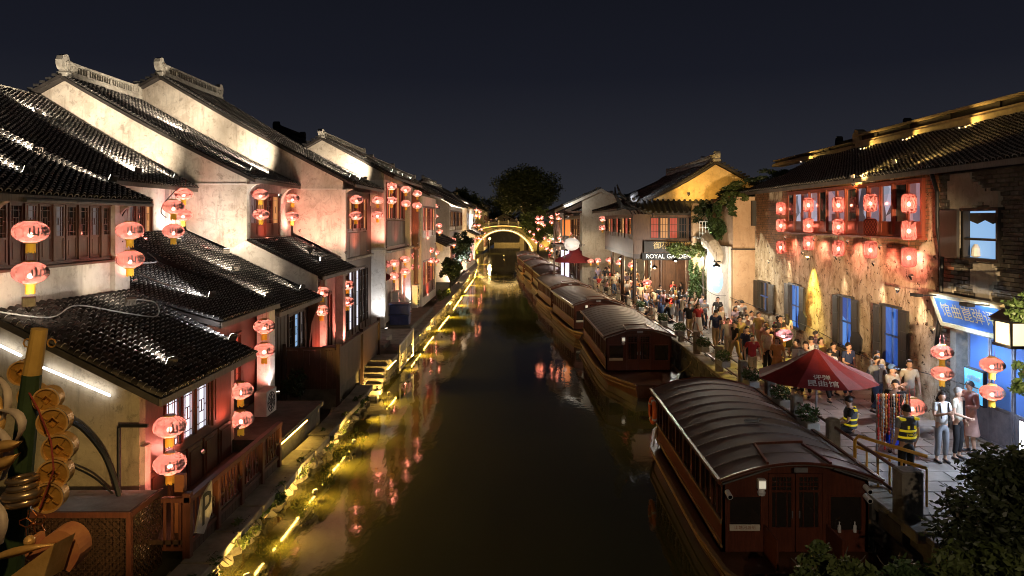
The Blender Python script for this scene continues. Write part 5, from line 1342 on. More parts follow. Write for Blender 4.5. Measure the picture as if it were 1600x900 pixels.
# eave and wall lights
def walllight(y, z, power, col, lab, ang=38, x=11.2, tz=None):
    r = flood((x, y, z), (x + .30, y, (tz or z - 2.0)), power * 6, lab, col, ang, 1.0, LENS_S, .11, 'small downlights on the ochre wall'); return r
WM = (1, .66, .34)
walllight(30.6, 5.95, 60, (1, .74, .50), 'small downlight right of the first drum lantern column', 34)
walllight(28.0, 5.75, 330, (1, .72, .12), 'yellow downlight between the first and second drum lantern columns', 56, 11.05)
walllight(25.3, 5.7, 50, (1, .74, .50), 'small downlight beneath the third drum lantern column', 34)
walllight(22.6, 5.65, 60, (1, .74, .50), 'small downlight beneath the fourth drum lantern column', 34)
walllight(20.4, 5.4, 60, (1, .74, .50), 'small downlight beneath the fifth drum lantern column', 34)
flood((10.7, 22.9, 8.45), (13.2, 22.3, 9.1), 110, 'golden spotlight on the eave above the dark red drum lantern', (1, .62, .18), 100, .6, LENS_G, .16, 'golden eave spotlights')
flood((10.9, 20.7, 8.75), (13.4, 19.9, 9.6), 60, 'golden spotlight higher on the eave near the brick end', (1, .62, .18), 80, .6, LENS_G, .16, 'golden eave spotlights')
# unseen floodlight added for the ochre wall and eave tiles, then ridge lights
flood((5.0, .8, 5.2), (11.5, 28.5, 5.6), 40000, 'unseen amber floodlight added on the viewing bridge to light the ochre wall', (1, .70, .38), 20, .75, LENS_G, .3, 'amber street lights')
for k, (y, d_) in enumerate([(16.5, 'closest to the picture edge'), (20.0, 'second from the picture edge'), (23.5, 'in the middle of the big ridge'), (27.0, 'second from the ridge end'), (30.4, 'next to the ridge end block')]):
    flood((14.5, y, 10.1), (15.0, y - 1.2, 10.6), 70, f'amber ridge light {d_}', (1, .62, .16), 160, .8, LENS_S, .10, 'amber ridge lights')
flood((14.5, 37.0, 10.1), (15.2, 35.0, 10.9), 90, 'amber ridge light at the lower far ridge', (1, .62, .16), 150, .7, LENS_S, .10, 'amber ridge lights')
flood((11.0, 27.4, 5.6), (8.8, 25.6, 1.4), 900, 'yellow downlight on the ochre wall over the queue', (1, .74, .08), 66, .7, LENS_G, .14, 'yellow path lights')

# ---- white lit panel wall and balcony box at the far side of the tan block
WPn = thing('lit_wall_panel', 'white wall panel with a blue round projection and bell, edge of the tan block', 'wall', (10.35, 35.3, QZ))
mb = MB(); mb.box(10.22, 10.36, 35.3, 40.4, QZ, 5.7); mb.build('panel', PL_CLEAN, WPn)
mb = MB(); n = 28; cyy, czz = 37.6, 3.95; mb.add([(10.205, cyy + 1.35 * math.cos(2 * PI * k / n), czz + .78 * math.sin(2 * PI * k / n)) for k in range(n)], [tuple(range(n))]); mb.build('round_sign', emit('round_blue', (.10, .42, .85), .55, (.3, .6, .9)), WPn)  # glowing disc stands in for a circle of projected light
mb = MB()
for i in range(5):
    for j in range(5 if i < 4 else 4): mb.box(10.195, 10.203, 36.9 + i * .32, 37.08 + i * .32, 3.55 + j * .18, 3.63 + j * .18)
mb.build('round_sign_marks', WHITE_P, WPn)
mb = MB(); mb.lathe([(.22, 4.85), (.16, 4.95), (.12, 5.2), (.03, 5.3)], 12, (10.0, 36.6, 0)); mb.tube([(10.0, 36.6, 5.3), (10.0, 36.6, 5.6)], .02); mb.build('bell', IRON, WPn)
mb = MB(); mb.tube([(10.1, 38.8, 5.75), (9.9, 38.2, 6.0), (9.95, 37.2, 5.7), (10.15, 36.4, 5.0)], [.34, .36, .34, .30], 10); mb.build('awning_roll', PL_WHITE, WPn)
flood((8.6, 37.0, 1.8), (10.3, 37.8, 3.9), 14, 'ground uplight before the white lit wall panel', (.98, .93, .85), 120, .8, None, .14, 'small uplights')
BB = thing('balcony_box', 'white balcony with grille railing above the lit wall panel', 'balcony', (10.6, 39.2, 6.0))
mb = MB(); mb.box(9.7, 11.4, 39.2, 40.6, 6.0, 6.12); mb.build('slab', STONE_PALE, BB)
mb = MB()
for k in range(11): mb.box(9.72 + k * .165, 9.74 + k * .165, 39.2, 39.23, 6.12, 6.95)
for q in (6.3, 6.6, 6.93): mb.box(9.70, 11.4, 39.19, 39.24, q, q + .03)
mb.build('railing', WHITE_P, BB)
flood((9.9, 38.2, 6.4), (10.8, 39.6, 6.6), 45, 'small spot lighting the white balcony railing', (1, .95, .7), 120, .8, None, .1, 'small uplights')
mb = MB(); mb.box(9.7, 11.6, 40.7, 41.0, QZ, 8.0); o = mb.build('gap_wall', PL_ORANGE, None, loc=(10.6, 40.7, QZ)); tag(o, 'narrow tan wall in the gap behind the four lanterns and vines', 'wall')

# ---- teahouse with overhanging timber storey (Royal Garden)
T_ = thing('teahouse', 'timber teahouse on columns over the quay with yellow gable and upturned eaves', 'house', (8.8, 42.3, QZ))
Fz, Tz = 5.0, 7.35
mb = MB(); mb.box(6.5, 11.4, 42.2, 57, 4.72, 5.0); mb.build('floor_beam', WOOD_D, T_)
mb = MB(); mb.wall('y', 42.2, 42.4, 6.5, 11.4, 5.0, 7.4, [(7.5, 10.9, 5.9, 7.25)]); mb.wall('x', 6.5, 6.7, 42.4, 57, 5.0, 7.4, [(43.0, 56.6, 5.9, 7.25)]); mb.build('upper_wall', WOOD_B, T_)
def fwin(x0, x1, z0, z1, y, pane, nm='window'):
    mb = MB(); tk = .06; mb.box(x0, x0 + tk, y, y + .08, z0, z1); mb.box(x1 - tk, x1, y, y + .08, z0, z1); mb.box(x0 + tk, x1 - tk, y, y + .08, z1 - tk, z1); mb.box(x0 + tk, x1 - tk, y, y + .08, z0, z0 + tk); w_ = mb.build(nm, WOOD_D, T_)
    mb = MB(); n = 3
    for k in range(1, n): mb.box(x0 + (x1 - x0) * k / n - .012, x0 + (x1 - x0) * k / n + .012, y + .02, y + .05, z0 + tk, z1 - tk)
    for q in (.33, .66): mb.box(x0 + tk, x1 - tk, y + .025, y + .055, z0 + (z1 - z0) * q - .012, z0 + (z1 - z0) * q + .012)
    mb.build('lattice', WOOD_D, w_)
    mb = MB(); mb.box(x0 + tk, x1 - tk, y + .06, y + .07, z0 + tk, z1 - tk); mb.build('pane', pane, w_)
for k, p in enumerate([PANE_RED, PANE_WARM, PANE_RED, PANE_DK, PANE_DK, PANE_DK]): fwin(7.52 + k * .563, 8.07 + k * .563, 5.92, 7.22, 42.22, p)
window_band(T_, 1, 6.52, 43.0, 56.6, 5.9, 7.2, 9, [PANE_DK, PANE_RED, PANE_WARM, PANE_DK, PANE_RED], WOOD_B, .2, sill=False)
for k in range(9): mb = MB(); mb.box(6.55 + k * .54, 7.05 + k * .54, 42.14, 42.2, 5.02, 5.85); mb.build('panel', WOOD_B, T_)
for k, x in enumerate((6.6, 8.2, 9.8)):
    for y in (42.4, 47.5, 53):
        mb = MB(); mb.lathe([(.16, QZ), (.16, QZ + .2), (.12, QZ + .25), (.12, 4.72)], 10, (x, y, 0)); mb.build('column', WOOD_B if k else WOOD_D, T_)
mb = MB(); mb.wall('y', 46.2, 46.4, 8.3, 11.4, QZ, 4.72, []); mb.build('ground_wall', WOOD_B, T_)
for k in range(4): mb = MB(); mb.box(8.5 + k * .72, 9.14 + k * .72, 46.12, 46.2, QZ + .1, 4.4); mb.box(8.58 + k * .72, 9.06 + k * .72, 46.10, 46.12, 2.6, 4.3); mb.build('door', WOOD_B, T_)
mb = MB(); mb.wall('x', 10.6, 10.8, 42.5, 57, QZ, 4.72, [(44, 46, QZ, 4)]); mb.build('side_wall', WOOD_B, T_)
# skirt roof, facing the viewer
n = 18; SK = MB(); skt = MB(); x0, x1 = 5.9, 11.8
def sk(x, q):   # q 0 at the front edge, 1 at the wall
    up = .75 * max(0, 1 - (x - x0) / 2.0) ** 2
    return Vector((x + (q * .5 if x < 6.6 else 0), 41.3 + q * 1.3, 7.45 + q * .75 + up * (1 - q * .6)))
for i in range(n):
    xa, xb = x0 + (x1 - x0) * i / n, x0 + (x1 - x0) * (i + 1) / n
    SK.hexa([sk(xa, 0) - Vector((0, 0, .12)), sk(xb, 0) - Vector((0, 0, .12)), sk(xb, 1) - Vector((0, 0, .12)), sk(xa, 1) - Vector((0, 0, .12)), sk(xa, 0), sk(xb, 0), sk(xb, 1), sk(xa, 1)])
    xm = (xa + xb) / 2; skt.tube([sk(xm, q / 4) + Vector((0, 0, .05)) for q in range(5)], .085, 6)
SK.build('skirt_roof', DECK, T_); skt.build('skirt_tiles', ROOF, T_, kind='stuff')
mb = MB(); mb.tube([sk(x0, .6) + Vector((.5, .4, .3)), sk(x0, .2), sk(x0, 0) + Vector((-.35, -.3, .35)), sk(x0, 0) + Vector((-.55, -.45, .9))], [.16, .14, .09, .04], 8); mb.build('upturned_corner', ROOF, T_)
mb = MB()
for k in range(26):
    x = 6.3 + k * .21; mb.bar((x, 41.35, 7.38), (x, 42.3, 7.6), .05)
mb.build('rafter_ends', WOOD_D, T_, kind='stuff')
pT = Prof(1, 5.6, 7.75, 11.6, .28, .033)
tile_roof(T_, pT, 42.6, 58, .30, .2, over=.1); ridge(T_, pT, 42.4, 57, .45, .35, True); back_slope(T_, pT, 42.6, 58, 4.5)
mb = MB(); xs = list(np.linspace(7.0, 15.6, 16)); mb.strip(xs, [7.9] * 16, [max(7.95, (pT.z(x) if x < 11.6 else pT.z(11.6) - .55 * (x - 11.6)) - .2) for x in xs], 42.75, 42.95); mb.build('yellow_gable', plaster('plaster_yellow', (.66, .48, .22), (.5, .34, .14), (.2, .14, .07), .55), T_)
mb = MB(); mb.tube([(7.2, 42.6, 8.05), (6.3, 42.2, 7.75), (5.7, 41.8, 7.9), (5.35, 41.5, 8.5), (5.3, 41.4, 9.0)], [.16, .17, .14, .08, .03], 8); mb.build('upturned_eave', ROOF, T_)
flood((9.5, 40.8, 8.6), (11.0, 42.8, 9.2), 260, 'amber floodlight on the skirt roof facing the yellow gable', (1, .60, .16), 125, .8, LENS_G, .18, 'amber street lights')
flood((7.2, 39.6, 7.4), (8.5, 41.6, 7.9), 90, 'amber spotlight before the teahouse skirt roof', (1, .62, .18), 110, .8, LENS_G, .16, 'amber street lights')
flood((6.4, 41.4, 8.3), (8.4, 48, 9.7), 160, 'white floodlight at the teahouse eave corner', (.85, .9, 1), 100, .8, None, .16, 'white eave lights')
RG = thing('shop_sign', 'dark hanging sign reading ROYAL GARDEN under gold Chinese characters', 'sign', (8.6, 42.0, 4.75))
mb = MB(); mb.bbox(7.1, 10.6, 41.95, 42.05, 5.12, 5.78); mb.build('board', simple('sign_dark', (.05, .04, .035), (.03, .025, .02)), RG)
mb = MB(); mb.bbox(7.0, 10.4, 41.98, 42.04, 4.66, 5.08); mb.build('lower_board', simple('sign_black', (.02, .018, .016)), RG)
CX = cols((1, 0, 0), (0, 0, 1), (0, -1, 0))
lettering(RG, 'ROYAL GARDEN', .36, (8.55, 41.96, 4.87), CX, emit('letter_white', (.9, .88, .8), .55, (.8, .8, .75)))
lettering(RG, '御花园茶楼', .46, (8.8, 41.93, 5.50), CX, simple('gold_letter2', (.7, .5, .18), (.5, .35, .12), 5, .4, 0))
lettering(RG, '茶 · 点心', .2, (9.3, 41.93, 5.2), CX, simple('gold_letter2', (.7, .5, .18)))
SLt = thing('street_lamp', 'bright lantern street lamp glowing in the leaves beside the teahouse sign', 'street lamp', (10.4, 40.6, 4.3))
mb = MB(); mb.prism([(10.18, 4.7), (10.62, 4.7), (10.7, 5.3), (10.10, 5.3)], 'y', 40.4, 40.8); mb.build('glass', emit('lamp_glass', (1, .86, .5), 4, (.9, .9, .8)), SLt)
mb = MB(); mb.prism([(10.0, 5.3), (10.8, 5.3), (10.4, 5.6)], 'y', 40.3, 40.9); mb.bar((10.4, 40.6, 4.7), (10.4, 40.6, QZ), .07); mb.build('pole', IRON, SLt)
point(SLt, (10.2, 40.2, 4.5), 110, (1, .85, .55), .15)
# lamps under the arcade and over the quay
def hanglamp(x, y, z, p, lab, col=(1, .72, .42)):
    r = thing('pendant_lamp', lab, 'lamp', (x, y, z), 'pendant lamps over the quay'); mb = MB(); mb.lathe([(0, z + .05), (.16, z - .02), (.18, z - .1), (.02, z + .1)], 12, (x, y, 0)); mb.build('lamp_shade', IRON, r); mb = MB(); mb.ball((x, y, z - .1), .06); mb.build('bulb', LENS, r)
    mb = MB(); mb.bar((x, y, z + .1), (x, y, z + .6), .01); mb.build('cord', IRON, r); point(r, (x, y, z - .22), p, col, .08)
hanglamp(8.0, 43.4, 4.2, 439, 'pendant lamp under the teahouse behind the sign')
hanglamp(7.6, 48.5, 4.2, 540, 'pendant lamp in the middle of the teahouse arcade')
hanglamp(7.4, 54.5, 4.2, 540, 'pendant lamp at the far end of the teahouse arcade')
hanglamp(8.3, 38.8, 4.9, 574, 'pendant lamp lighting the couple in white and navy', (1, .93, .80))
hanglamp(3.4, 58.0, 4.6, 319, 'pendant lamp above the far crowd past the arcade', (1, .88, .72))
hanglamp(5.4, 68.0, 4.6, 1016, 'pendant lamp before the shops of the white gabled house', (.95, .85, .95))
hanglamp(4.6, 80.0, 4.6, 1184, 'pendant lamp over the quay past the far parasol', (1, .85, .8))
hanglamp(3.9, 98.0, 4.6, 1523, 'pendant lamp over the quay close to the bridge', (1, .8, .55))

# ---- white gabled house and far houses, east
W_ = far_house(1, 62, 78, 4.9, 7.6, 7.4, 'white gabled house with bright roof edge and balcony shop beyond the teahouse', slope=.42, wallm=PL_GREY, zf=QZ, win=(5.2, 7.2), panes=[PANE_WARM, PANE_DK, PANE_WARM], low=(1.7, 4.4))
mb = MB(); xs = list(np.linspace(2.2, 8.4, 12)); pW = Prof(1, 2.1, 7.75, 6.65, .46)
tile_roof(W_, pW, 61.2, 67.5, .32, .25); gable(W_, 1, 61.4, .3, pW, 5.0, 12, lambda X: QZ, .25, PL_GREY)
mb = MB()
for x in (2.5, 3.4): mb.box(x, x + .14, 61.5, 61.64, QZ, 8.0)
mb.box(2.4, 5.0, 61.5, 61.6, 4.75, 4.95); mb.box(2.4, 5.0, 61.5, 61.6, 7.7, 7.85); mb.build('porch_post', WOOD_D, W_)
mb = MB(); mb.box(3.3, 4.0, 61.9, 61.95, 5.7, 7.1); mb.build('orange_screen', emit('screen_orange', (.8, .22, .04), .7, (.5, .15, .05)), W_)
mb = MB(); mb.box(2.45, 5.0, 62.0, 67, 4.78, 4.9); mb.build('porch_floor', WOOD_D, W_)
mb = MB(); mb.ball((4.1, 61.7, 4.95), .75, 14, 8, (1, .6, .75)); mb.build('white_shade', emit('shade_white', (.9, .88, .85), .25, (.7, .68, .66)), W_)
mb = MB(); mb.box(3.2, 3.9, 62.0, 62.06, QZ + .2, 4.4); mb.build('shop_screen', emit('screen_lilac', (.62, .6, .95), 1.1, (.6, .6, .7)), W_)
mb = MB(); mb.prism([(2.6, 7.95), (6.65, 9.82), (9.2, 8.45), (9.2, 8.2), (6.65, 9.55), (2.6, 7.70)], 'y', 61.15, 61.3); mb.build('bargeboard', STONE_PALE, W_)
flood((3.2, 60.2, 8.4), (5.5, 62.5, 9.4), 220, 'floodlight on the eave of the white gabled house', (1, .95, .86), 100, .7, None, .18, 'white eave lights')
flood((5.0, 59.6, 5.0), (5.8, 61.5, 6.0), 35, 'small uplight on the grey side wall past the teahouse', (1, .85, .6), 110, .7, None, .14, 'small uplights')
far_house(1, 81, 94, 6.0, 7.4, 10, 'low distant shop house under the big tree', wallm=PL_GREY, zf=QZ, win=(5, 6.5), low=(1.6, 4.0))
far_house(1, 97, 118, 4.9, 8.0, 10, 'pale distant house by the bridge on the boat side', wallm=PL_GREY, zf=QZ, win=(5, 7), low=(1.6, 4.0))
# dark roofs behind the teahouse
K2 = thing('quay_house', 'dark tiled roof with small white finials behind the teahouse', 'house', (11, 60, QZ))
pK2 = Prof(1, 9.2, 9.0, 15, .45); tile_roof(K2, pK2, 59.5, 72, .34, .28); ridge(K2, pK2, 59.2, 72, .6, .35, True, RIDGE); back_slope(K2, pK2, 59.5, 72); gable(K2, 1, 59.6, .3, pK2, 9.6, 20, 5, .16, PL_GREY)
# house in the gap: tan roof end behind R1
K3 = thing('quay_house', 'dark roof with curled ridge end behind the long ochre house', 'house', (20, 36, QZ))
pK3 = Prof(1, 17.0, 9.2, 20.5, .55); tile_roof(K3, pK3, 38, 46, .34, .28); ridge(K3, pK3, 37.6, 46, 1.0, .4, True, ROOF); back_slope(K3, pK3, 38, 46); gable(K3, 1, 38.2, .3, pK3, 17.4, 25, 4, .16, PL_GREY)

# ---- quay railing: stone posts with rails and planter boxes
QR = thing('quay_railing', 'stone posts with iron rails along the quay above the moored boats', 'railing', (7.1, 13.2, QZ))
posts = [13.2, 16.4, 18.6, 20.6, 23.2, 26.0, 29.4]
for i, y in enumerate(posts):
    b = .20 if i == 0 else .13
    mb = MB(); mb.bbox(rbx(y) + .18 - b, rbx(y) + .18 + b, y - b, y + b, QZ + .05, QZ + (1.0 if i else .95), .03); mb.build('stone_post', STONE, QR)
y = 32.4
while y < 60:
    mb = MB(); mb.bbox(rbx(y) + .1, rbx(y) + .34, y - .12, y + .12, QZ + .05, QZ + .95, .02); mb.build('stone_post', STONE, QR); posts.append(y); y += 2.9
for a, b in zip(posts[:-1], posts[1:]):
    mb = MB()
    for q in (.35, .82): mb.tube([(rbx(a) + .18, a + .1, QZ + q), (rbx(b) + .18, b - .1, QZ + q)], .035, 8)
    mb.build('rail', WOOD_R, QR)

flood((10.2, 17.6, 4.3), (11.7, 17.6, 2.6), 420, 'blue tinted spot over the doorway under the sign', (.45, .68, 1), 120, .8, LENS_S, .12, 'cool doorway lights')
flood((11.2, 24.0, 8.3), (12.6, 26.0, 8.9), 60, 'golden eave spotlight above the third drum lantern column', (1, .62, .18), 130, .6, LENS_G, .12, 'golden eave spotlights')

far_house(-1, 200, 206, 1.5, 6.5, 6.0, 'dark distant house seen through the round arch', wallm=PL_GREY, win=(4.0, 5.8), low=(1.3, 3.2), panes=[PANE_WARM, PANE_DK])
mb = MB(); mb.bbox(-9.4, 2.0, 215, 222, -.5, 4.5, .2); mb.wall('y', 214.6, 214.95, -9.4, 2.0, -.5, 4.4, [(-7.5, -6.5, 1.5, 3), (-4.5, -3.5, 1.5, 3), (-1.5, -.5, 1.5, 3)]); tag(mb.build('canal_end_wall', PL_GREY, None, loc=(-4, 215, 0)), 'distant wall closing the canal far behind the round arch', 'wall')
flood((-4, 205, 1.5), (-4, 215, 3), 3000, 'golden lamp far behind the round arch', (1, .60, .16), 130, .8, LENS_G, .3, 'golden bridge lights')

flood((10.9, 20.6, 5.0), (9.0, 18.6, 1.4), 330, 'white downlight added on the ochre wall over the walkers beyond the guard', (.95, .93, 1), 110, .8, LENS_S, .12, 'cool doorway lights')  # added to brighten the walkers on the dim quay
flood((10.9, 31.5, 5.2), (8.2, 30.5, 1.4), 260, 'warm downlight on the ochre wall over the empty quay', (1, .78, .45), 110, .8, LENS_S, .12, 'yellow path lights')

for k, (y, z) in enumerate([(30.0, 6.3), (27.0, 6.3), (24.2, 6.3), (22.0, 6.2), (20.6, 6.2)]):
    washer(11.1, y, z, 11.5, y, 5.2, 34, f'added under the long red window band, {ORD[k]} from the vines', 150)  # washers added to strengthen the lanterns' pink glow on the wall
hanglamp(9.2, 33.8, 4.9, 260, 'pendant lamp over the quay between the vines and the red window band', (1, .86, .66))
# ------------------------------------------------------------------ tour boats
BROOF = NT('boat_roof'); t = BROOF; f = t.noise(t.pos((1, 1, 1)), 2.2, 6, .7); f2 = t.noise(t.pos(), 26, 3)
t.bsdf(t.ramp(f, [(.3, (.085, .062, .050)), (.7, (.165, .125, .10))]), t.ramp(f, [(.3, .55), (.7, .72)]), 0, t.bump(f2, .25, .006), .55); BROOF = BROOF.m
HULL = wood('hull_wood', (.15, .062, .028), (.06, .026, .013), .32)
BPANE = NT('boat_pane'); BPANE.bsdf((.025, .02, .016), .05, 0, None, .8); BPANE = BPANE.m
BPANE_W = emit('boat_pane_warm', (.8, .32, .08), .28, (.05, .03, .02))
def boat(loc, rz, L, label, near=False, warm=False):
    r = thing('tour_boat', label, 'boat', (0, 0, 0), 'wooden tour boats moored along the quay', 0)
    Wd = 1.45; ze = 1.92; zf = .42; rise = .34; yb = -3.0
    arc = lambda x: ze + rise * (1 - (x / (Wd + .12)) ** 2) 
    # hull
    st = [(yb - .2, .75, .50), (yb + .6, 1.05, .46), (-.8, 1.62, .42), (1.0, 1.74, .40), (L - .5, 1.72, .40), (L + 1.0, 1.35, .46), (L + 1.7, .9, .55)]
    mb = MB(); vs = []
    for y, hw, zt in st: vs += [(-hw, y, zt), (-hw * .86, y, -.25), (hw * .86, y, -.25), (hw, y, zt)]
    fs = []
    for i in range(len(st) - 1):
        a = 4 * i; b = a + 4; fs += [(a, a + 1, b + 1, b), (a + 1, a + 2, b + 2, b + 1), (a + 2, a + 3, b + 3, b + 2)]
    n = 4 * (len(st) - 1); fs += [(0, 3, 2, 1), (n, n + 1, n + 2, n + 3)]
    mb.add(vs, fs); mb.build('hull', HULL, r)
    mb = MB(); vs = []; fs = []
    for y, hw, zt in st: vs += [(-hw + .03, y, zt - .06), (hw - .03, y, zt - .06)]
    for i in range(len(st) - 1): fs.append((2 * i, 2 * i + 1, 2 * i + 3, 2 * i + 2))
    mb.add(vs, fs); mb.build('deck', HULL, r)
    for sg in (-1, 1):
        mb = MB()
        for i in range(len(st) - 1):
            a, b = st[i], st[i + 1]; mb.bar((sg * a[1], a[0], a[2] + .02), (sg * b[1], b[0], b[2] + .02), .09, .07)
        mb.build('gunwale', WOOD_Y, r)
        mb = MB()
        for i in range(len(st) - 1):
            a, b = st[i], st[i + 1]; mb.bar((sg * a[1] * .97, a[0], a[2] - .16), (sg * b[1] * .97, b[0], b[2] - .16), .04, .05)
        mb.build('rubbing_strake', WOOD_Y, r)
    # cabin: sides with posts and windows
    for sg in (-1, 1):
        mb = MB(); mb.box(sg * (Wd - .06), sg * Wd, 0, L, zf, .98); mb.box(sg * (Wd - .06), sg * Wd, 0, L, 1.78, ze + .02); mb.build('cabin_side', WOOD_BOAT, r)
        mb = MB(); mb.box(sg * Wd, sg * (Wd + .05), 0, L, .98, 1.04); mb.box(sg * Wd, sg * (Wd + .03), 0, L, .50, .56); mb.build('side_rail', WOOD_Y, r)
        n = int(L / .8); wd = L / n
        for k in range(n):
            mb = MB(); y0 = k * wd; x0, x1 = sg * (Wd - .05), sg * (Wd + .01)
            mb.box(x0, x1, y0, y0 + .07, .98, 1.78); mb.box(x0, x1, y0 + wd - .07, y0 + wd, .98, 1.78); mb.box(x0, x1, y0 + .07, y0 + wd - .07, 1.68, 1.78); mb.box(x0, x1, y0 + .07, y0 + wd - .07, .98, 1.04); mb.box(x0, x1, y0 + wd / 2 - .02, y0 + wd / 2 + .02, 1.04, 1.68)
            w_ = mb.build('window', WOOD_BOAT, r)
            mb = MB(); mb.box(sg * (Wd - .04), sg * (Wd - .03), y0 + .07, y0 + wd - .07, 1.0, 1.7); mb.build('pane', BPANE_W if (warm and k % 2 == 0) else BPANE, w_)
    # roof: vaulted with seams
    xs = np.linspace(-(Wd + .12), Wd + .12, 17); n = max(6, int(L / .62)); wd = (L + .5) / n
    for k in range(n):
        y0 = -.25 + k * wd; mb = MB(); mb.strip(list(xs), [arc(x) - .05 for x in xs], [arc(x) for x in xs], y0 + .012, y0 + wd - .012); mb.build('roof_panel', BROOF, r)
    mb = MB()
    for k in range(n + 1):
        y0 = -.25 + k * wd; mb.tube([(x, y0, arc(x) + .004) for x in xs], .013, 5)
    mb.build('roof_seam', BROOF, r)
    for sg in (-1, 1):
        mb = MB(); mb.bar((sg * (Wd + .13), -.27, ze - .01), (sg * (Wd + .13), L + .27, ze - .01), .05, .10); mb.build('roof_edge', WOOD_BOAT, r)
        mb = MB(); mb.bar((sg * (Wd + .165), -.29, ze + .03), (sg * (Wd + .165), L + .29, ze + .03), .03, .03); mb.build('edge_trim', WOOD_Y, r)
    for sg, yy in ((-1, -.29), (1, L + .29)):
        mb = MB()
        pts = [(x, yy, arc(x) + .02) for x in xs]; mb.tube(pts, .028, 6); mb.build('arch_trim', WOOD_BOAT, r)
    # hatch frame on the near roof end and pale front gutters
    mb = MB(); zc = arc(0) + .03
    for x in (-.62, .62): mb.bar((x, -.2, arc(x) + .04), (x * .82, .95, arc(x * .8) + .04), .045, .05)
    mb.bar((-.51, .95, arc(.5) + .05), (.51, .95, arc(.5) + .09), .045, .05); mb.build('hatch_frame', WOOD_BOAT, r)
    for sg in (-1, 1):
        mb = MB(); mb.bar((sg * .62, -.34, arc(.62) - .02), (sg * (Wd + .1), -.34, ze - .03), .03, .03); mb.build('gutter', STEEL, r)
    mb = MB(); mb.box(-.13, .13, -.30, -.26, arc(0) - .16, arc(0) - .07); mb.build('number_plate', METAL, r)
    # end wall (towards the bow): two side windows, double lattice doors
    def endw(yy, sg):
        mb = MB(); X = [-Wd, -1.36, -.64, -.56, .56, .64, 1.36, Wd]; y0, y1 = yy, yy + .06
        for a, b in ((-Wd, -1.34), (-.66, -.54), (.54, .66), (1.34, Wd)):
            mb.strip([a, b], [zf, zf], [arc(a) - .05, arc(b) - .05], y0, y1)
        for a, b in ((-1.34, -.66), (.66, 1.34)):
            mb.strip([a, b], [1.55, 1.55], [arc(a) - .05, arc(b) - .05], y0, y1); mb.strip([a, b], [zf, zf], [.82, .82], y0, y1)
        mb.strip([-.54, 0, .54], [1.98] * 3, [arc(-.54) - .05, arc(0) - .05, arc(.54) - .05], y0, y1)
        mb.build('end_wall', WOOD_BOAT, r)
        for s2 in (-1, 1):
            a, b = (-1.34, -.66) if s2 < 0 else (.66, 1.34)
            mb = MB(); f_ = .035; yo = yy - .02
            for q in ((a, a + f_, .82, 1.55), (b - f_, b, .82, 1.55), (a + f_, b - f_, 1.55 - f_, 1.55), (a + f_, b - f_, .82, .82 + f_)): mb.box(q[0], q[1], yo, yo + .05, q[2], q[3])
            w_ = mb.build('window', WOOD_BOAT, r); mb = MB(); mb.box(a + f_, b - f_, yo + .03, yo + .035, .85, 1.52); mb.build('pane', BPANE, w_)
            a, b = (-.53, -.01) if s2 < 0 else (.01, .53)
            mb = MB(); f_ = .07; yo = yy + .0
            for q in ((a, a + f_, zf, 1.97), (b - f_, b, zf, 1.97), (a + f_, b - f_, 1.9, 1.97), (a + f_, b - f_, zf, .9), (a + f_, b - f_, 1.60, 1.64)): mb.box(q[0], q[1], yo, yo + .045, q[2], q[3])
            m_ = (a + b) / 2
            for dx in (-.1, -.03, .03, .1): mb.box(m_ + dx - .007, m_ + dx + .007, yo + .01, yo + .03, 1.64, 1.9)
            for dz in (1.71, 1.8): mb.box(a + f_, b - f_, yo + .012, yo + .032, dz - .007, dz + .007)
            for dx in (-.11, .11): mb.box(m_ + dx - .008, m_ + dx + .008, yo + .01, yo + .03, .9, 1.6)
            w_ = mb.build('door', WOOD_BOAT, r); mb = MB(); mb.box(a + f_, b - f_, yo + .03, yo + .035, .9, 1.9); mb.build('pane', BPANE, w_)
            mb = MB(); mb.bar((m_ - s2 * .2, yo - .03, 1.1), (m_ - s2 * .2, yo - .03, 1.24), .022); mb.build('handle', METAL, w_)
    endw(0, -1)
    mb = MB(); mb.strip(list(np.linspace(-Wd, Wd, 5)), [zf] * 5, [arc(x) - .05 for x in np.linspace(-Wd, Wd, 5)], L - .06, L); mb.build('stern_wall', WOOD_BOAT, r)
    # lamps, name board, low fore-deck rail
    mb = MB(); mb.bbox(-.78, -.62, -.14, -.02, 1.70, 1.90, .01); mb.lathe([(.07, 1.58), (.08, 1.64), (.05, 1.70)], 10, (-.70, -.08, 0)); sl = mb.build('searchlight', WHITE_P, r)
    mb = MB(); mb.box(-.765, -.635, -.152, -.142, 1.73, 1.87); mb.build('lens', emit('boat_lamp', (.8, .72, .55), .5), sl)
    mb = MB(); mb.box(-1.32, -.72, -.055, -.03, .86, .98); nb_ = mb.build('name_board', simple('board_ivory', (.66, .6, .46), (.5, .45, .35), 5, .6, .1), r)
    if near:
        lettering(nb_, '山塘河游船', .085, (-1.02, -.058, .92), CX, simple('letter_red', (.3, .1, .05), (.25, .08, .04)))
        for (x, z) in ((-1.36, 1.62), (1.38, 1.72), (1.38, 1.54)):
            mb = MB(); mb.tube([(x, -.02, z), (x, -.22, z - .03)], .055, 10); c_ = mb.build('camera_housing', WHITE_P, r); mb = MB(); mb.lathe([(0, 0), (.04, 0)], 10, (0, 0, 0)); mb.v = [(x + v[0], -.225, z - .03 + v[1]) for v in mb.v]; mb.build('lens', BLACK_P, c_)
        for sg, cc in ((1, WHITE_P), (.74, WHITE_P)):
            mb = MB(); x = sg * 1.18 - .02; mb.lathe([(.032, .83), (.036, .87), (.034, .96), (.012, .98), (.012, 1.02), (.02, 1.03), (0, 1.04)], 8, (x, -.05, 0)); mb.build('soap_bottle', cc, r)
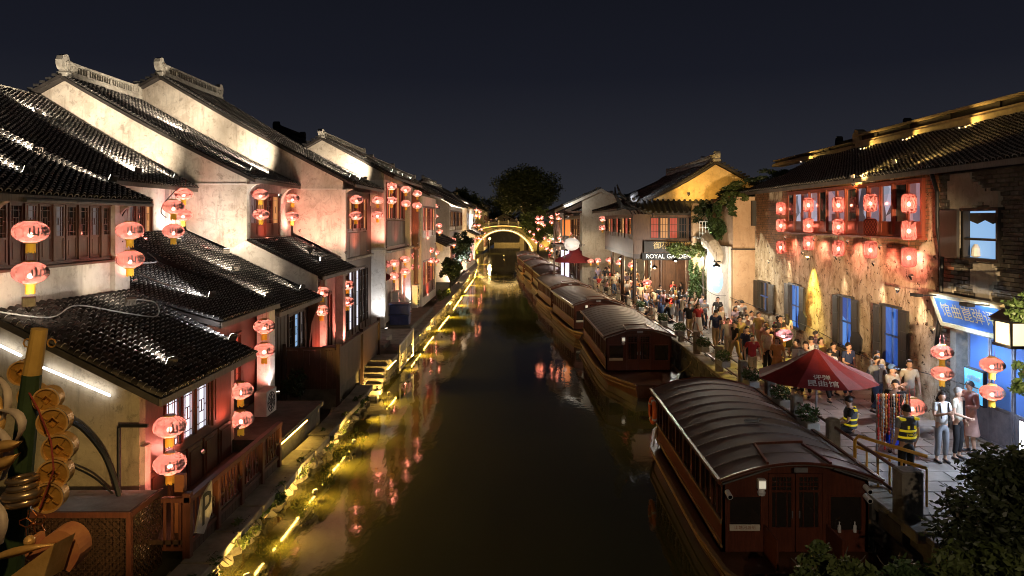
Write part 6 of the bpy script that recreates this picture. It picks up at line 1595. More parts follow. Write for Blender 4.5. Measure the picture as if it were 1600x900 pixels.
        for sg in (-1, 1):
            mb = MB(); mb.bbox(sg * .62 - .02, sg * .62 + .02, -.75, -.02, .40, .98, .008); mb.build('door_screen', WOOD_BOAT, r)
        mb = MB(); mb.box(-1.3, 1.3, -1.25, -1.19, .40, .60); mb.build('deck_coaming', HULL, r)
        mb = MB(); mb.tube([(.12, 2.6, arc(.1) + .01), (.12, 2.6, arc(.1) + .07), (.2, 2.6, arc(.1) + .07)], .02, 6); mb.tube([(-.2, 2.62, arc(.2) + .03), (.1, 2.6, arc(.1) + .03)], .025, 6); mb.build('roof_ring', METAL, r)
    r.location = loc; r.rotation_euler = (0, 0, rz); return r
STEEL = simple('steel_bright', (.62, .60, .58), (.45, .44, .42), 8, .25, .05, .9)
boat((5.38, 14.0, 0), 0, 6.9, 'nearest wooden tour boat with broad vaulted brown roof and orange lifebuoy', True)
bspec = [(5.02, 31.0, .035, 8.4, 'second tour boat, grey ribbed roof catching the light beside the man in a black shirt'),
         (4.42, 42.8, .11, 7.0, 'third tour boat, dark red roof under the teahouse columns'),
         (3.45, 54.0, .10, 8.2, 'fourth tour boat, roof crossed by a bright edge, past the arcade'),
         (2.9, 66.5, .07, 7.6, 'fifth tour boat, orange lit end wall below the far parasol'),
         (2.2, 77.5, .09, 8.4, 'sixth tour boat, gold trimmed side windows beside the shops'),
         (1.25, 90.0, .08, 8.4, 'seventh tour boat, dark one moored toward the bridge'),
         (.45, 103.0, .03, 8.4, 'eighth tour boat, farthest one beside the bridge arch')]
proto_b = boat((bspec[0][0], bspec[0][1], 0), bspec[0][2], bspec[0][3], bspec[0][4])
pw = None
for i, (x, y, a, L, lab) in enumerate(bspec[1:]):
    if i in (2, 3):
        if pw is None: pw = boat((x, y, 0), a, 8.4, lab, warm=True); b = pw
        else: b = clone(pw, (x, y, 0), a, lab)
    else: b = clone(proto_b, (x, y, 0), a, lab)
lb = thing('lifebuoy', 'orange lifebuoy ring hanging on the far corner of the nearest boat', 'lifebuoy', (3.72, 20.4, 1.55))
mb = MB(); mb.tube([(3.70, 20.4 + .33 * math.cos(a * PI / 10), 1.5 + .33 * math.sin(a * PI / 10)) for a in range(20)], .065, 8, closed=True); mb.build('ring', simple('buoy_orange', (.75, .14, .03), (.6, .10, .02), 6, .5, .05), lb, smooth=True)
for k in range(4):
    a = k * PI / 2 + .5; mb = MB(); mb.tube([(3.70, 20.4 + .33 * math.cos(a + d), 1.5 + .33 * math.sin(a + d)) for d in (-.1, .1)], .072, 8); mb.build('band', WHITE_P, lb)
# warm lamp glow on the boats' water side comes from small deck lamps
for i, (x, y, a, L, lab) in enumerate(bspec):
    pass

# ------------------------------------------------------------------ arched bridge
BR = thing('arched_bridge', 'humpbacked stone bridge with a round golden lit arch at the end of the canal', 'bridge', (-4, 134, 0))
BS = simple('bridge_stone', (.20, .17, .11), (.04, .04, .025), .8, .8, .5)
bx0, rA, y0, y1 = -4.0, 5.5, 132.0, 136.5
top = lambda x: 6.1 - .030 * (x - bx0) ** 2 * (1 if abs(x - bx0) < 9 else 1)
def arcb(x):
    d = abs(x - bx0); return math.sqrt(max(0, rA * rA - d * d)) * .98 - .3 if d < rA else -.6
mb = MB(); xs = list(np.linspace(bx0 - 14, bx0 - rA, 8)) + list(bx0 + rA * np.sin(np.linspace(-PI / 2, PI / 2, 33)))[1:-1] + list(np.linspace(bx0 + rA, bx0 + 13, 8))
mb.strip(xs, [arcb(x) for x in xs], [max(1.0, top(x)) for x in xs], y0, y1); mb.build('arch_body', BS, BR)
n = 25
for k in range(n):
    a0, a1 = PI * k / n + .008, PI * (k + 1) / n - .008; q = []
    for (r_, a) in ((rA - .05, a0), (rA + .5, a0), (rA + .5, a1), (rA - .05, a1)): q.append((bx0 - r_ * math.cos(a), r_ * math.sin(a) * .98 - .3))
    mb = MB(); mb.prism(q, 'y', y0 - .18, y0 + .05); mb.build('voussoir', STONE_PALE, BR)
mb = MB(); xs = list(np.linspace(bx0 - 13, bx0 + 12, 26)); mb.strip(xs, [max(.9, top(x)) - .12 for x in xs], [max(1.1, top(x)) + .10 for x in xs], y0 - .3, y0); mb.build('cornice', STONE_PALE, BR)
mb = MB(); mb.strip(xs, [max(1.1, top(x)) + .28 for x in xs], [max(1.1, top(x)) + .8 for x in xs], y0 - .12, y0 + .06); mb.build('parapet', BS, BR)
for k in range(14):
    x = bx0 - 12 + k * 1.85; z = max(1.1, top(x)); mb = MB(); mb.bbox(x - .14, x + .14, y0 - .16, y0 + .12, z + .08, z + 1.1, .03); mb.build('parapet_post', STONE_PALE, BR)
for (x, y, z, tx, ty, tz, p, l) in [(-9.2, 129.6, .6, -7, 132, 4, 1400, 'left foot of the round arch'), (.6, 129.6, .6, -1, 132, 4, 1400, 'right foot of the round arch'), (-4, 134.5, .4, -7, 134.5, 4, 1500, 'inside the round arch'), (-12, 130.4, 1.4, -9, 132, 4.5, 1400, 'left stairs of the bridge'), (4.5, 130.4, 1.6, 2, 132, 4.5, 1200, 'right stairs of the bridge')]:
    flood((x, y, z), (tx, ty, tz), p, f'golden floodlight at the {l}', (1, .60, .12), 120, .8, LENS_G, .4, 'golden bridge lights')
pts = [(bx0 + (rA + .12) * math.cos(a), y0 - .24, (rA + .12) * math.sin(a) * .98 - .25) for a in np.linspace(.04, PI - .04, 30)]
mb = MB(); mb.tube(pts, .06, 5); tag(mb.build('light_rope', emit('rope_gold', (1, .70, .28), 3.2), None, loc=(-4, 132, 0)), 'golden light rope following the round bridge arch', 'light rope')
pts = [(x, y0 - .36, max(1.0, top(x)) - .05) for x in xs if abs(x - bx0) < 9]
mb = MB(); mb.tube(pts, .035, 5); tag(mb.build('light_rope', emit('rope_gold2', (1, .6, .13), 2.0), None, loc=(-4, 132, 6)), 'golden light rope along the humped bridge cornice', 'light rope')
# lit bank platform before the bridge
mb = MB(); mb.bbox(-13, -7.6, 108, 126, -.3, .9, .1); o = mb.build('stone_platform', STONE, None, loc=(-10, 108, 0)); tag(o, 'gold lit stone platform on the bank before the bridge', 'platform')
flood((-6.2, 112, .4), (-9, 117, 1.6), 5000, 'golden floodlight on the platform before the bridge', (1, .60, .12), 150, .8, LENS_G, .4, 'golden bridge lights')
flood((-6.4, 100, .4), (-7.5, 106, 1.2), 1600, 'golden floodlight below the pink ground storey by the bridge', (1, .60, .12), 150, .8, LENS_G, .4, 'golden bridge lights')
# lights behind the bridge
for (x, y, z, p, l) in [(-7.5, 150, 3, 1500, 'behind the arch on the lantern side'), (0, 160, 3, 1500, 'behind the arch on the boat side')]:
    r = thing('street_lamp', f'small street lamp {l}', 'street lamp', (x, y, .4)); mb = MB(); mb.bar((x, y, .4), (x, y, z), .12); mb.build('pole', IRON, r); mb = MB(); mb.ball((x, y, z + .2), .22); mb.build('globe', LENS_G, r); point(r, (x, y - .5, z + .3), p, (1, .66, .25), .3)

# ------------------------------------------------------------------ parasols
def parasol(x, y, za, zr, rad, label, txt=None, n=8, rot=.2, m=None):
    r = thing('parasol', label, 'parasol', (x, y, QZ)); m = m or simple('canvas_red', (.20, .014, .014), (.13, .010, .011), 5, .75, .2)
    V = [(x + rad * math.cos(rot + 2 * PI * k / n), y + rad * math.sin(rot + 2 * PI * k / n), zr) for k in range(n)]; A_ = (x, y, za)
    for k in range(n):
        a, b = Vector(V[k]), Vector(V[(k + 1) % n]); c = Vector(A_); mm = (a + b) / 2 + Vector((0, 0, -.04)) ; mid1 = (a + c) / 2 + Vector((0, 0, -.05)); mid2 = (b + c) / 2 + Vector((0, 0, -.05)); mc = (mid1 + mid2) / 2 - Vector((0, 0, .03))
        mb = MB(); mb.add([a, mm, b, mid1, mc, mid2, c], [(0, 1, 4, 3), (1, 2, 5, 4), (3, 4, 6), (4, 5, 6)]); mb.build('canopy_panel', m, r)
        mb = MB(); mb.tube([c - Vector((0, 0, .06)), mid1 - Vector((0, 0, .03)), a - Vector((0, 0, .02))], .011, 5); mb.build('rib', IRON, r)
    mb = MB(); mb.tube([(x, y, QZ), (x, y, za)], .028, 8); mb.ball((x, y, za + .05), .05); mb.build('pole', METAL, r)
    mb = MB(); mb.lathe([(.32, QZ), (.3, QZ + .08), (.05, QZ + .14)], 14, (x, y, 0)); mb.build('base', STONE_D, r)
    if txt:
        k = min(range(n), key=lambda i: V[i][1] + V[(i + 1) % n][1])
        a, b, c = Vector(V[k]), Vector(V[(k + 1) % n]), Vector(A_); ux = (b - a).normalized(); mid = (a + b) / 2; uy = (c - mid).normalized()
        if ux.x < 0: ux = -ux
        nn = ux.cross(uy)
        if nn.y > 0: nn = -nn
        for j, (s_, sz) in enumerate(txt[:2]): lettering(r, s_, sz, mid + uy * (.36 if j == 0 else .13) + nn * .035 + ux * .02, cols(ux, uy, nn), WHITE_P)
    return r
parasol(7.45, 18.0, 3.74, 3.02, 1.5, 'dark red parasol with white Chinese characters beside the nearest boat', (('评弹', .20), ('昆曲馆', .24)), rot=.1)
parasol(4.6, 62.5, 4.75, 3.4, 2.3, 'far dark red parasol above the crowd by the white gabled house', rot=.3)

# mooring lines of the nearest boats and cables strung over the quay
for (a, b, m_, lab) in [((6.6, 12.9, .5), (7.2, 13.3, 1.75), (6.95, 13.0, .9), 'slack mooring rope from the nearest boat to the big stone post'), ((6.5, 29.6, .6), (7.15, 29.4, 1.7), (6.85, 29.4, .95), 'mooring rope from the second boat to the quay gate post')]:
    o = cable(lab, [a, m_, b], .018, simple('rope_hemp', (.34, .28, .18), (.2, .16, .1), 20, .9, .4), 'rope')
cable('thin black wire strung along the ochre wall above the queue', [(10.3, 35.1, 3.15), (11.2, 31.5, 2.85), (11.3, 27.5, 2.75), (11.2, 22.5, 2.5), (11.2, 19.6, 2.75), (10.9, 16.0, 3.0)], .014)
cable('thin black wire crossing the lit wall panel to the tan block', [(9.6, 38.9, 3.5), (10.0, 37.2, 3.1), (10.25, 35.6, 3.2), (10.3, 35.1, 3.15)], .014)
# ------------------------------------------------------------------ people
SKIN = simple('skin', (.52, .32, .22), (.46, .27, .18), 6, .55, 0)
HAIR = simple('hair_black', (.018, .014, .012), (.01, .008, .007), 20, .5, .3)
SHOE = simple('shoe_dark', (.04, .035, .035), (.02, .02, .02), 6, .5, 0)
def cloth(nm, c): return simple('cloth_' + nm, c, tuple(x * .72 for x in c), 6, .85, .25)
C = {k: cloth(k, v) for k, v in dict(white=(.66, .65, .63), navy=(.03, .045, .11), black=(.02, .02, .022), grey=(.24, .25, .27), khaki=(.48, .36, .19), red=(.40, .035, .035), orange=(.55, .24, .08), beige=(.48, .40, .28), blue=(.10, .20, .42), pink=(.58, .32, .30), yellow=(.60, .50, .16), denim=(.07, .11, .20), brown=(.18, .10, .06), cream=(.60, .54, .42), lilac=(.42, .36, .52), green=(.12, .18, .10), robe=(.60, .36, .30)).items()}

def limb_mesh(chains, n=8):
    """continuous surface from tapered chains; each chain is [(pos, radius_x, radius_y)...]"""
    mb = MB()
    for ch in chains:
        pts = [Vector(p[0]) for p in ch]; N = len(pts); vs = []
        for i, p in enumerate(pts):
            d = (pts[min(i + 1, N - 1)] - pts[max(i - 1, 0)]).normalized()
            a = Vector((1, 0, 0)); a = (a - d * a.dot(d))
            if a.length < .2: a = Vector((0, 1, 0)) - d * d.y
            a.normalize(); b = d.cross(a); rx, ry = ch[i][1], ch[i][2] if len(ch[i]) > 2 else ch[i][1]
            for k in range(n):
                th = 2 * PI * k / n; vs.append(p + a * math.cos(th) * rx + b * math.sin(th) * ry)
        fs = [(i * n + k, i * n + (k + 1) % n, (i + 1) * n + (k + 1) % n, (i + 1) * n + k) for i in range(N - 1) for k in range(n)]
        fs += [tuple(range(n - 1, -1, -1)), tuple(range((N - 1) * n, N * n))]
        mb.add(vs, fs)
    return mb
def skinned(name, verts, edges, radii, mat, sub=1):
    me = bpy.data.meshes.new(name); me.from_pydata([tuple(v) for v in verts], edges, [])
    o = bpy.data.objects.new(name, me); COL.objects.link(o)
    o.modifiers.new('skin', 'SKIN'); sv = me.skin_vertices[0].data
    for i, r in enumerate(radii):
        sv[i].radius = r if hasattr(r, '__len__') else (r, r); sv[i].use_root = (i == 0)
    m = o.modifiers.new('sub', 'SUBSURF'); m.levels = sub; m.render_levels = sub
    dg = bpy.context.evaluated_depsgraph_get(); dg.update()
    out = bpy.data.meshes.new_from_object(o.evaluated_get(dg)); out.name = name
    bpy.data.objects.remove(o); out.materials.clear(); out.materials.append(mat); out.shade_smooth(); return out

def pose(kind):
    """joint positions for a 1.70 m figure facing -y, feet on z=0"""
    J = dict(pel=(0, 0, .93), ch=(0, 0, 1.22), nk=(0, .0, 1.45), hd=(0, -.02, 1.56), top=(0, -.01, 1.66),
             ls=(-.18, 0, 1.39), le=(-.24, .03, 1.12), lw=(-.24, -.06, .88), rs=(.18, 0, 1.39), re=(.24, .03, 1.12), rw=(.24, -.06, .88),
             lh=(-.09, 0, .90), lk=(-.10, -.02, .48), la=(-.11, .03, .08), rh=(.09, 0, .90), rk=(.10, -.02, .48), ra=(.11, .03, .08))
    if kind == 'walk': J.update(lk=(-.10, -.16, .50), la=(-.10, -.22, .09), rk=(.10, .05, .48), ra=(.10, .28, .14), le=(-.24, .10, 1.14), lw=(-.23, .08, .90), re=(.23, -.10, 1.13), rw=(.20, -.24, .95))
    if kind == 'phone': J.update(le=(-.25, -.08, 1.14), lw=(-.08, -.30, 1.24), re=(.25, -.02, 1.12), rw=(.10, -.26, 1.12))
    if kind == 'photo': J.update(le=(-.24, -.20, 1.28), lw=(-.08, -.30, 1.50), re=(.24, -.20, 1.28), rw=(.08, -.30, 1.50))
    if kind == 'hold': J.update(le=(-.23, -.02, 1.12), lw=(-.12, -.26, 1.05))
    if kind == 'reach': J.update(le=(-.26, -.18, 1.20), lw=(-.22, -.42, 1.14), re=(.26, -.18, 1.22), rw=(.16, -.42, 1.18))
    if kind == 'sit':
        J.update(lk=(-.13, -.42, .50), la=(-.13, -.42, .09), rk=(.13, -.42, .50), ra=(.13, -.38, .09), lh=(-.09, 0, .50), rh=(.09, 0, .50), pel=(0, 0, .53), ch=(0, -.02, .82), nk=(0, -.06, 1.05), hd=(0, -.10, 1.16), top=(0, -.09, 1.26),
                 ls=(-.18, -.04, .99), le=(-.22, -.12, .74), lw=(-.12, -.32, .62), rs=(.18, -.04, .99), re=(.22, -.12, .74), rw=(.12, -.32, .64))
    return {k: Vector(v) for k, v in J.items()}
_meshes = {}
def body_meshes(kind, fem=False, detail=False):
    key = (kind, fem, detail)
    if key in _meshes: return _meshes[key]
    J = pose(kind); out = {}
    V = []; E = []; Rr = []
    def add(p, r, par=None):
        V.append(Vector(p)); Rr.append(r); i = len(V) - 1
        if par is not None: E.append((par, i))
        return i
    sh = .88 if fem else 1.0
    pel = add(J['pel'], (.120, .085)); ch = add(J['ch'], (.145 * sh, .10), pel); sc_ = add(J['nk'] - Vector((0, 0, .06)), (.12 * sh, .075), ch); nk = add(J['nk'] + Vector((0, 0, .01)), .048, sc_)
    j0 = add(J['nk'] + (J['hd'] - J['nk']) * .55, (.062, .07), nk); hd = add(J['hd'], (.078, .092), j0); tp = add(J['top'], (.062, .075), hd)
    for s_, sx in (('l', -1), ('r', 1)):
        S, El, Wr = J[s_ + 's'] * 1, J[s_ + 'e'], J[s_ + 'w']; S = Vector((S.x * sh, S.y, S.z))
        a = add(S, .055, sc_); b = add((S + El) / 2, .045, a); c = add(El, .038, b); d = add((El + Wr) / 2, .036, c); w_ = add(Wr, .025, d)
        dr = (Wr - El).normalized(); side = Vector((sx, 0, 0)); side = (side - dr * side.dot(dr)).normalized(); pn = dr.cross(side)
        pm_ = add(Wr + dr * .06, (.035, .018), w_)
        if detail:
            for f, (o, l_) in enumerate(((-.03, .065), (-.01, .078), (.01, .074), (.03, .058))):
                base = Wr + dr * .085 + pn * o; i1 = add(base, .010, pm_); i2 = add(base + dr * l_ * .5 - side * .01, .009, i1); add(base + dr * l_ * .85 - side * .03, .0075, i2)
            t1 = add(Wr + dr * .03 + pn * .036 - side * .01, .012, pm_); add(Wr + dr * .065 + pn * .055 - side * .03, .009, t1)
        else: add(Wr + dr * .13 - side * .015, (.028, .012), pm_)
        H_, K, An = J[s_ + 'h'], J[s_ + 'k'], J[s_ + 'a']
        a = add(H_, .068, pel); b = add((H_ + K) / 2, .062, a); c = add(K, .055, b); d = add(K * .62 + An * .38, .053, c); e_ = add(An, .034, d); add(An + Vector((0, -.10, -.045)), (.036, .025), e_)
    out['body'] = skinned('body', V, E, Rr, SKIN, 1)
    # shirt
    V, E, Rr = [], [], []
    pel = add(J['pel'] + Vector((0, 0, -.05)), (.190, .145)); wa = add((J['pel'] + J['ch']) / 2, (.150 * sh, .118), pel); ch = add(J['ch'], (.165 * sh, .122), wa); sc_ = add(J['nk'] - Vector((0, 0, .07)), (.135 * sh, .088), ch); add(J['nk'] - Vector((0, 0, .02)), .062, sc_)
    for s_ in 'lr':
        S, El = J[s_ + 's'], J[s_ + 'e']; S = Vector((S.x * sh, S.y, S.z)); a = add(S, .072, sc_); add(S * .35 + El * .65, .062, a)
    out['shirt'] = skinned('shirt', V, E, Rr, C['white'], 1)
    V, E, Rr = [], [], []
    pel = add(J['pel'] + Vector((0, 0, -.06)), (.195, .15)); wa = add((J['pel'] + J['ch']) / 2, (.155 * sh, .120), pel); ch = add(J['ch'], (.170 * sh, .126), wa); sc_ = add(J['nk'] - Vector((0, 0, .07)), (.14 * sh, .09), ch); add(J['nk'] - Vector((0, 0, .02)), .064, sc_)
    for s_ in 'lr':
        S, El, Wr = J[s_ + 's'], J[s_ + 'e'], J[s_ + 'w']; S = Vector((S.x * sh, S.y, S.z)); a = add(S, .076, sc_); b = add(El, .062, a); add(El * .15 + Wr * .85, .05, b)
    out['jacket'] = skinned('jacket', V, E, Rr, C['white'], 1)
    # trousers
    V, E, Rr = [], [], []
    pel = add(J['pel'] + Vector((0, 0, .06)), (.152, .118)); p2 = add(J['pel'] - Vector((0, 0, .03)), (.172, .13), pel)
    for s_ in 'lr':
        H_, K, An = J[s_ + 'h'], J[s_ + 'k'], J[s_ + 'a']; a = add(H_ - Vector((0, 0, .05)) if kind != 'sit' else H_ + Vector((0, -.06, 0)), .100, p2); b = add((H_ + K) / 2, .085, a); c = add(K, .072, b); add(K * .1 + An * .9 + Vector((0, 0, .02)), .060, c)
    out['trousers'] = skinned('trousers', V, E, Rr, C['black'], 1)
    # skirt or long dress
    mb = MB(); zt = J['pel'].z + .12; zb = .42
    prof = [(.150, zt), (.175, zt - .2), (.21, zt - .42), (.25, zb + .02), (.24, zb)]
    if kind == 'sit': prof = [(.16, zt), (.2, zt - .1), (.28, zt - .2), (.26, zt - .3)]
    mb.lathe([(r_, z) for r_, z in prof][::-1], 16, (J['pel'].x, J['pel'].y, 0), sq=lambda th: 1 - .22 * abs(math.sin(th)) + .05 * math.cos(6 * th)); out['skirt'] = mb.mesh('skirt', C['white'], smooth=True)
    # hair
    h = J['hd']; mb = MB(); n, m = 14, 9; vs = []; fs = []
    for i in range(m + 1):
        ph = PI * .02 + PI * .60 * i / m
        for k in range(n):
            th = 2 * PI * k / n; fr = max(0, -math.sin(th)); p_ = min(ph, PI * (.60 - .22 * fr)) 
            if fem: p_ = ph * (1.0 if fr < .3 else .62)
            vs.append((h.x + .088 * math.sin(p_) * math.cos(th), h.y + .015 + .106 * math.sin(p_) * math.sin(th), h.z + .035 + .105 * math.cos(p_)))
    for i in range(m):
        for k in range(n): l = (k + 1) % n; fs.append((i * n + k, (i + 1) * n + k, (i + 1) * n + l, i * n + l))
    fs.append(tuple(range(n))); mb.add(vs, fs)
    if fem:
        b = limb_mesh([[((h.x, h.y + .06, h.z + .06), .075, .05), ((h.x, h.y + .10, h.z - .05), .09, .04), ((h.x, h.y + .11, h.z - .2), .085, .035), ((h.x, h.y + .10, h.z - .34), .05, .02)]]); mb.add(b.v, b.f)
    out['hair'] = mb.mesh('hair', HAIR, smooth=True)
    # face: eyes, brows, nose, mouth, ears
    mb = MB()
    for sx in (-1, 1): mb.ball((h.x + sx * .032, h.y - .083, h.z + .005), .012, 6, 4, (1, .5, .55)); mb.bar((h.x + sx * .018, h.y - .094, h.z + .030), (h.x + sx * .048, h.y - .084, h.z + .030), .007)
    mb.bar((h.x - .022, h.y - .090, h.z - .056), (h.x + .022, h.y - .090, h.z - .056), .008)
    out['face'] = mb.mesh('eyes_and_mouth', simple('face_dark', (.10, .035, .028), (.04, .02, .016), 30, .5, 0))
    mb = MB(); mb.add([(h.x - .014, h.y - .088, h.z - .03), (h.x + .014, h.y - .088, h.z - .03), (h.x, h.y - .115, h.z - .026), (h.x, h.y - .090, h.z + .015)], [(0, 1, 2), (0, 2, 3), (1, 3, 2)])
    for sx in (-1, 1): mb.ball((h.x + sx * .082, h.y + .008, h.z - .01), .022, 6, 5, (.35, .8, 1.3))
    out['nose'] = mb.mesh('nose_and_ears', SKIN, smooth=False)
    mb = MB()
    for s_ in 'lr':
        An = J[s_ + 'a']; b = limb_mesh([[((An.x, An.y + .05, An.z - .04), .036, .035), ((An.x, An.y - .03, An.z - .035), .045, .038), ((An.x, An.y - .12, An.z - .05), .048, .026), ((An.x, An.y - .17, An.z - .055), .03, .018)]]); mb.add(b.v, b.f)
    out['shoes'] = mb.mesh('shoes', SHOE, smooth=True)
    _meshes[key] = out; return out
def person(x, y, face, top_, bot, label, kind='stand', fem=False, detail=False, h=1.0, z=QZ + .01, group=None, long=False, hair=None):
    r = thing('person', label, 'person', (x, y, z), group, face); M_ = body_meshes(kind, fem, detail)
    def put(nm, me, mat=None):
        o = bpy.data.objects.new(nm, me); link(o, r)
        if mat: o.material_slots[0].link = 'OBJECT'; o.material_slots[0].material = mat
        return o
    b = put('body', M_['body']); put('hair', M_['hair'], hair); put('shirt' if not long else 'jacket', M_['jacket' if long else 'shirt'], C[top_])
    if bot.startswith('skirt'): put('skirt', M_['skirt'], C[bot.split('_')[1]])
    else: put('trousers', M_['trousers'], C[bot])
    put('shoes', M_['shoes'])
    if detail or y < 45: put('face', M_['face']); put('nose', M_['nose'])
    r.scale = (h, h, h); return r
# facing: 0 looks at the viewer (-y), PI looks away
g1 = person(8.0, 14.75, PI + .15, 'grey', 'black', 'guard in dark trousers seen from behind, grey and yellow reflective vest, behind the round lantern', detail=True, h=1.03)
def vest(r, txt=None, bands=((1.02, 1.07), (1.14, 1.19)), back=1):
    r.update_tag(); M_ = Matrix.LocRotScale(r.location, r.rotation_euler, r.scale)
    sit = .0
    mb = MB(); mb.lathe([(.168, .98), (.165, 1.1), (.172, 1.22), (.17, 1.34), (.12, 1.42)], 20, (0, 0, 0), sq=lambda th: 1 - .20 * abs(math.sin(th))); v_ = mb.build('vest', simple('vest_grey', (.07, .075, .085), (.05, .052, .06), 6, .8, .1), r)
    return v_
def local_part(r, mb, nm, mat, parent=None):
    o = bpy.data.objects.new(nm, mb.mesh(nm, mat)); link(o, parent or r); return o
VG = simple('vest_grey', (.07, .075, .085), (.05, .052, .06), 6, .8, .1); VY = emit('reflective_yellow', (.80, .62, .02), .25, (.8, .65, .04))  # own glow stands in for light thrown back by the vest bands
def add_vest(r, zoff=0, txt='ZHIQIN', yoff=0, navy=False):
    sq = lambda th: 1 - .22 * abs(math.sin(th))
    mb = MB(); mb.lathe([(.196, .97 + zoff), (.195, 1.1 + zoff), (.198, 1.22 + zoff), (.205, 1.34 + zoff), (.15, 1.45 + zoff)], 24, (0, yoff, 0), sq=sq); v_ = local_part(r, mb, 'vest', VG)
    for a, b in ((1.03, 1.075), (1.165, 1.21)):
        mb = MB(); mb.lathe([(.200, a + zoff), (.203, a + zoff + .01), (.203, b + zoff - .01), (.200, b + zoff)], 24, (0, yoff, 0), sq=sq); local_part(r, mb, 'reflective_band', VY, v_)
    for sx in (-1, 1):
        mb = MB(); mb.bbox(sx * .15 - .045, sx * .15 + .045, yoff - .06, yoff + .14, 1.40 + zoff, 1.445 + zoff, .01); local_part(r, mb, 'shoulder_band', VY, v_)
        mb = MB(); mb.box(sx * .07 - .022, sx * .07 + .022, yoff + .155, yoff + .166, 1.235 + zoff, 1.30 + zoff); local_part(r, mb, 'patch', VY, v_)
    if txt:
        vs, fs = text_mesh(txt, .075); mb = MB(); mb.add([(-v[0], yoff + .170, 1.12 + zoff + v[1]) for v in vs], fs); local_part(r, mb, 'lettering', VY, v_)
add_vest(g1)
g2 = person(8.0, 17.2, -1.9, 'black', 'black', 'seated guard in black cap with yellow striped vest beside the ribbon rack', 'sit', detail=True)
add_vest(g2, -.42, None, -.04)
def cap(r, kind, m, z=1.60, y=-.02):
    mb = MB(); mb.lathe([(.092, z - .01), (.098, z + .02), (.085, z + .07), (.04, z + .105), (0, z + .11)], 16, (0, y + .02, 0)); mb.bbox(-.06, .06, y - .17, y - .06, z, z + .012, .004); local_part(r, mb, 'cap', m)
cap(g2, 'sit', HAIR, 1.20, -.10)
mb = MB(); mb.bbox(7.75, 8.2, 17.0, 17.4, QZ + .40, QZ + .44); tag(mb.build('stool_seat', WOOD_D, None, loc=(8, 17.2, QZ)), 'low dark stool under the seated guard', 'stool')
p = person(10.0, 20.0, .3, 'grey', 'denim', 'man in open grey jacket over white shirt walking behind the ribbon rack', 'walk', detail=True, h=1.04, long=True)
mb = MB(); mb.box(-.045, .045, -.150, -.125, 1.0, 1.38); local_part(p, mb, 'white_shirt_front', C['white'])
p = person(9.75, 18.7, .5, 'cream', 'denim', 'man in striped blue cap and pale shirt with straps, left of the man in black', 'phone', detail=True, h=1.05); cap(p, '', C['blue'])
p = person(8.95, 17.0, -.5, 'black', 'black', 'man in black shirt carrying a bright blue bag', 'hold', detail=True, h=1.04)
bg_ = thing('carrier_bag', 'bright blue carrier bag hanging from the hand of the man in black', 'bag', (8.72, 16.7, QZ + .35))
mb = limb_mesh([[((8.72, 16.7, QZ + .3), .15, .09), ((8.72, 16.7, QZ + .42), .17, .1), ((8.72, 16.7, QZ + .65), .13, .06), ((8.72, 16.72, QZ + .78), .04, .02)]]); mb.build('bag', simple('plastic_blue', (.02, .06, .55), (.015, .04, .4), 9, .4, .5), bg_)
mb = MB(); mb.tube([(8.70, 16.7, QZ + .72), (8.72, 16.74, QZ + .9), (8.75, 16.72, QZ + .72)], .01, 5); mb.build('handle', simple('plastic_blue', (.02, .06, .55)), bg_)
p = person(9.65, 16.3, .1, 'white', 'grey', 'woman in short sleeved pale shirt with dark shoulder straps beside the guard', 'phone', True, True, .97)
for sx in (-1, 1):
    mb = MB(); mb.bar((sx * .10, -.135, 1.08), (sx * .11, -.09, 1.44), .03, .012); local_part(p, mb, 'strap', C['black'])
p = person(10.15, 16.5, .6, 'cream', 'black', 'older person in loose patterned shirt with a black strap, before the bush', 'hold', False, True, 1.0, hair=simple('hair_grey', (.35, .33, .30), (.2, .19, .18), 20, .6, .3))
mb = MB(); mb.bar((-.02, -.150, .98), (.03, -.120, 1.40), .05, .012); local_part(p, mb, 'strap', C['black'])
p = person(10.75, 17.0, -1.45, 'robe', 'skirt_robe', 'person in long pink robe seen from the side, looking down at the blue poster', 'phone', False, True, 1.02, long=True)
p = person(9.35, 21.6, PI, 'white', 'black', 'person in white top and black trousers under the red parasol', 'walk', h=.99)
p = person(10.2, 22.2, .4, 'navy', 'denim', 'man in navy shirt beyond the red parasol pole, before the brick base', 'hold', h=1.04)
p = person(9.9, 22.6, .2, 'black', 'black', 'dark haired person standing just past the parasol tip', 'stand')
crowd1 = [(7.85, 24.3, .1, 'red', 'khaki', 'man in red shirt and pale trousers walking toward the parasol', 'walk', False), (8.75, 25.4, .4, 'cream', 'black', 'man in pale yellow lit shirt behind the man in red', 'stand', False), (8.2, 26.0, .2, 'navy', 'black', 'man in navy shirt at the corner of the tan block', 'stand', False),
          (8.50, 23.7, -.6, 'orange', 'skirt_orange', 'long haired woman in orange dress beside the man in red', 'hold', True), (9.0, 25.0, 1.8, 'orange', 'denim', 'person in orange top half hidden by the pale lantern', 'stand', False), (9.0, 23.3, -1.2, 'grey', 'denim', 'man bending over a pale sheet of paper near the parasol', 'phone', False),
          (9.6, 23.6, PI, 'white', 'black', 'person in white seen from behind at the yellow lit wall', 'stand', False), (10.05, 23.9, .5, 'yellow', 'black', 'woman whose face shows above the parasol top, yellow lit', 'hold', True), (9.3, 26.2, PI + .5, 'black', 'black', 'dark figure queueing farther along the ochre wall', 'stand', False),
          (10.3, 28.4, .2, 'black', 'grey', 'dark clothed person under the first blue window', 'phone', True)]
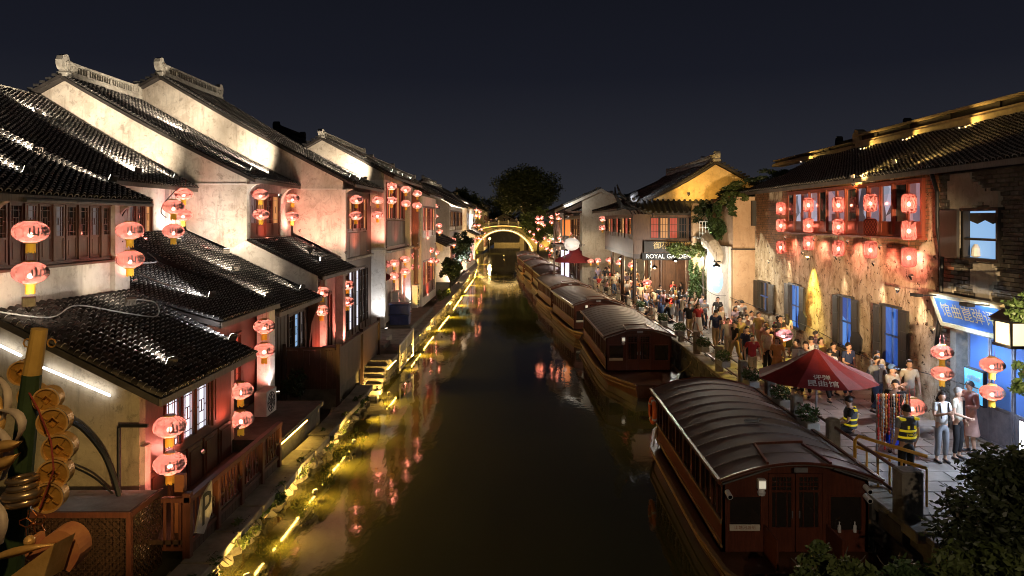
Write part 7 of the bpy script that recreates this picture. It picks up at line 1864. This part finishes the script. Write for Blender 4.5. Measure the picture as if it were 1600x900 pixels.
crowd1 += [(9.4, 29.8, 0, 'white', 'denim', 'man in white shirt and jeans strolling below the first blue window', 'walk', False), (8.3, 30.6, PI, 'navy', 'khaki', 'man in navy seen from behind, walking away past the quay gate', 'walk', False),
 (9.7, 32.4, .3, 'lilac', 'skirt_black', 'woman in lilac top and black skirt near the small dark window', 'phone', True), (10.4, 25.2, 1.2, 'white', 'grey', 'man in white tee facing the yellow lit wall', 'hold', False), (9.4, 27.4, -.4, 'pink', 'skirt_white', 'woman in pink top and white skirt behind the queue', 'stand', True),
 (10.5, 21.0, .2, 'beige', 'black', 'person in beige close to the wall beneath the third blue window', 'phone', False), (10.6, 19.4, -.2, 'cream', 'brown', 'person in cream top against the brick base past the poster', 'stand', True), (8.9, 22.3, -.6, 'white', 'black', 'woman in white reading a phone behind the parasol pole', 'phone', True),
 (8.6, 28.2, .1, 'yellow', 'denim', 'man in yellow shirt and jeans coming along the quay', 'walk', False)]
for (x, y, f_, a, b, l, k, fe) in crowd1: person(x, y, f_, a, b, l, k, fe, False, rnd.uniform(.96, 1.05))
pp = MB(); pp.box(8.72, 9.0, 22.95, 22.97, QZ + 1.0, QZ + 1.42); tag(pp.build('paper_sheet', WHITE_P, None, loc=(8.86, 22.95, QZ + 1.2)), 'sheet of white paper held up by the bending man', 'paper')
crowd2 = [(7.75, 33.2, .1, 'black', 'khaki', 'man in black shirt and khaki trousers walking along the quay', 'walk', False, 1.04), (8.6, 36.4, 1.2, 'cream', 'khaki', 'photographer in pale shirt raising a camera beside the vines', 'photo', False, 1.0), (8.25, 36.9, 1.6, 'beige', 'grey', 'person beside the photographer, arms raised', 'photo', False, 1.0),
          (8.05, 38.8, 0.5, 'white', 'skirt_white', 'person in long white dress holding a red lantern', 'hold', True, 1.06), (7.65, 39.6, .4, 'navy', 'skirt_navy', 'girl in short navy dress beside the white dress', 'hold', True, .98), (8.0, 41.6, .2, 'black', 'black', 'tall man in black under the arcade entrance', 'phone', False, 1.06),
          (6.75, 37.0, -1.5, 'cream', 'beige', 'man in pale shirt sitting on the quay rail', 'sit', False, 1.0), (7.0, 38.6, -1.3, 'navy', 'denim', 'person in navy sitting next to the man in pale shirt', 'sit', True, 1.0), (6.6, 41.0, -1.2, 'white', 'skirt_white', 'woman in white sitting by the arcade column', 'sit', True, 1.0),
          (7.2, 44.0, .3, 'beige', 'brown', 'person in beige behind the hanging round lantern', 'stand', False, 1.0), (7.9, 45.0, 0, 'brown', 'black', 'person in brown under the arcade', 'phone', True, 1.0), (9.3, 40.0, -.4, 'black', 'grey', 'dark dressed person by the teahouse doors', 'stand', False, 1.0)]
for (x, y, f_, a, b, l, k, fe, h_) in crowd2: person(x, y, f_, a, b, l, k, fe, False, h_)
tops = ['white', 'black', 'red', 'beige', 'cream', 'navy', 'pink', 'grey', 'orange', 'white', 'lilac', 'yellow', 'black', 'cream']
bots = ['denim', 'black', 'khaki', 'skirt_white', 'black', 'beige', 'skirt_black', 'denim']
wds = {'denim': 'jeans', 'black': 'black trousers', 'khaki': 'khaki trousers', 'skirt_white': 'a white skirt', 'beige': 'beige trousers', 'skirt_black': 'a black skirt'}
zone = [(46, 'inside the teahouse arcade'), (50, 'past the arcade columns'), (54, 'by the fifth quay lantern'), (58, 'before the far parasol'), (63, 'beneath the far parasol'), (69, 'before the shop screens'), (77, 'along the sixth boat'), (86, 'beyond the sixth boat'), (96, 'near the bridge')]
i = 0; seen_l = set()
for zi, (zy, zl) in enumerate(zone):
    for k in range(13 if zy < 70 else 8):
        y = zy + rnd.uniform(-1.8, 2.4); x = rbx(y) + .7 + (k % 9) * .42 + rnd.uniform(-.1, .2); kd = ['stand', 'walk', 'hold', 'sit', 'phone'][(i * 3 + k) % 5] if k > 1 or zi < 1 else 'sit'
        a = tops[(i * 5 + zi) % 14]; b = bots[(i * 3 + k) % 8]; f_ = rnd.choice([0, .4, -.4, PI, PI - .5, 1.5, -1.5]); fe = 'skirt' in b or i % 3 == 0
        do = {'stand': 'standing', 'walk': 'walking', 'hold': 'holding something', 'sit': 'sitting', 'phone': 'reading a phone'}[kd]
        l = f'{"woman" if fe else "man"} in {a} top and {wds[b]}, {do} {zl}'
        if l in seen_l: l = l + ', second'
        seen_l.add(l); person(x, y, f_, a, b, l, kd, fe, False, rnd.uniform(.93, 1.06), group='people strolling and sitting along the quay'); i += 1
for k in range(9):
    x = -4 + (k - 4) * 1.25 + rnd.uniform(-.3, .3); person(x, 133.6, rnd.choice([0, PI]), tops[(k * 3) % 14], 'black', f'{["first", "second", "third", "fourth", "fifth", "sixth", "seventh", "eighth", "ninth"][k]} small figure from the lantern side standing on top of the arched bridge', 'stand', k % 2 == 0, False, 1.0, z=max(1.1, top(x)) + .02, group='people on the arched bridge')
rr_ = random.Random(11)
for k in range(26):
    y = 27.5 + (k * 7 % 26) * .62 + rr_.uniform(-.2, .2); x = rbx(y) + 1.2 + (k % 5) * .62 + rr_.uniform(-.15, .15); kd = ['walk', 'stand', 'phone', 'walk', 'hold'][k % 5]; fe = k % 3 == 1
    a = tops[(k * 3 + 1) % 14]; b = bots[(k * 5 + 2) % 8]; fe = fe or 'skirt' in b
    l = f'{"woman" if fe else "man"} in {a} top and {wds[b]}, {dict(walk="walking", stand="standing", phone="reading a phone", hold="hand raised")[kd]} {"below the ochre wall" if y < 33 else "beside the tan block" if y < 38.5 else "at the arcade entrance"}'
    if l in seen_l: l += ', second'
    seen_l.add(l); person(x, y, rr_.choice([0, .3, -.4, PI, PI + .4, 1.2, -1.2]), a, b, l, kd, fe, False, rr_.uniform(.93, 1.06), group='people strolling and sitting along the quay')
# souvenir rack
SR = thing('souvenir_rack', 'rack of hanging red, orange and white ribbon trinkets beside the barrier', 'rack', (8.3, 16.0, QZ))
mb = MB(); mb.tube([(8.0, 16.0, QZ), (8.0, 16.0, QZ + 1.65), (8.75, 16.05, QZ + 1.65), (8.75, 16.05, QZ)], .018, 6); mb.tube([(8.0, 16.0, QZ + 1.3), (8.75, 16.05, QZ + 1.3)], .012, 6); mb.build('frame', METAL, SR)
rc = [simple('ribbon_red', (.55, .05, .03), (.4, .03, .02)), simple('ribbon_orange', (.7, .25, .04), (.6, .2, .03)), simple('ribbon_white', (.6, .58, .5)), simple('ribbon_brown', (.2, .1, .05))]
for k in range(26):
    x = 8.02 + .71 * (k % 13) / 12.0; zt = QZ + (1.64 if k < 13 else 1.3); L_ = rnd.uniform(.7, 1.25) if k < 13 else rnd.uniform(.5, .9); mb = MB(); y = 15.97 + (k // 13) * .06
    z = zt; mb.bar((x, y, zt), (x, y, zt - L_), .012)
    while z > zt - L_: mb.ball((x, y, z), rnd.uniform(.016, .034), 6, 4, (1, 1, 1.6)); z -= rnd.uniform(.05, .11)
    mb.build('ribbon', rc[k * 7 % 4], SR)
# yellow barrier
YB = thing('barrier', 'yellow tubular steel barrier with vertical bars by the boat landing', 'barrier', (7.4, 14.6, QZ))
A0, B0_ = Vector((7.10, 15.1, QZ + 1.0)), Vector((7.85, 13.75, QZ + 1.0)); dn = Vector((0, 0, .24))
mb = MB(); mb.tube([A0 - Vector((.02, 0, .97)), A0 - Vector((.02, 0, .1)), A0 + Vector((.03, -.06, 0)), B0_], .036, 8); mb.build('top_rail', YEL_P, YB, smooth=True)
mb = MB(); mb.tube([A0 - dn, B0_ - dn], .034, 8); mb.build('lower_rail', YEL_P, YB)
for k in range(1, 7):
    q = A0 + (B0_ - A0) * k / 6; mb = MB(); mb.tube([q - dn, (q.x, q.y, QZ + .02)], .022, 6); mb.build('bar', YEL_P, YB)
# planters with flowers along the rail
def leaves(nm, c, rad, n, mat, parent, size=.05, seed=0, kind='stuff', shell=.0, flat=1.0, cl=None):
    g = np.random.default_rng(seed); P_ = g.normal(0, 1, (n, 3)); P_ /= np.linalg.norm(P_, axis=1)[:, None]; rr = (g.random(n) ** (1 / 3)) * (1 - shell) + shell; P_ = P_ * rr[:, None]
    if cl:   # gather the leaves in clumps
        cc = g.normal(0, 1, (cl, 3)); cc /= np.linalg.norm(cc, axis=1)[:, None]; cc *= (g.random(cl) ** .45)[:, None]
        P_ = cc[g.integers(0, cl, n)] * .86 + P_ * g.uniform(.16, .30, (n, 1))
    P_ = P_ * np.array(rad) + np.array(c)
    a = g.normal(0, 1, (n, 3)); a[:, 2] *= .6; a /= np.linalg.norm(a, axis=1)[:, None]; b = np.cross(a, g.normal(0, 1, (n, 3))); b /= np.linalg.norm(b, axis=1)[:, None]
    s_ = (size * g.uniform(.6, 1.35, n))[:, None]
    V = np.stack([P_ - a * s_, P_ + b * s_ * .42, P_ + a * s_, P_ - b * s_ * .42], 1).reshape(-1, 3)
    off = np.array(root_of(parent).location) if parent is not None else 0
    me = np_mesh(nm, V - off, np.arange(4 * n).reshape(-1, 4), mat); o = bpy.data.objects.new(nm, me); link(o, parent)
    if kind: o['kind'] = kind
    return o
FLW = simple('petal_white', (.7, .6, .5), (.6, .3, .3), 20)
def planter(x, y, lab, s=1.0, z=QZ + .5, pot=True):
    r = thing('potted_plant', lab, 'plant', (x, y, z), 'potted plants along the quay rail')
    mb = MB(); mb.bbox(x - .16 * s, x + .16 * s, y - .34 * s, y + .34 * s, z, z + .2 * s, .02); mb.build('pot', simple('pot_pale', (.42, .42, .38)), r)
    leaves('foliage', (x, y, z + .34 * s), (.28 * s, .42 * s, .22 * s), int(420), LEAF, r, .05 * s, int(y * 10)); leaves('flowers', (x, y, z + .42 * s), (.26 * s, .4 * s, .16 * s), 40, FLW, r, .03 * s, int(y * 9))
for (x, y, l) in [(7.0, 17.4, 'pot with white flowers between the stone posts by the seated guard'), (7.1, 19.5, 'flowering pot under the red parasol'), (7.0, 21.8, 'leafy pot on the rail past the red parasol'), (7.0, 24.8, 'leafy pot next to the yellow lit stone post'), (7.0, 27.6, 'leafy pot before the quay gate'), (6.9, 31.4, 'leafy pot at the far side of the quay gate'), (6.8, 34.6, 'pot of yellow leaves near the walking man in black'), (6.6, 40.2, 'pot by the woman sitting in white')]: planter(x, y, l)
# ------------------------------------------------------------------ trees, vines, bushes
def tree(x, y, z0, zc, rad, label, leaf, n, size, seed, name='broadleaf_tree', cl=60, limbs=7):
    r = thing(name, label, 'tree', (x, y, z0)); g = random.Random(seed); mb = MB(); top_ = zc - rad[2] * .5
    mb.tube([(x, y, z0), (x + .05, y, z0 + (top_ - z0) * .5), (x, y, top_)], [rad[0] * .065, rad[0] * .05, rad[0] * .03], 8)
    for k in range(limbs):
        a = 2 * PI * k / limbs + g.uniform(-.3, .3); h0 = z0 + (top_ - z0) * g.uniform(.55, .95); q = Vector((x + rad[0] * .7 * math.cos(a), y + rad[1] * .7 * math.sin(a), zc + rad[2] * g.uniform(-.2, .6))); m_ = (Vector((x, y, h0)) + q) / 2 + Vector((0, 0, .1 * rad[2]))
        mb.tube([(x, y, h0), m_, q], [rad[0] * .035, rad[0] * .02, rad[0] * .006], 6)
    mb.build('trunk', BARK, r); leaves('crown', (x, y, zc), rad, n, leaf, r, size, seed, 'stuff', .15, 1, cl); return r
LEAF_T = leafmat('leaf_dusky', (.05, .062, .022), (.022, .030, .012))
tree(.3, 152, .4, 13.4, (7.9, 6, 5.9), 'big round tree standing over the bridge at the end of the canal', LEAF_T, 24000, .27, 3, cl=130)
tree(-14, 150, .4, 9.5, (6, 5, 4.6), 'dark tree left of the big round tree, behind the far gables', LEAF_D, 12000, .28, 4, cl=70)
tree(-20, 155, .4, 9.2, (5.5, 5, 4.4), 'dark tree farther behind the white windowed house', LEAF_D, 9000, .28, 5, cl=60)
tree(11.5, 110, QZ, 8.6, (4.2, 4, 3.4), 'dark tree behind the roof of the white gabled house', LEAF_D, 7000, .25, 6, cl=50)
tree(16.5, 112, QZ, 8.3, (3.6, 4, 3.4), 'dark ragged tree behind the teahouse corner', LEAF_D, 6000, .25, 7, cl=50)
tree(-7.2, 77, .6, 4.2, (1.6, 4.2, 2.0), 'dark leafy tree between the red lantern cluster and the pink storey', LEAF_D, 6500, .16, 8, cl=40)
tree(-7.0, 66, .6, 2.6, (1.2, 3.4, 1.3), 'low dark tree by the waterside before the red lantern cluster', LEAF_D, 3500, .14, 9, cl=30)
tree(-8, 235, .4, 9, (13, 6, 7), 'wide dark tree far behind the arch and end wall', LEAF_D, 7000, .4, 14, cl=60)
tree(-22, 190, .4, 7.5, (9, 6, 6), 'dark tree beyond the last lantern side houses', LEAF_D, 6000, .35, 15, cl=60)
tree(2.2, 118, QZ, 6.4, (3.2, 3, 3.2), 'lit green tree beside the far end of the boats', LEAF_Y, 6000, .2, 10, cl=40)
flood((5.2, 128, 3), (4, 148, 14), 1300, 'greenish lamp lighting the big tree from the boat side', (1, .92, .5), 70, .9, None, .3, 'tree lights')
# big dark foliage in the near right corner
def bush(c, rad, n, leaf, size, seed, lab, name='bush', cl=40):
    r = thing(name, lab, 'bush' if name == 'bush' else 'plant', (c[0], c[1], c[2] - rad[2])); mb = MB(); g = random.Random(seed)
    for k in range(9):
        a = 2 * PI * k / 9; mb.tube([(c[0], c[1], c[2] - rad[2]), (c[0] + rad[0] * .3 * math.cos(a), c[1] + rad[1] * .3 * math.sin(a), c[2] - rad[2] * .2), (c[0] + rad[0] * .8 * math.cos(a), c[1] + rad[1] * .8 * math.sin(a), c[2] + rad[2] * g.uniform(0, .6))], [.04, .022, .006], 5)
    mb.build('stem', BARK, r); leaves('foliage', c, rad, n, leaf, r, size, seed, 'stuff', .1, 1, cl); return r
# a camphor tree beside the viewing bridge reaches into the picture
CT = thing('camphor_tree', 'dark dense tree filling the near corner in front of the light box', 'tree', (7.2, 9.6, QZ))
mb = MB(); mb.tube([(7.4, 9.8, QZ - .3), (7.3, 9.7, 2.4), (7.0, 9.5, 3.2)], [.16, .12, .06], 8)
for k, q in enumerate([(6.4, 9.4, 3.0), (7.9, 9.4, 3.6), (7.0, 9.8, 4.0), (8.4, 10, 3.2), (6.0, 9.2, 2.2)]): mb.tube([(7.3, 9.7, 2.0 + .1 * k), ((7.3 + q[0]) / 2, 9.6, (2.4 + q[2]) / 2 + .2), q], [.06, .04, .015], 6)
mb.build('trunk', BARK, CT)
leaves('crown', (7.0, 9.6, 2.9), (1.5, .8, 1.15), 15000, LEAF_T, CT, .055, 21, 'stuff', .05, 1, 70)
leaves('leaf_spray', (6.0, 9.0, 2.2), (.95, .6, .85), 5200, LEAF_Y, CT, .055, 22, 'stuff', .05, 1, 36)  # yellower leaves: the lamplit side of the crown put into colour
bush((4.15, 9.6, 2.15), (.62, .5, .52), 2800, LEAF_Y, .06, 23, 'feathery bright green maple in front of the nearest boat door', cl=26)
bush((5.35, 9.6, 1.95), (.95, .5, .55), 3500, LEAF, .055, 24, 'low leafy shrub beneath the boat window, beside the maple', cl=30)
# spray of leaves reaching in at the right edge by the sign
LB_ = thing('overhanging_branch', 'leafy branches reaching in from the picture edge before the blue sign', 'branch', (9.2, 12.6, 5.2))
mb = MB(); mb.tube([(10.8, 12.4, 5.6), (10.0, 12.5, 5.7), (9.1, 12.6, 5.45)], [.04, .03, .012], 6); mb.tube([(10.6, 12.4, 3.9), (9.6, 12.5, 4.1), (8.9, 12.6, 4.3)], [.03, .02, .01], 6); mb.build('twig', BARK, LB_)
leaves('foliage', (9.2, 12.6, 5.45), (.75, .4, .32), 1500, LEAF, LB_, .055, 31, 'stuff', 0, 1, 22); leaves('foliage', (9.1, 12.6, 4.15), (.5, .4, .38), 1100, LEAF, LB_, .055, 32, 'stuff', 0, 1, 16)
# vines on the gap wall and the lit post
VN = thing('climbing_vine', 'vines draping over the eave and hanging between the teahouse and the tan block', 'vine', (10.2, 39.5, QZ))
mb = MB(); mb.tube([(10.1, 39.6, QZ), (10.0, 39.5, 4), (10.2, 39.4, 6), (11.2, 38.6, 8.6)], [.07, .05, .04, .02], 6); mb.build('stem', BARK, VN)
for k, (c, rad, n, m) in enumerate([((9.75, 39.9, 3.4), (.55, .5, 1.9), 3600, LEAF), ((10.0, 39.9, 5.3), (.8, .6, .6), 1800, LEAF_Y), ((8.9, 41.2, 5.3), (1.0, .4, .45), 1300, LEAF_Y), ((11.6, 38.6, 8.4), (1.4, 1.2, .55), 2600, LEAF), ((11.4, 37.6, 8.7), (1.0, 1.2, .45), 1500, LEAF_Y), ((11.0, 40.0, 7.0), (.5, .4, 1.3), 1500, LEAF_D), ((13.0, 36.5, 9.3), (1.7, 2, .5), 2600, LEAF_D), ((10.25, 37.6, 7.1), (.35, 2.0, 1.2), 3200, LEAF), ((10.5, 40.4, 7.4), (1.0, .35, .9), 2000, LEAF_D), ((10.6, 35.6, 8.1), (.9, .9, .4), 1200, LEAF_Y), ((10.3, 35.0, 7.7), (.3, .25, .6), 500, LEAF)]): leaves('foliage', c, rad, n, m, VN, .08, 40 + k, 'stuff', 0, 1, 26)
# plants in the west bank wall
for k, (y, lab) in enumerate([(12.6, 'weeds hanging on the canal wall at the balcony corner'), (14.4, 'weeds in the canal wall under the balcony middle'), (16.4, 'weeds in the canal wall before the balcony end'), (18.6, 'leafy weeds by the golden ledge strip'), (20.8, 'reddish leafy shrub on the canal wall below the white post'), (22.6, 'trailing shrub on the canal wall below the plank fence'), (24.8, 'weeds on the canal wall at the fence corner')]):
    r = thing('weeds', lab, 'plant', (-5.9, y, .2)); leaves('foliage', (-5.85, y, .55), (.3, .85, .34), 900, LEAF_Y if k % 2 else LEAF, r, .055, 60 + k, 'stuff', 0, 1, 18)
    mb = MB()
    for q in range(8): a = rnd.uniform(-1, 1); mb.tube([(-6.0, y + a * .4, .5), (-5.8, y + a * .7, .8), (-5.6, y + a * .95, .5)], .008, 4)
    mb.build('stem', BARK, r)
bush((-7.6, 23.4, 1.6), (.5, .5, .45), 1500, LEAF_D, .06, 70, 'dark shrub between the bank and the fence corner')
bush((-9.6, 113, 1.9), (2.6, 5, 1.3), 3000, LEAF_Y, .2, 71, 'gold lit shrubs on the stone platform before the bridge')
bush((-6.7, 58, .9), (.5, 4, .7), 1500, LEAF_Y, .1, 72, 'gold lit waterside plants past the slatted house')

# ------------------------------------------------------------------ festival figure in the near left corner
GOLDM = simple('gold_film', (.62, .33, .07), (.40, .19, .03), 14, .38, .35, .35)
GOLDS = simple('gold_side', (.75, .46, .16), (.55, .30, .08), 10, .4, .2, .3)
BAMB = simple('bamboo_green', (.045, .075, .03), (.025, .045, .018), 5, .5, .2); BAMBT = simple('bamboo_tan', (.60, .38, .10), (.45, .27, .06), 7, .5, .3)
PALE = simple('silk_pale', (.62, .50, .38), (.42, .34, .30), 3, .5, .3)
BP = thing('bamboo_pole', 'leaning green pole with a cut tan top at the near corner', 'pole', P(62, 520, 5))
a, m_, b = P(62, 514, 5), P(50, 585, 5), P(14, 905, 5)
mb = MB(); mb.tube([a, m_], [.052, .060], 14); mb.build('pole_tip', BAMBT, BP, smooth=False)
mb = MB(); mb.tube([m_, (m_ + b) / 2, b], [.062, .078, .085], 14); mb.build('pole', BAMB, BP)
mb = MB()
for sx in (-1, 1):
    c_ = a + Vector((sx * .085, 0, -.10)); mb.tube([c_ + Vector((.03 * math.cos(q * .8), 0, .03 * math.sin(q * .8))) for q in range(8)], .006, 5)
mb.build('wire_curl', GOLDM, BP)
CS = thing('coin_string', 'string of seven big gold lucky coins with square holes beside the pole', 'ornament', P(90, 650, 4.8))
for i, (u, v, d, rr) in enumerate([(33, 583, 5.1, .088), (48, 620, 5.0, .085), (72, 625, 4.95, .085), (82, 660, 4.9, .100), (90, 702, 4.85, .100), (83, 741, 4.8, .100), (74, 778, 4.75, .100)]):
    c_ = P(u, v, d); n = 28; mb = MB(); dp = .09; tilt = Matrix.Rotation(.22, 3, 'Z'); R0 = rr * 1.02
    ring = lambda r_, y_: [c_ + tilt @ Vector((r_ * math.cos(2 * PI * k / n), y_, r_ * math.sin(2 * PI * k / n))) for k in range(n)]
    def bandf(L1, L2): mb.add(L1 + L2, [(k, (k + 1) % n, n + (k + 1) % n, n + k) for k in range(n)])
    bandf(ring(R0, 0), ring(R0, dp)); side = mb.build('coin_rim', GOLDS, CS)
    mb = MB(); bandf(ring(R0, -.010), ring(R0 * .88, -.010)); bandf(ring(R0 * .88, -.010), ring(R0 * .86, .006)); mb.m[:] = [1] * len(mb.m)
    sq = [(.34, 0), (0, .34), (-.34, 0), (0, -.34)]
    def sqr(k, s_): a_ = 2 * PI * k / n; c0, s0 = math.cos(a_), math.sin(a_); q = s_ / (abs(c0) + abs(s0)); return (q * c0, q * s0)
    inner = [c_ + tilt @ Vector((sqr(k, R0 * .42)[0], .004, sqr(k, R0 * .42)[1])) for k in range(n)]; bandf(ring(R0 * .86, .006), inner)
    inn2 = [c_ + tilt @ Vector((sqr(k, R0 * .34)[0], -.006, sqr(k, R0 * .34)[1])) for k in range(n)]; bandf(inner, inn2)
    inn3 = [c_ + tilt @ Vector((sqr(k, R0 * .32)[0], .03, sqr(k, R0 * .32)[1])) for k in range(n)]; bandf(inn2, inn3); mb.add(inn3, [tuple(range(n))])
    for k in range(4):
        a_ = PI / 4 + k * PI / 2 + .2; mb.bar(c_ + tilt @ Vector((R0 * .36 * math.cos(a_), -.006, R0 * .36 * math.sin(a_))), c_ + tilt @ Vector((R0 * .84 * math.cos(a_), -.006, R0 * .84 * math.sin(a_))), .006)
    mb.build('coin', [GOLDM, GOLDS], CS)
mb = MB(); mb.tube([P(38, 600, 5), P(60, 640, 4.85), P(80, 690, 4.78), P(84, 735, 4.72), P(62, 795, 4.7)], .006, 5); mb.build('thread', CORD, CS)
WF = thing('wire_flower', 'open flower knot bent from copper wire under the coins', 'ornament', P(52, 818, 4.7))
c_ = P(52, 818, 4.7); mb = MB()
for k in range(5):
    a_ = .5 + k * 2 * PI / 5; tip = Vector((math.cos(a_), 0, math.sin(a_))) * .09; nrm = Vector((-math.sin(a_), 0, math.cos(a_))) * .032
    mb.tube([c_, c_ + tip * .5 + nrm, c_ + tip + nrm * .5, c_ + tip * 1.05 - nrm * .2, c_ + tip * .55 - nrm, c_], .004, 5)
mb.ball(tuple(c_), .015); mb.build('wire', simple('copper_wire', (.5, .18, .06), (.35, .12, .04), 9, .35, 0, .8), WF)
RY = thing('ruyi_scepter', 'orange curled scepter ornament bending over at the near corner', 'ornament', P(80, 860, 4.6))
pts = [(45, 845), (46, 868), (62, 862), (76, 848), (92, 840), (106, 848), (112, 866), (104, 892)]; mb = MB(); d0 = 4.55
L1 = []; 
wd = [.015, .032, .036, .04, .044, .05, .052, .02]
PT0 = [P(u, v, d0) for u, v in pts]; PT = []; wd2 = []
for i in range(7):
    p0, p1, p2, p3 = PT0[max(i - 1, 0)], PT0[i], PT0[i + 1], PT0[min(i + 2, 7)]
    for q in range(4):
        t_ = q / 4; PT.append(.5 * ((2 * p1) + (p2 - p0) * t_ + (2 * p0 - 5 * p1 + 4 * p2 - p3) * t_ ** 2 + (3 * p1 - p0 - 3 * p2 + p3) * t_ ** 3)); wd2.append(wd[i] * (1 - t_) + wd[i + 1] * t_)
PT.append(PT0[7]); wd2.append(wd[7]); wd = wd2; NP = len(PT)
top_, bot_ = [], []
for k, p_ in enumerate(PT):
    d = (PT[min(k + 1, NP - 1)] - PT[max(k - 1, 0)]).normalized(); nn = Vector((-d.z, 0, d.x)); top_.append(p_ + nn * wd[k]); bot_.append(p_ - nn * wd[k])
vs = []; fs = []
for k in range(NP): vs += [top_[k], bot_[k], top_[k] + Vector((.02, .10, .02)), bot_[k] + Vector((.02, .10, .02))]
for k in range(NP - 1):
    a_ = 4 * k; b_ = a_ + 4; fs += [(a_, b_, b_ + 1, a_ + 1), (a_, a_ + 2, b_ + 2, b_), (a_ + 1, b_ + 1, b_ + 3, a_ + 3), (a_ + 2, a_ + 3, b_ + 3, b_ + 2)]
fs += [(0, 1, 3, 2), (4 * NP - 4, 4 * NP - 2, 4 * NP - 1, 4 * NP - 3)]; mb.add(vs, fs); mb.build('curl', simple('silk_orange', (.60, .27, .10), (.42, .14, .07), 5, .5, .3), RY)
mb = MB(); c_ = P(46, 845, 4.55); mb.ball(tuple(c_), .035); mb.build('bud', GOLDS, RY)
GD = thing('gourd_band', 'pale shiny ringed hand of the festival figure clasping the green pole', 'ornament', P(34, 768, 4.75))
c_ = P(35, 768, 4.72)
for k, (dz, r_, h_) in enumerate([(.085, .088, .022), (.035, .074, .03), (-.015, .098, .04), (-.065, .085, .036)]):
    mb = MB(); mb.tube([c_ + Vector((r_ * math.cos(q * PI / 10), r_ * .8 * math.sin(q * PI / 10), dz + .01 * math.cos(q * PI / 10))) for q in range(20)], h_ * .8, 8, closed=True); mb.build('ring', simple('satin_gold', (.55, .40, .24), (.35, .24, .14), 6, .28, .1, .8), GD, smooth=True)
LT = thing('lotus_figure', 'pale silk robe folds and petals of the festival figure at the picture edge', 'festival figure', P(-10, 650, 4.8))
def petal(a, b, c, w1, m, off=(0, .05, 0)):
    a, b, c = P(*a), P(*b), P(*c); N = 8; L1, L2 = [], []
    for k in range(N + 1):
        t_ = k / N; p_ = a * (1 - t_) ** 2 + b * 2 * t_ * (1 - t_) + c * t_ * t_; d = ((b - a) * (1 - t_) + (c - b) * t_).normalized(); nn = Vector((-d.z, 0, d.x)); w_ = w1 * .85 * math.sin(PI * (t_ * .95 + .02)) ** 1.3
        L1.append(p_ + nn * w_); L2.append(p_ - nn * w_)
    mb = MB(); n = N + 1; mid = [(p + q) / 2 + Vector((0, -w1 * .6, 0)) for p, q in zip(L1, L2)]; mb.add(L1 + mid + L2 + [p + Vector(off) for p in mid], [f for k in range(N) for f in ((k, k + 1, n + k + 1, n + k), (n + k, n + k + 1, 2 * n + k + 1, 2 * n + k), (k, 3 * n + k, 3 * n + k + 1, k + 1), (2 * n + k, 2 * n + k + 1, 3 * n + k + 1, 3 * n + k))]); return mb.build('petal', m, LT, smooth=True)
petal((-6, 585, 4.9), (26, 612, 4.7), (2, 660, 4.8), .045, PALE); petal((-16, 600, 4.9), (14, 640, 4.75), (-8, 700, 4.8), .05, GOLDS); petal((-4, 640, 4.8), (52, 640, 4.6), (26, 690, 4.7), .05, PALE); petal((-14, 660, 4.8), (30, 690, 4.6), (4, 750, 4.75), .05, PALE); petal((-20, 640, 4.85), (10, 700, 4.7), (-12, 770, 4.8), .06, GOLDS)
petal((-30, 700, 4.7), (12, 700, 4.6), (34, 690, 4.6), .05, GOLDS); petal((-30, 735, 4.7), (5, 730, 4.55), (30, 708, 4.6), .05, GOLDS); petal((-14, 775, 4.7), (12, 800, 4.55), (2, 850, 4.6), .05, PALE); petal((-24, 790, 4.7), (-2, 830, 4.6), (-16, 880, 4.6), .06, GOLDS)
petal((-30, 880, 4.5), (20, 860, 4.4), (85, 850, 4.5), .035, GOLDS)
mb = MB(); q = [P(10, 905, 4.3), P(85, 850, 4.3), P(66, 910, 4.3)]; mb.add(q + [p_ + Vector((0, .2, -.02)) for p_ in q], [(0, 1, 2), (3, 5, 4), (0, 3, 4, 1), (1, 4, 5, 2), (2, 5, 3, 0)]); mb.build('gold_fold', GOLDS, LT)
flood((-1.2, 1.6, 8.6), (-3.6, 5.0, 5.4), 300, 'unseen amber lamp added to light the festival figure', (1, .66, .28), 75, .8, LENS_G, .2, 'amber street lights')  # unseen lamp added to brighten the dark festival figure
flood((-4.6, 9.0, 2.0), (-9.3, 13.7, 3.4), 620, 'amber ground lamp beneath the festival figure facing the ochre gable', (1, .66, .24), 75, .8, LENS_G, .2, 'amber street lights')
flood((2.5, -1.5, 8.3), (5.5, 17, 1.4), 1250, 'unseen lamp added behind the viewer to light the nearest boat', (1, .78, .58), 74, .8, None, .25, 'amber street lights')  # unseen lamp added to give the nearest boat more light
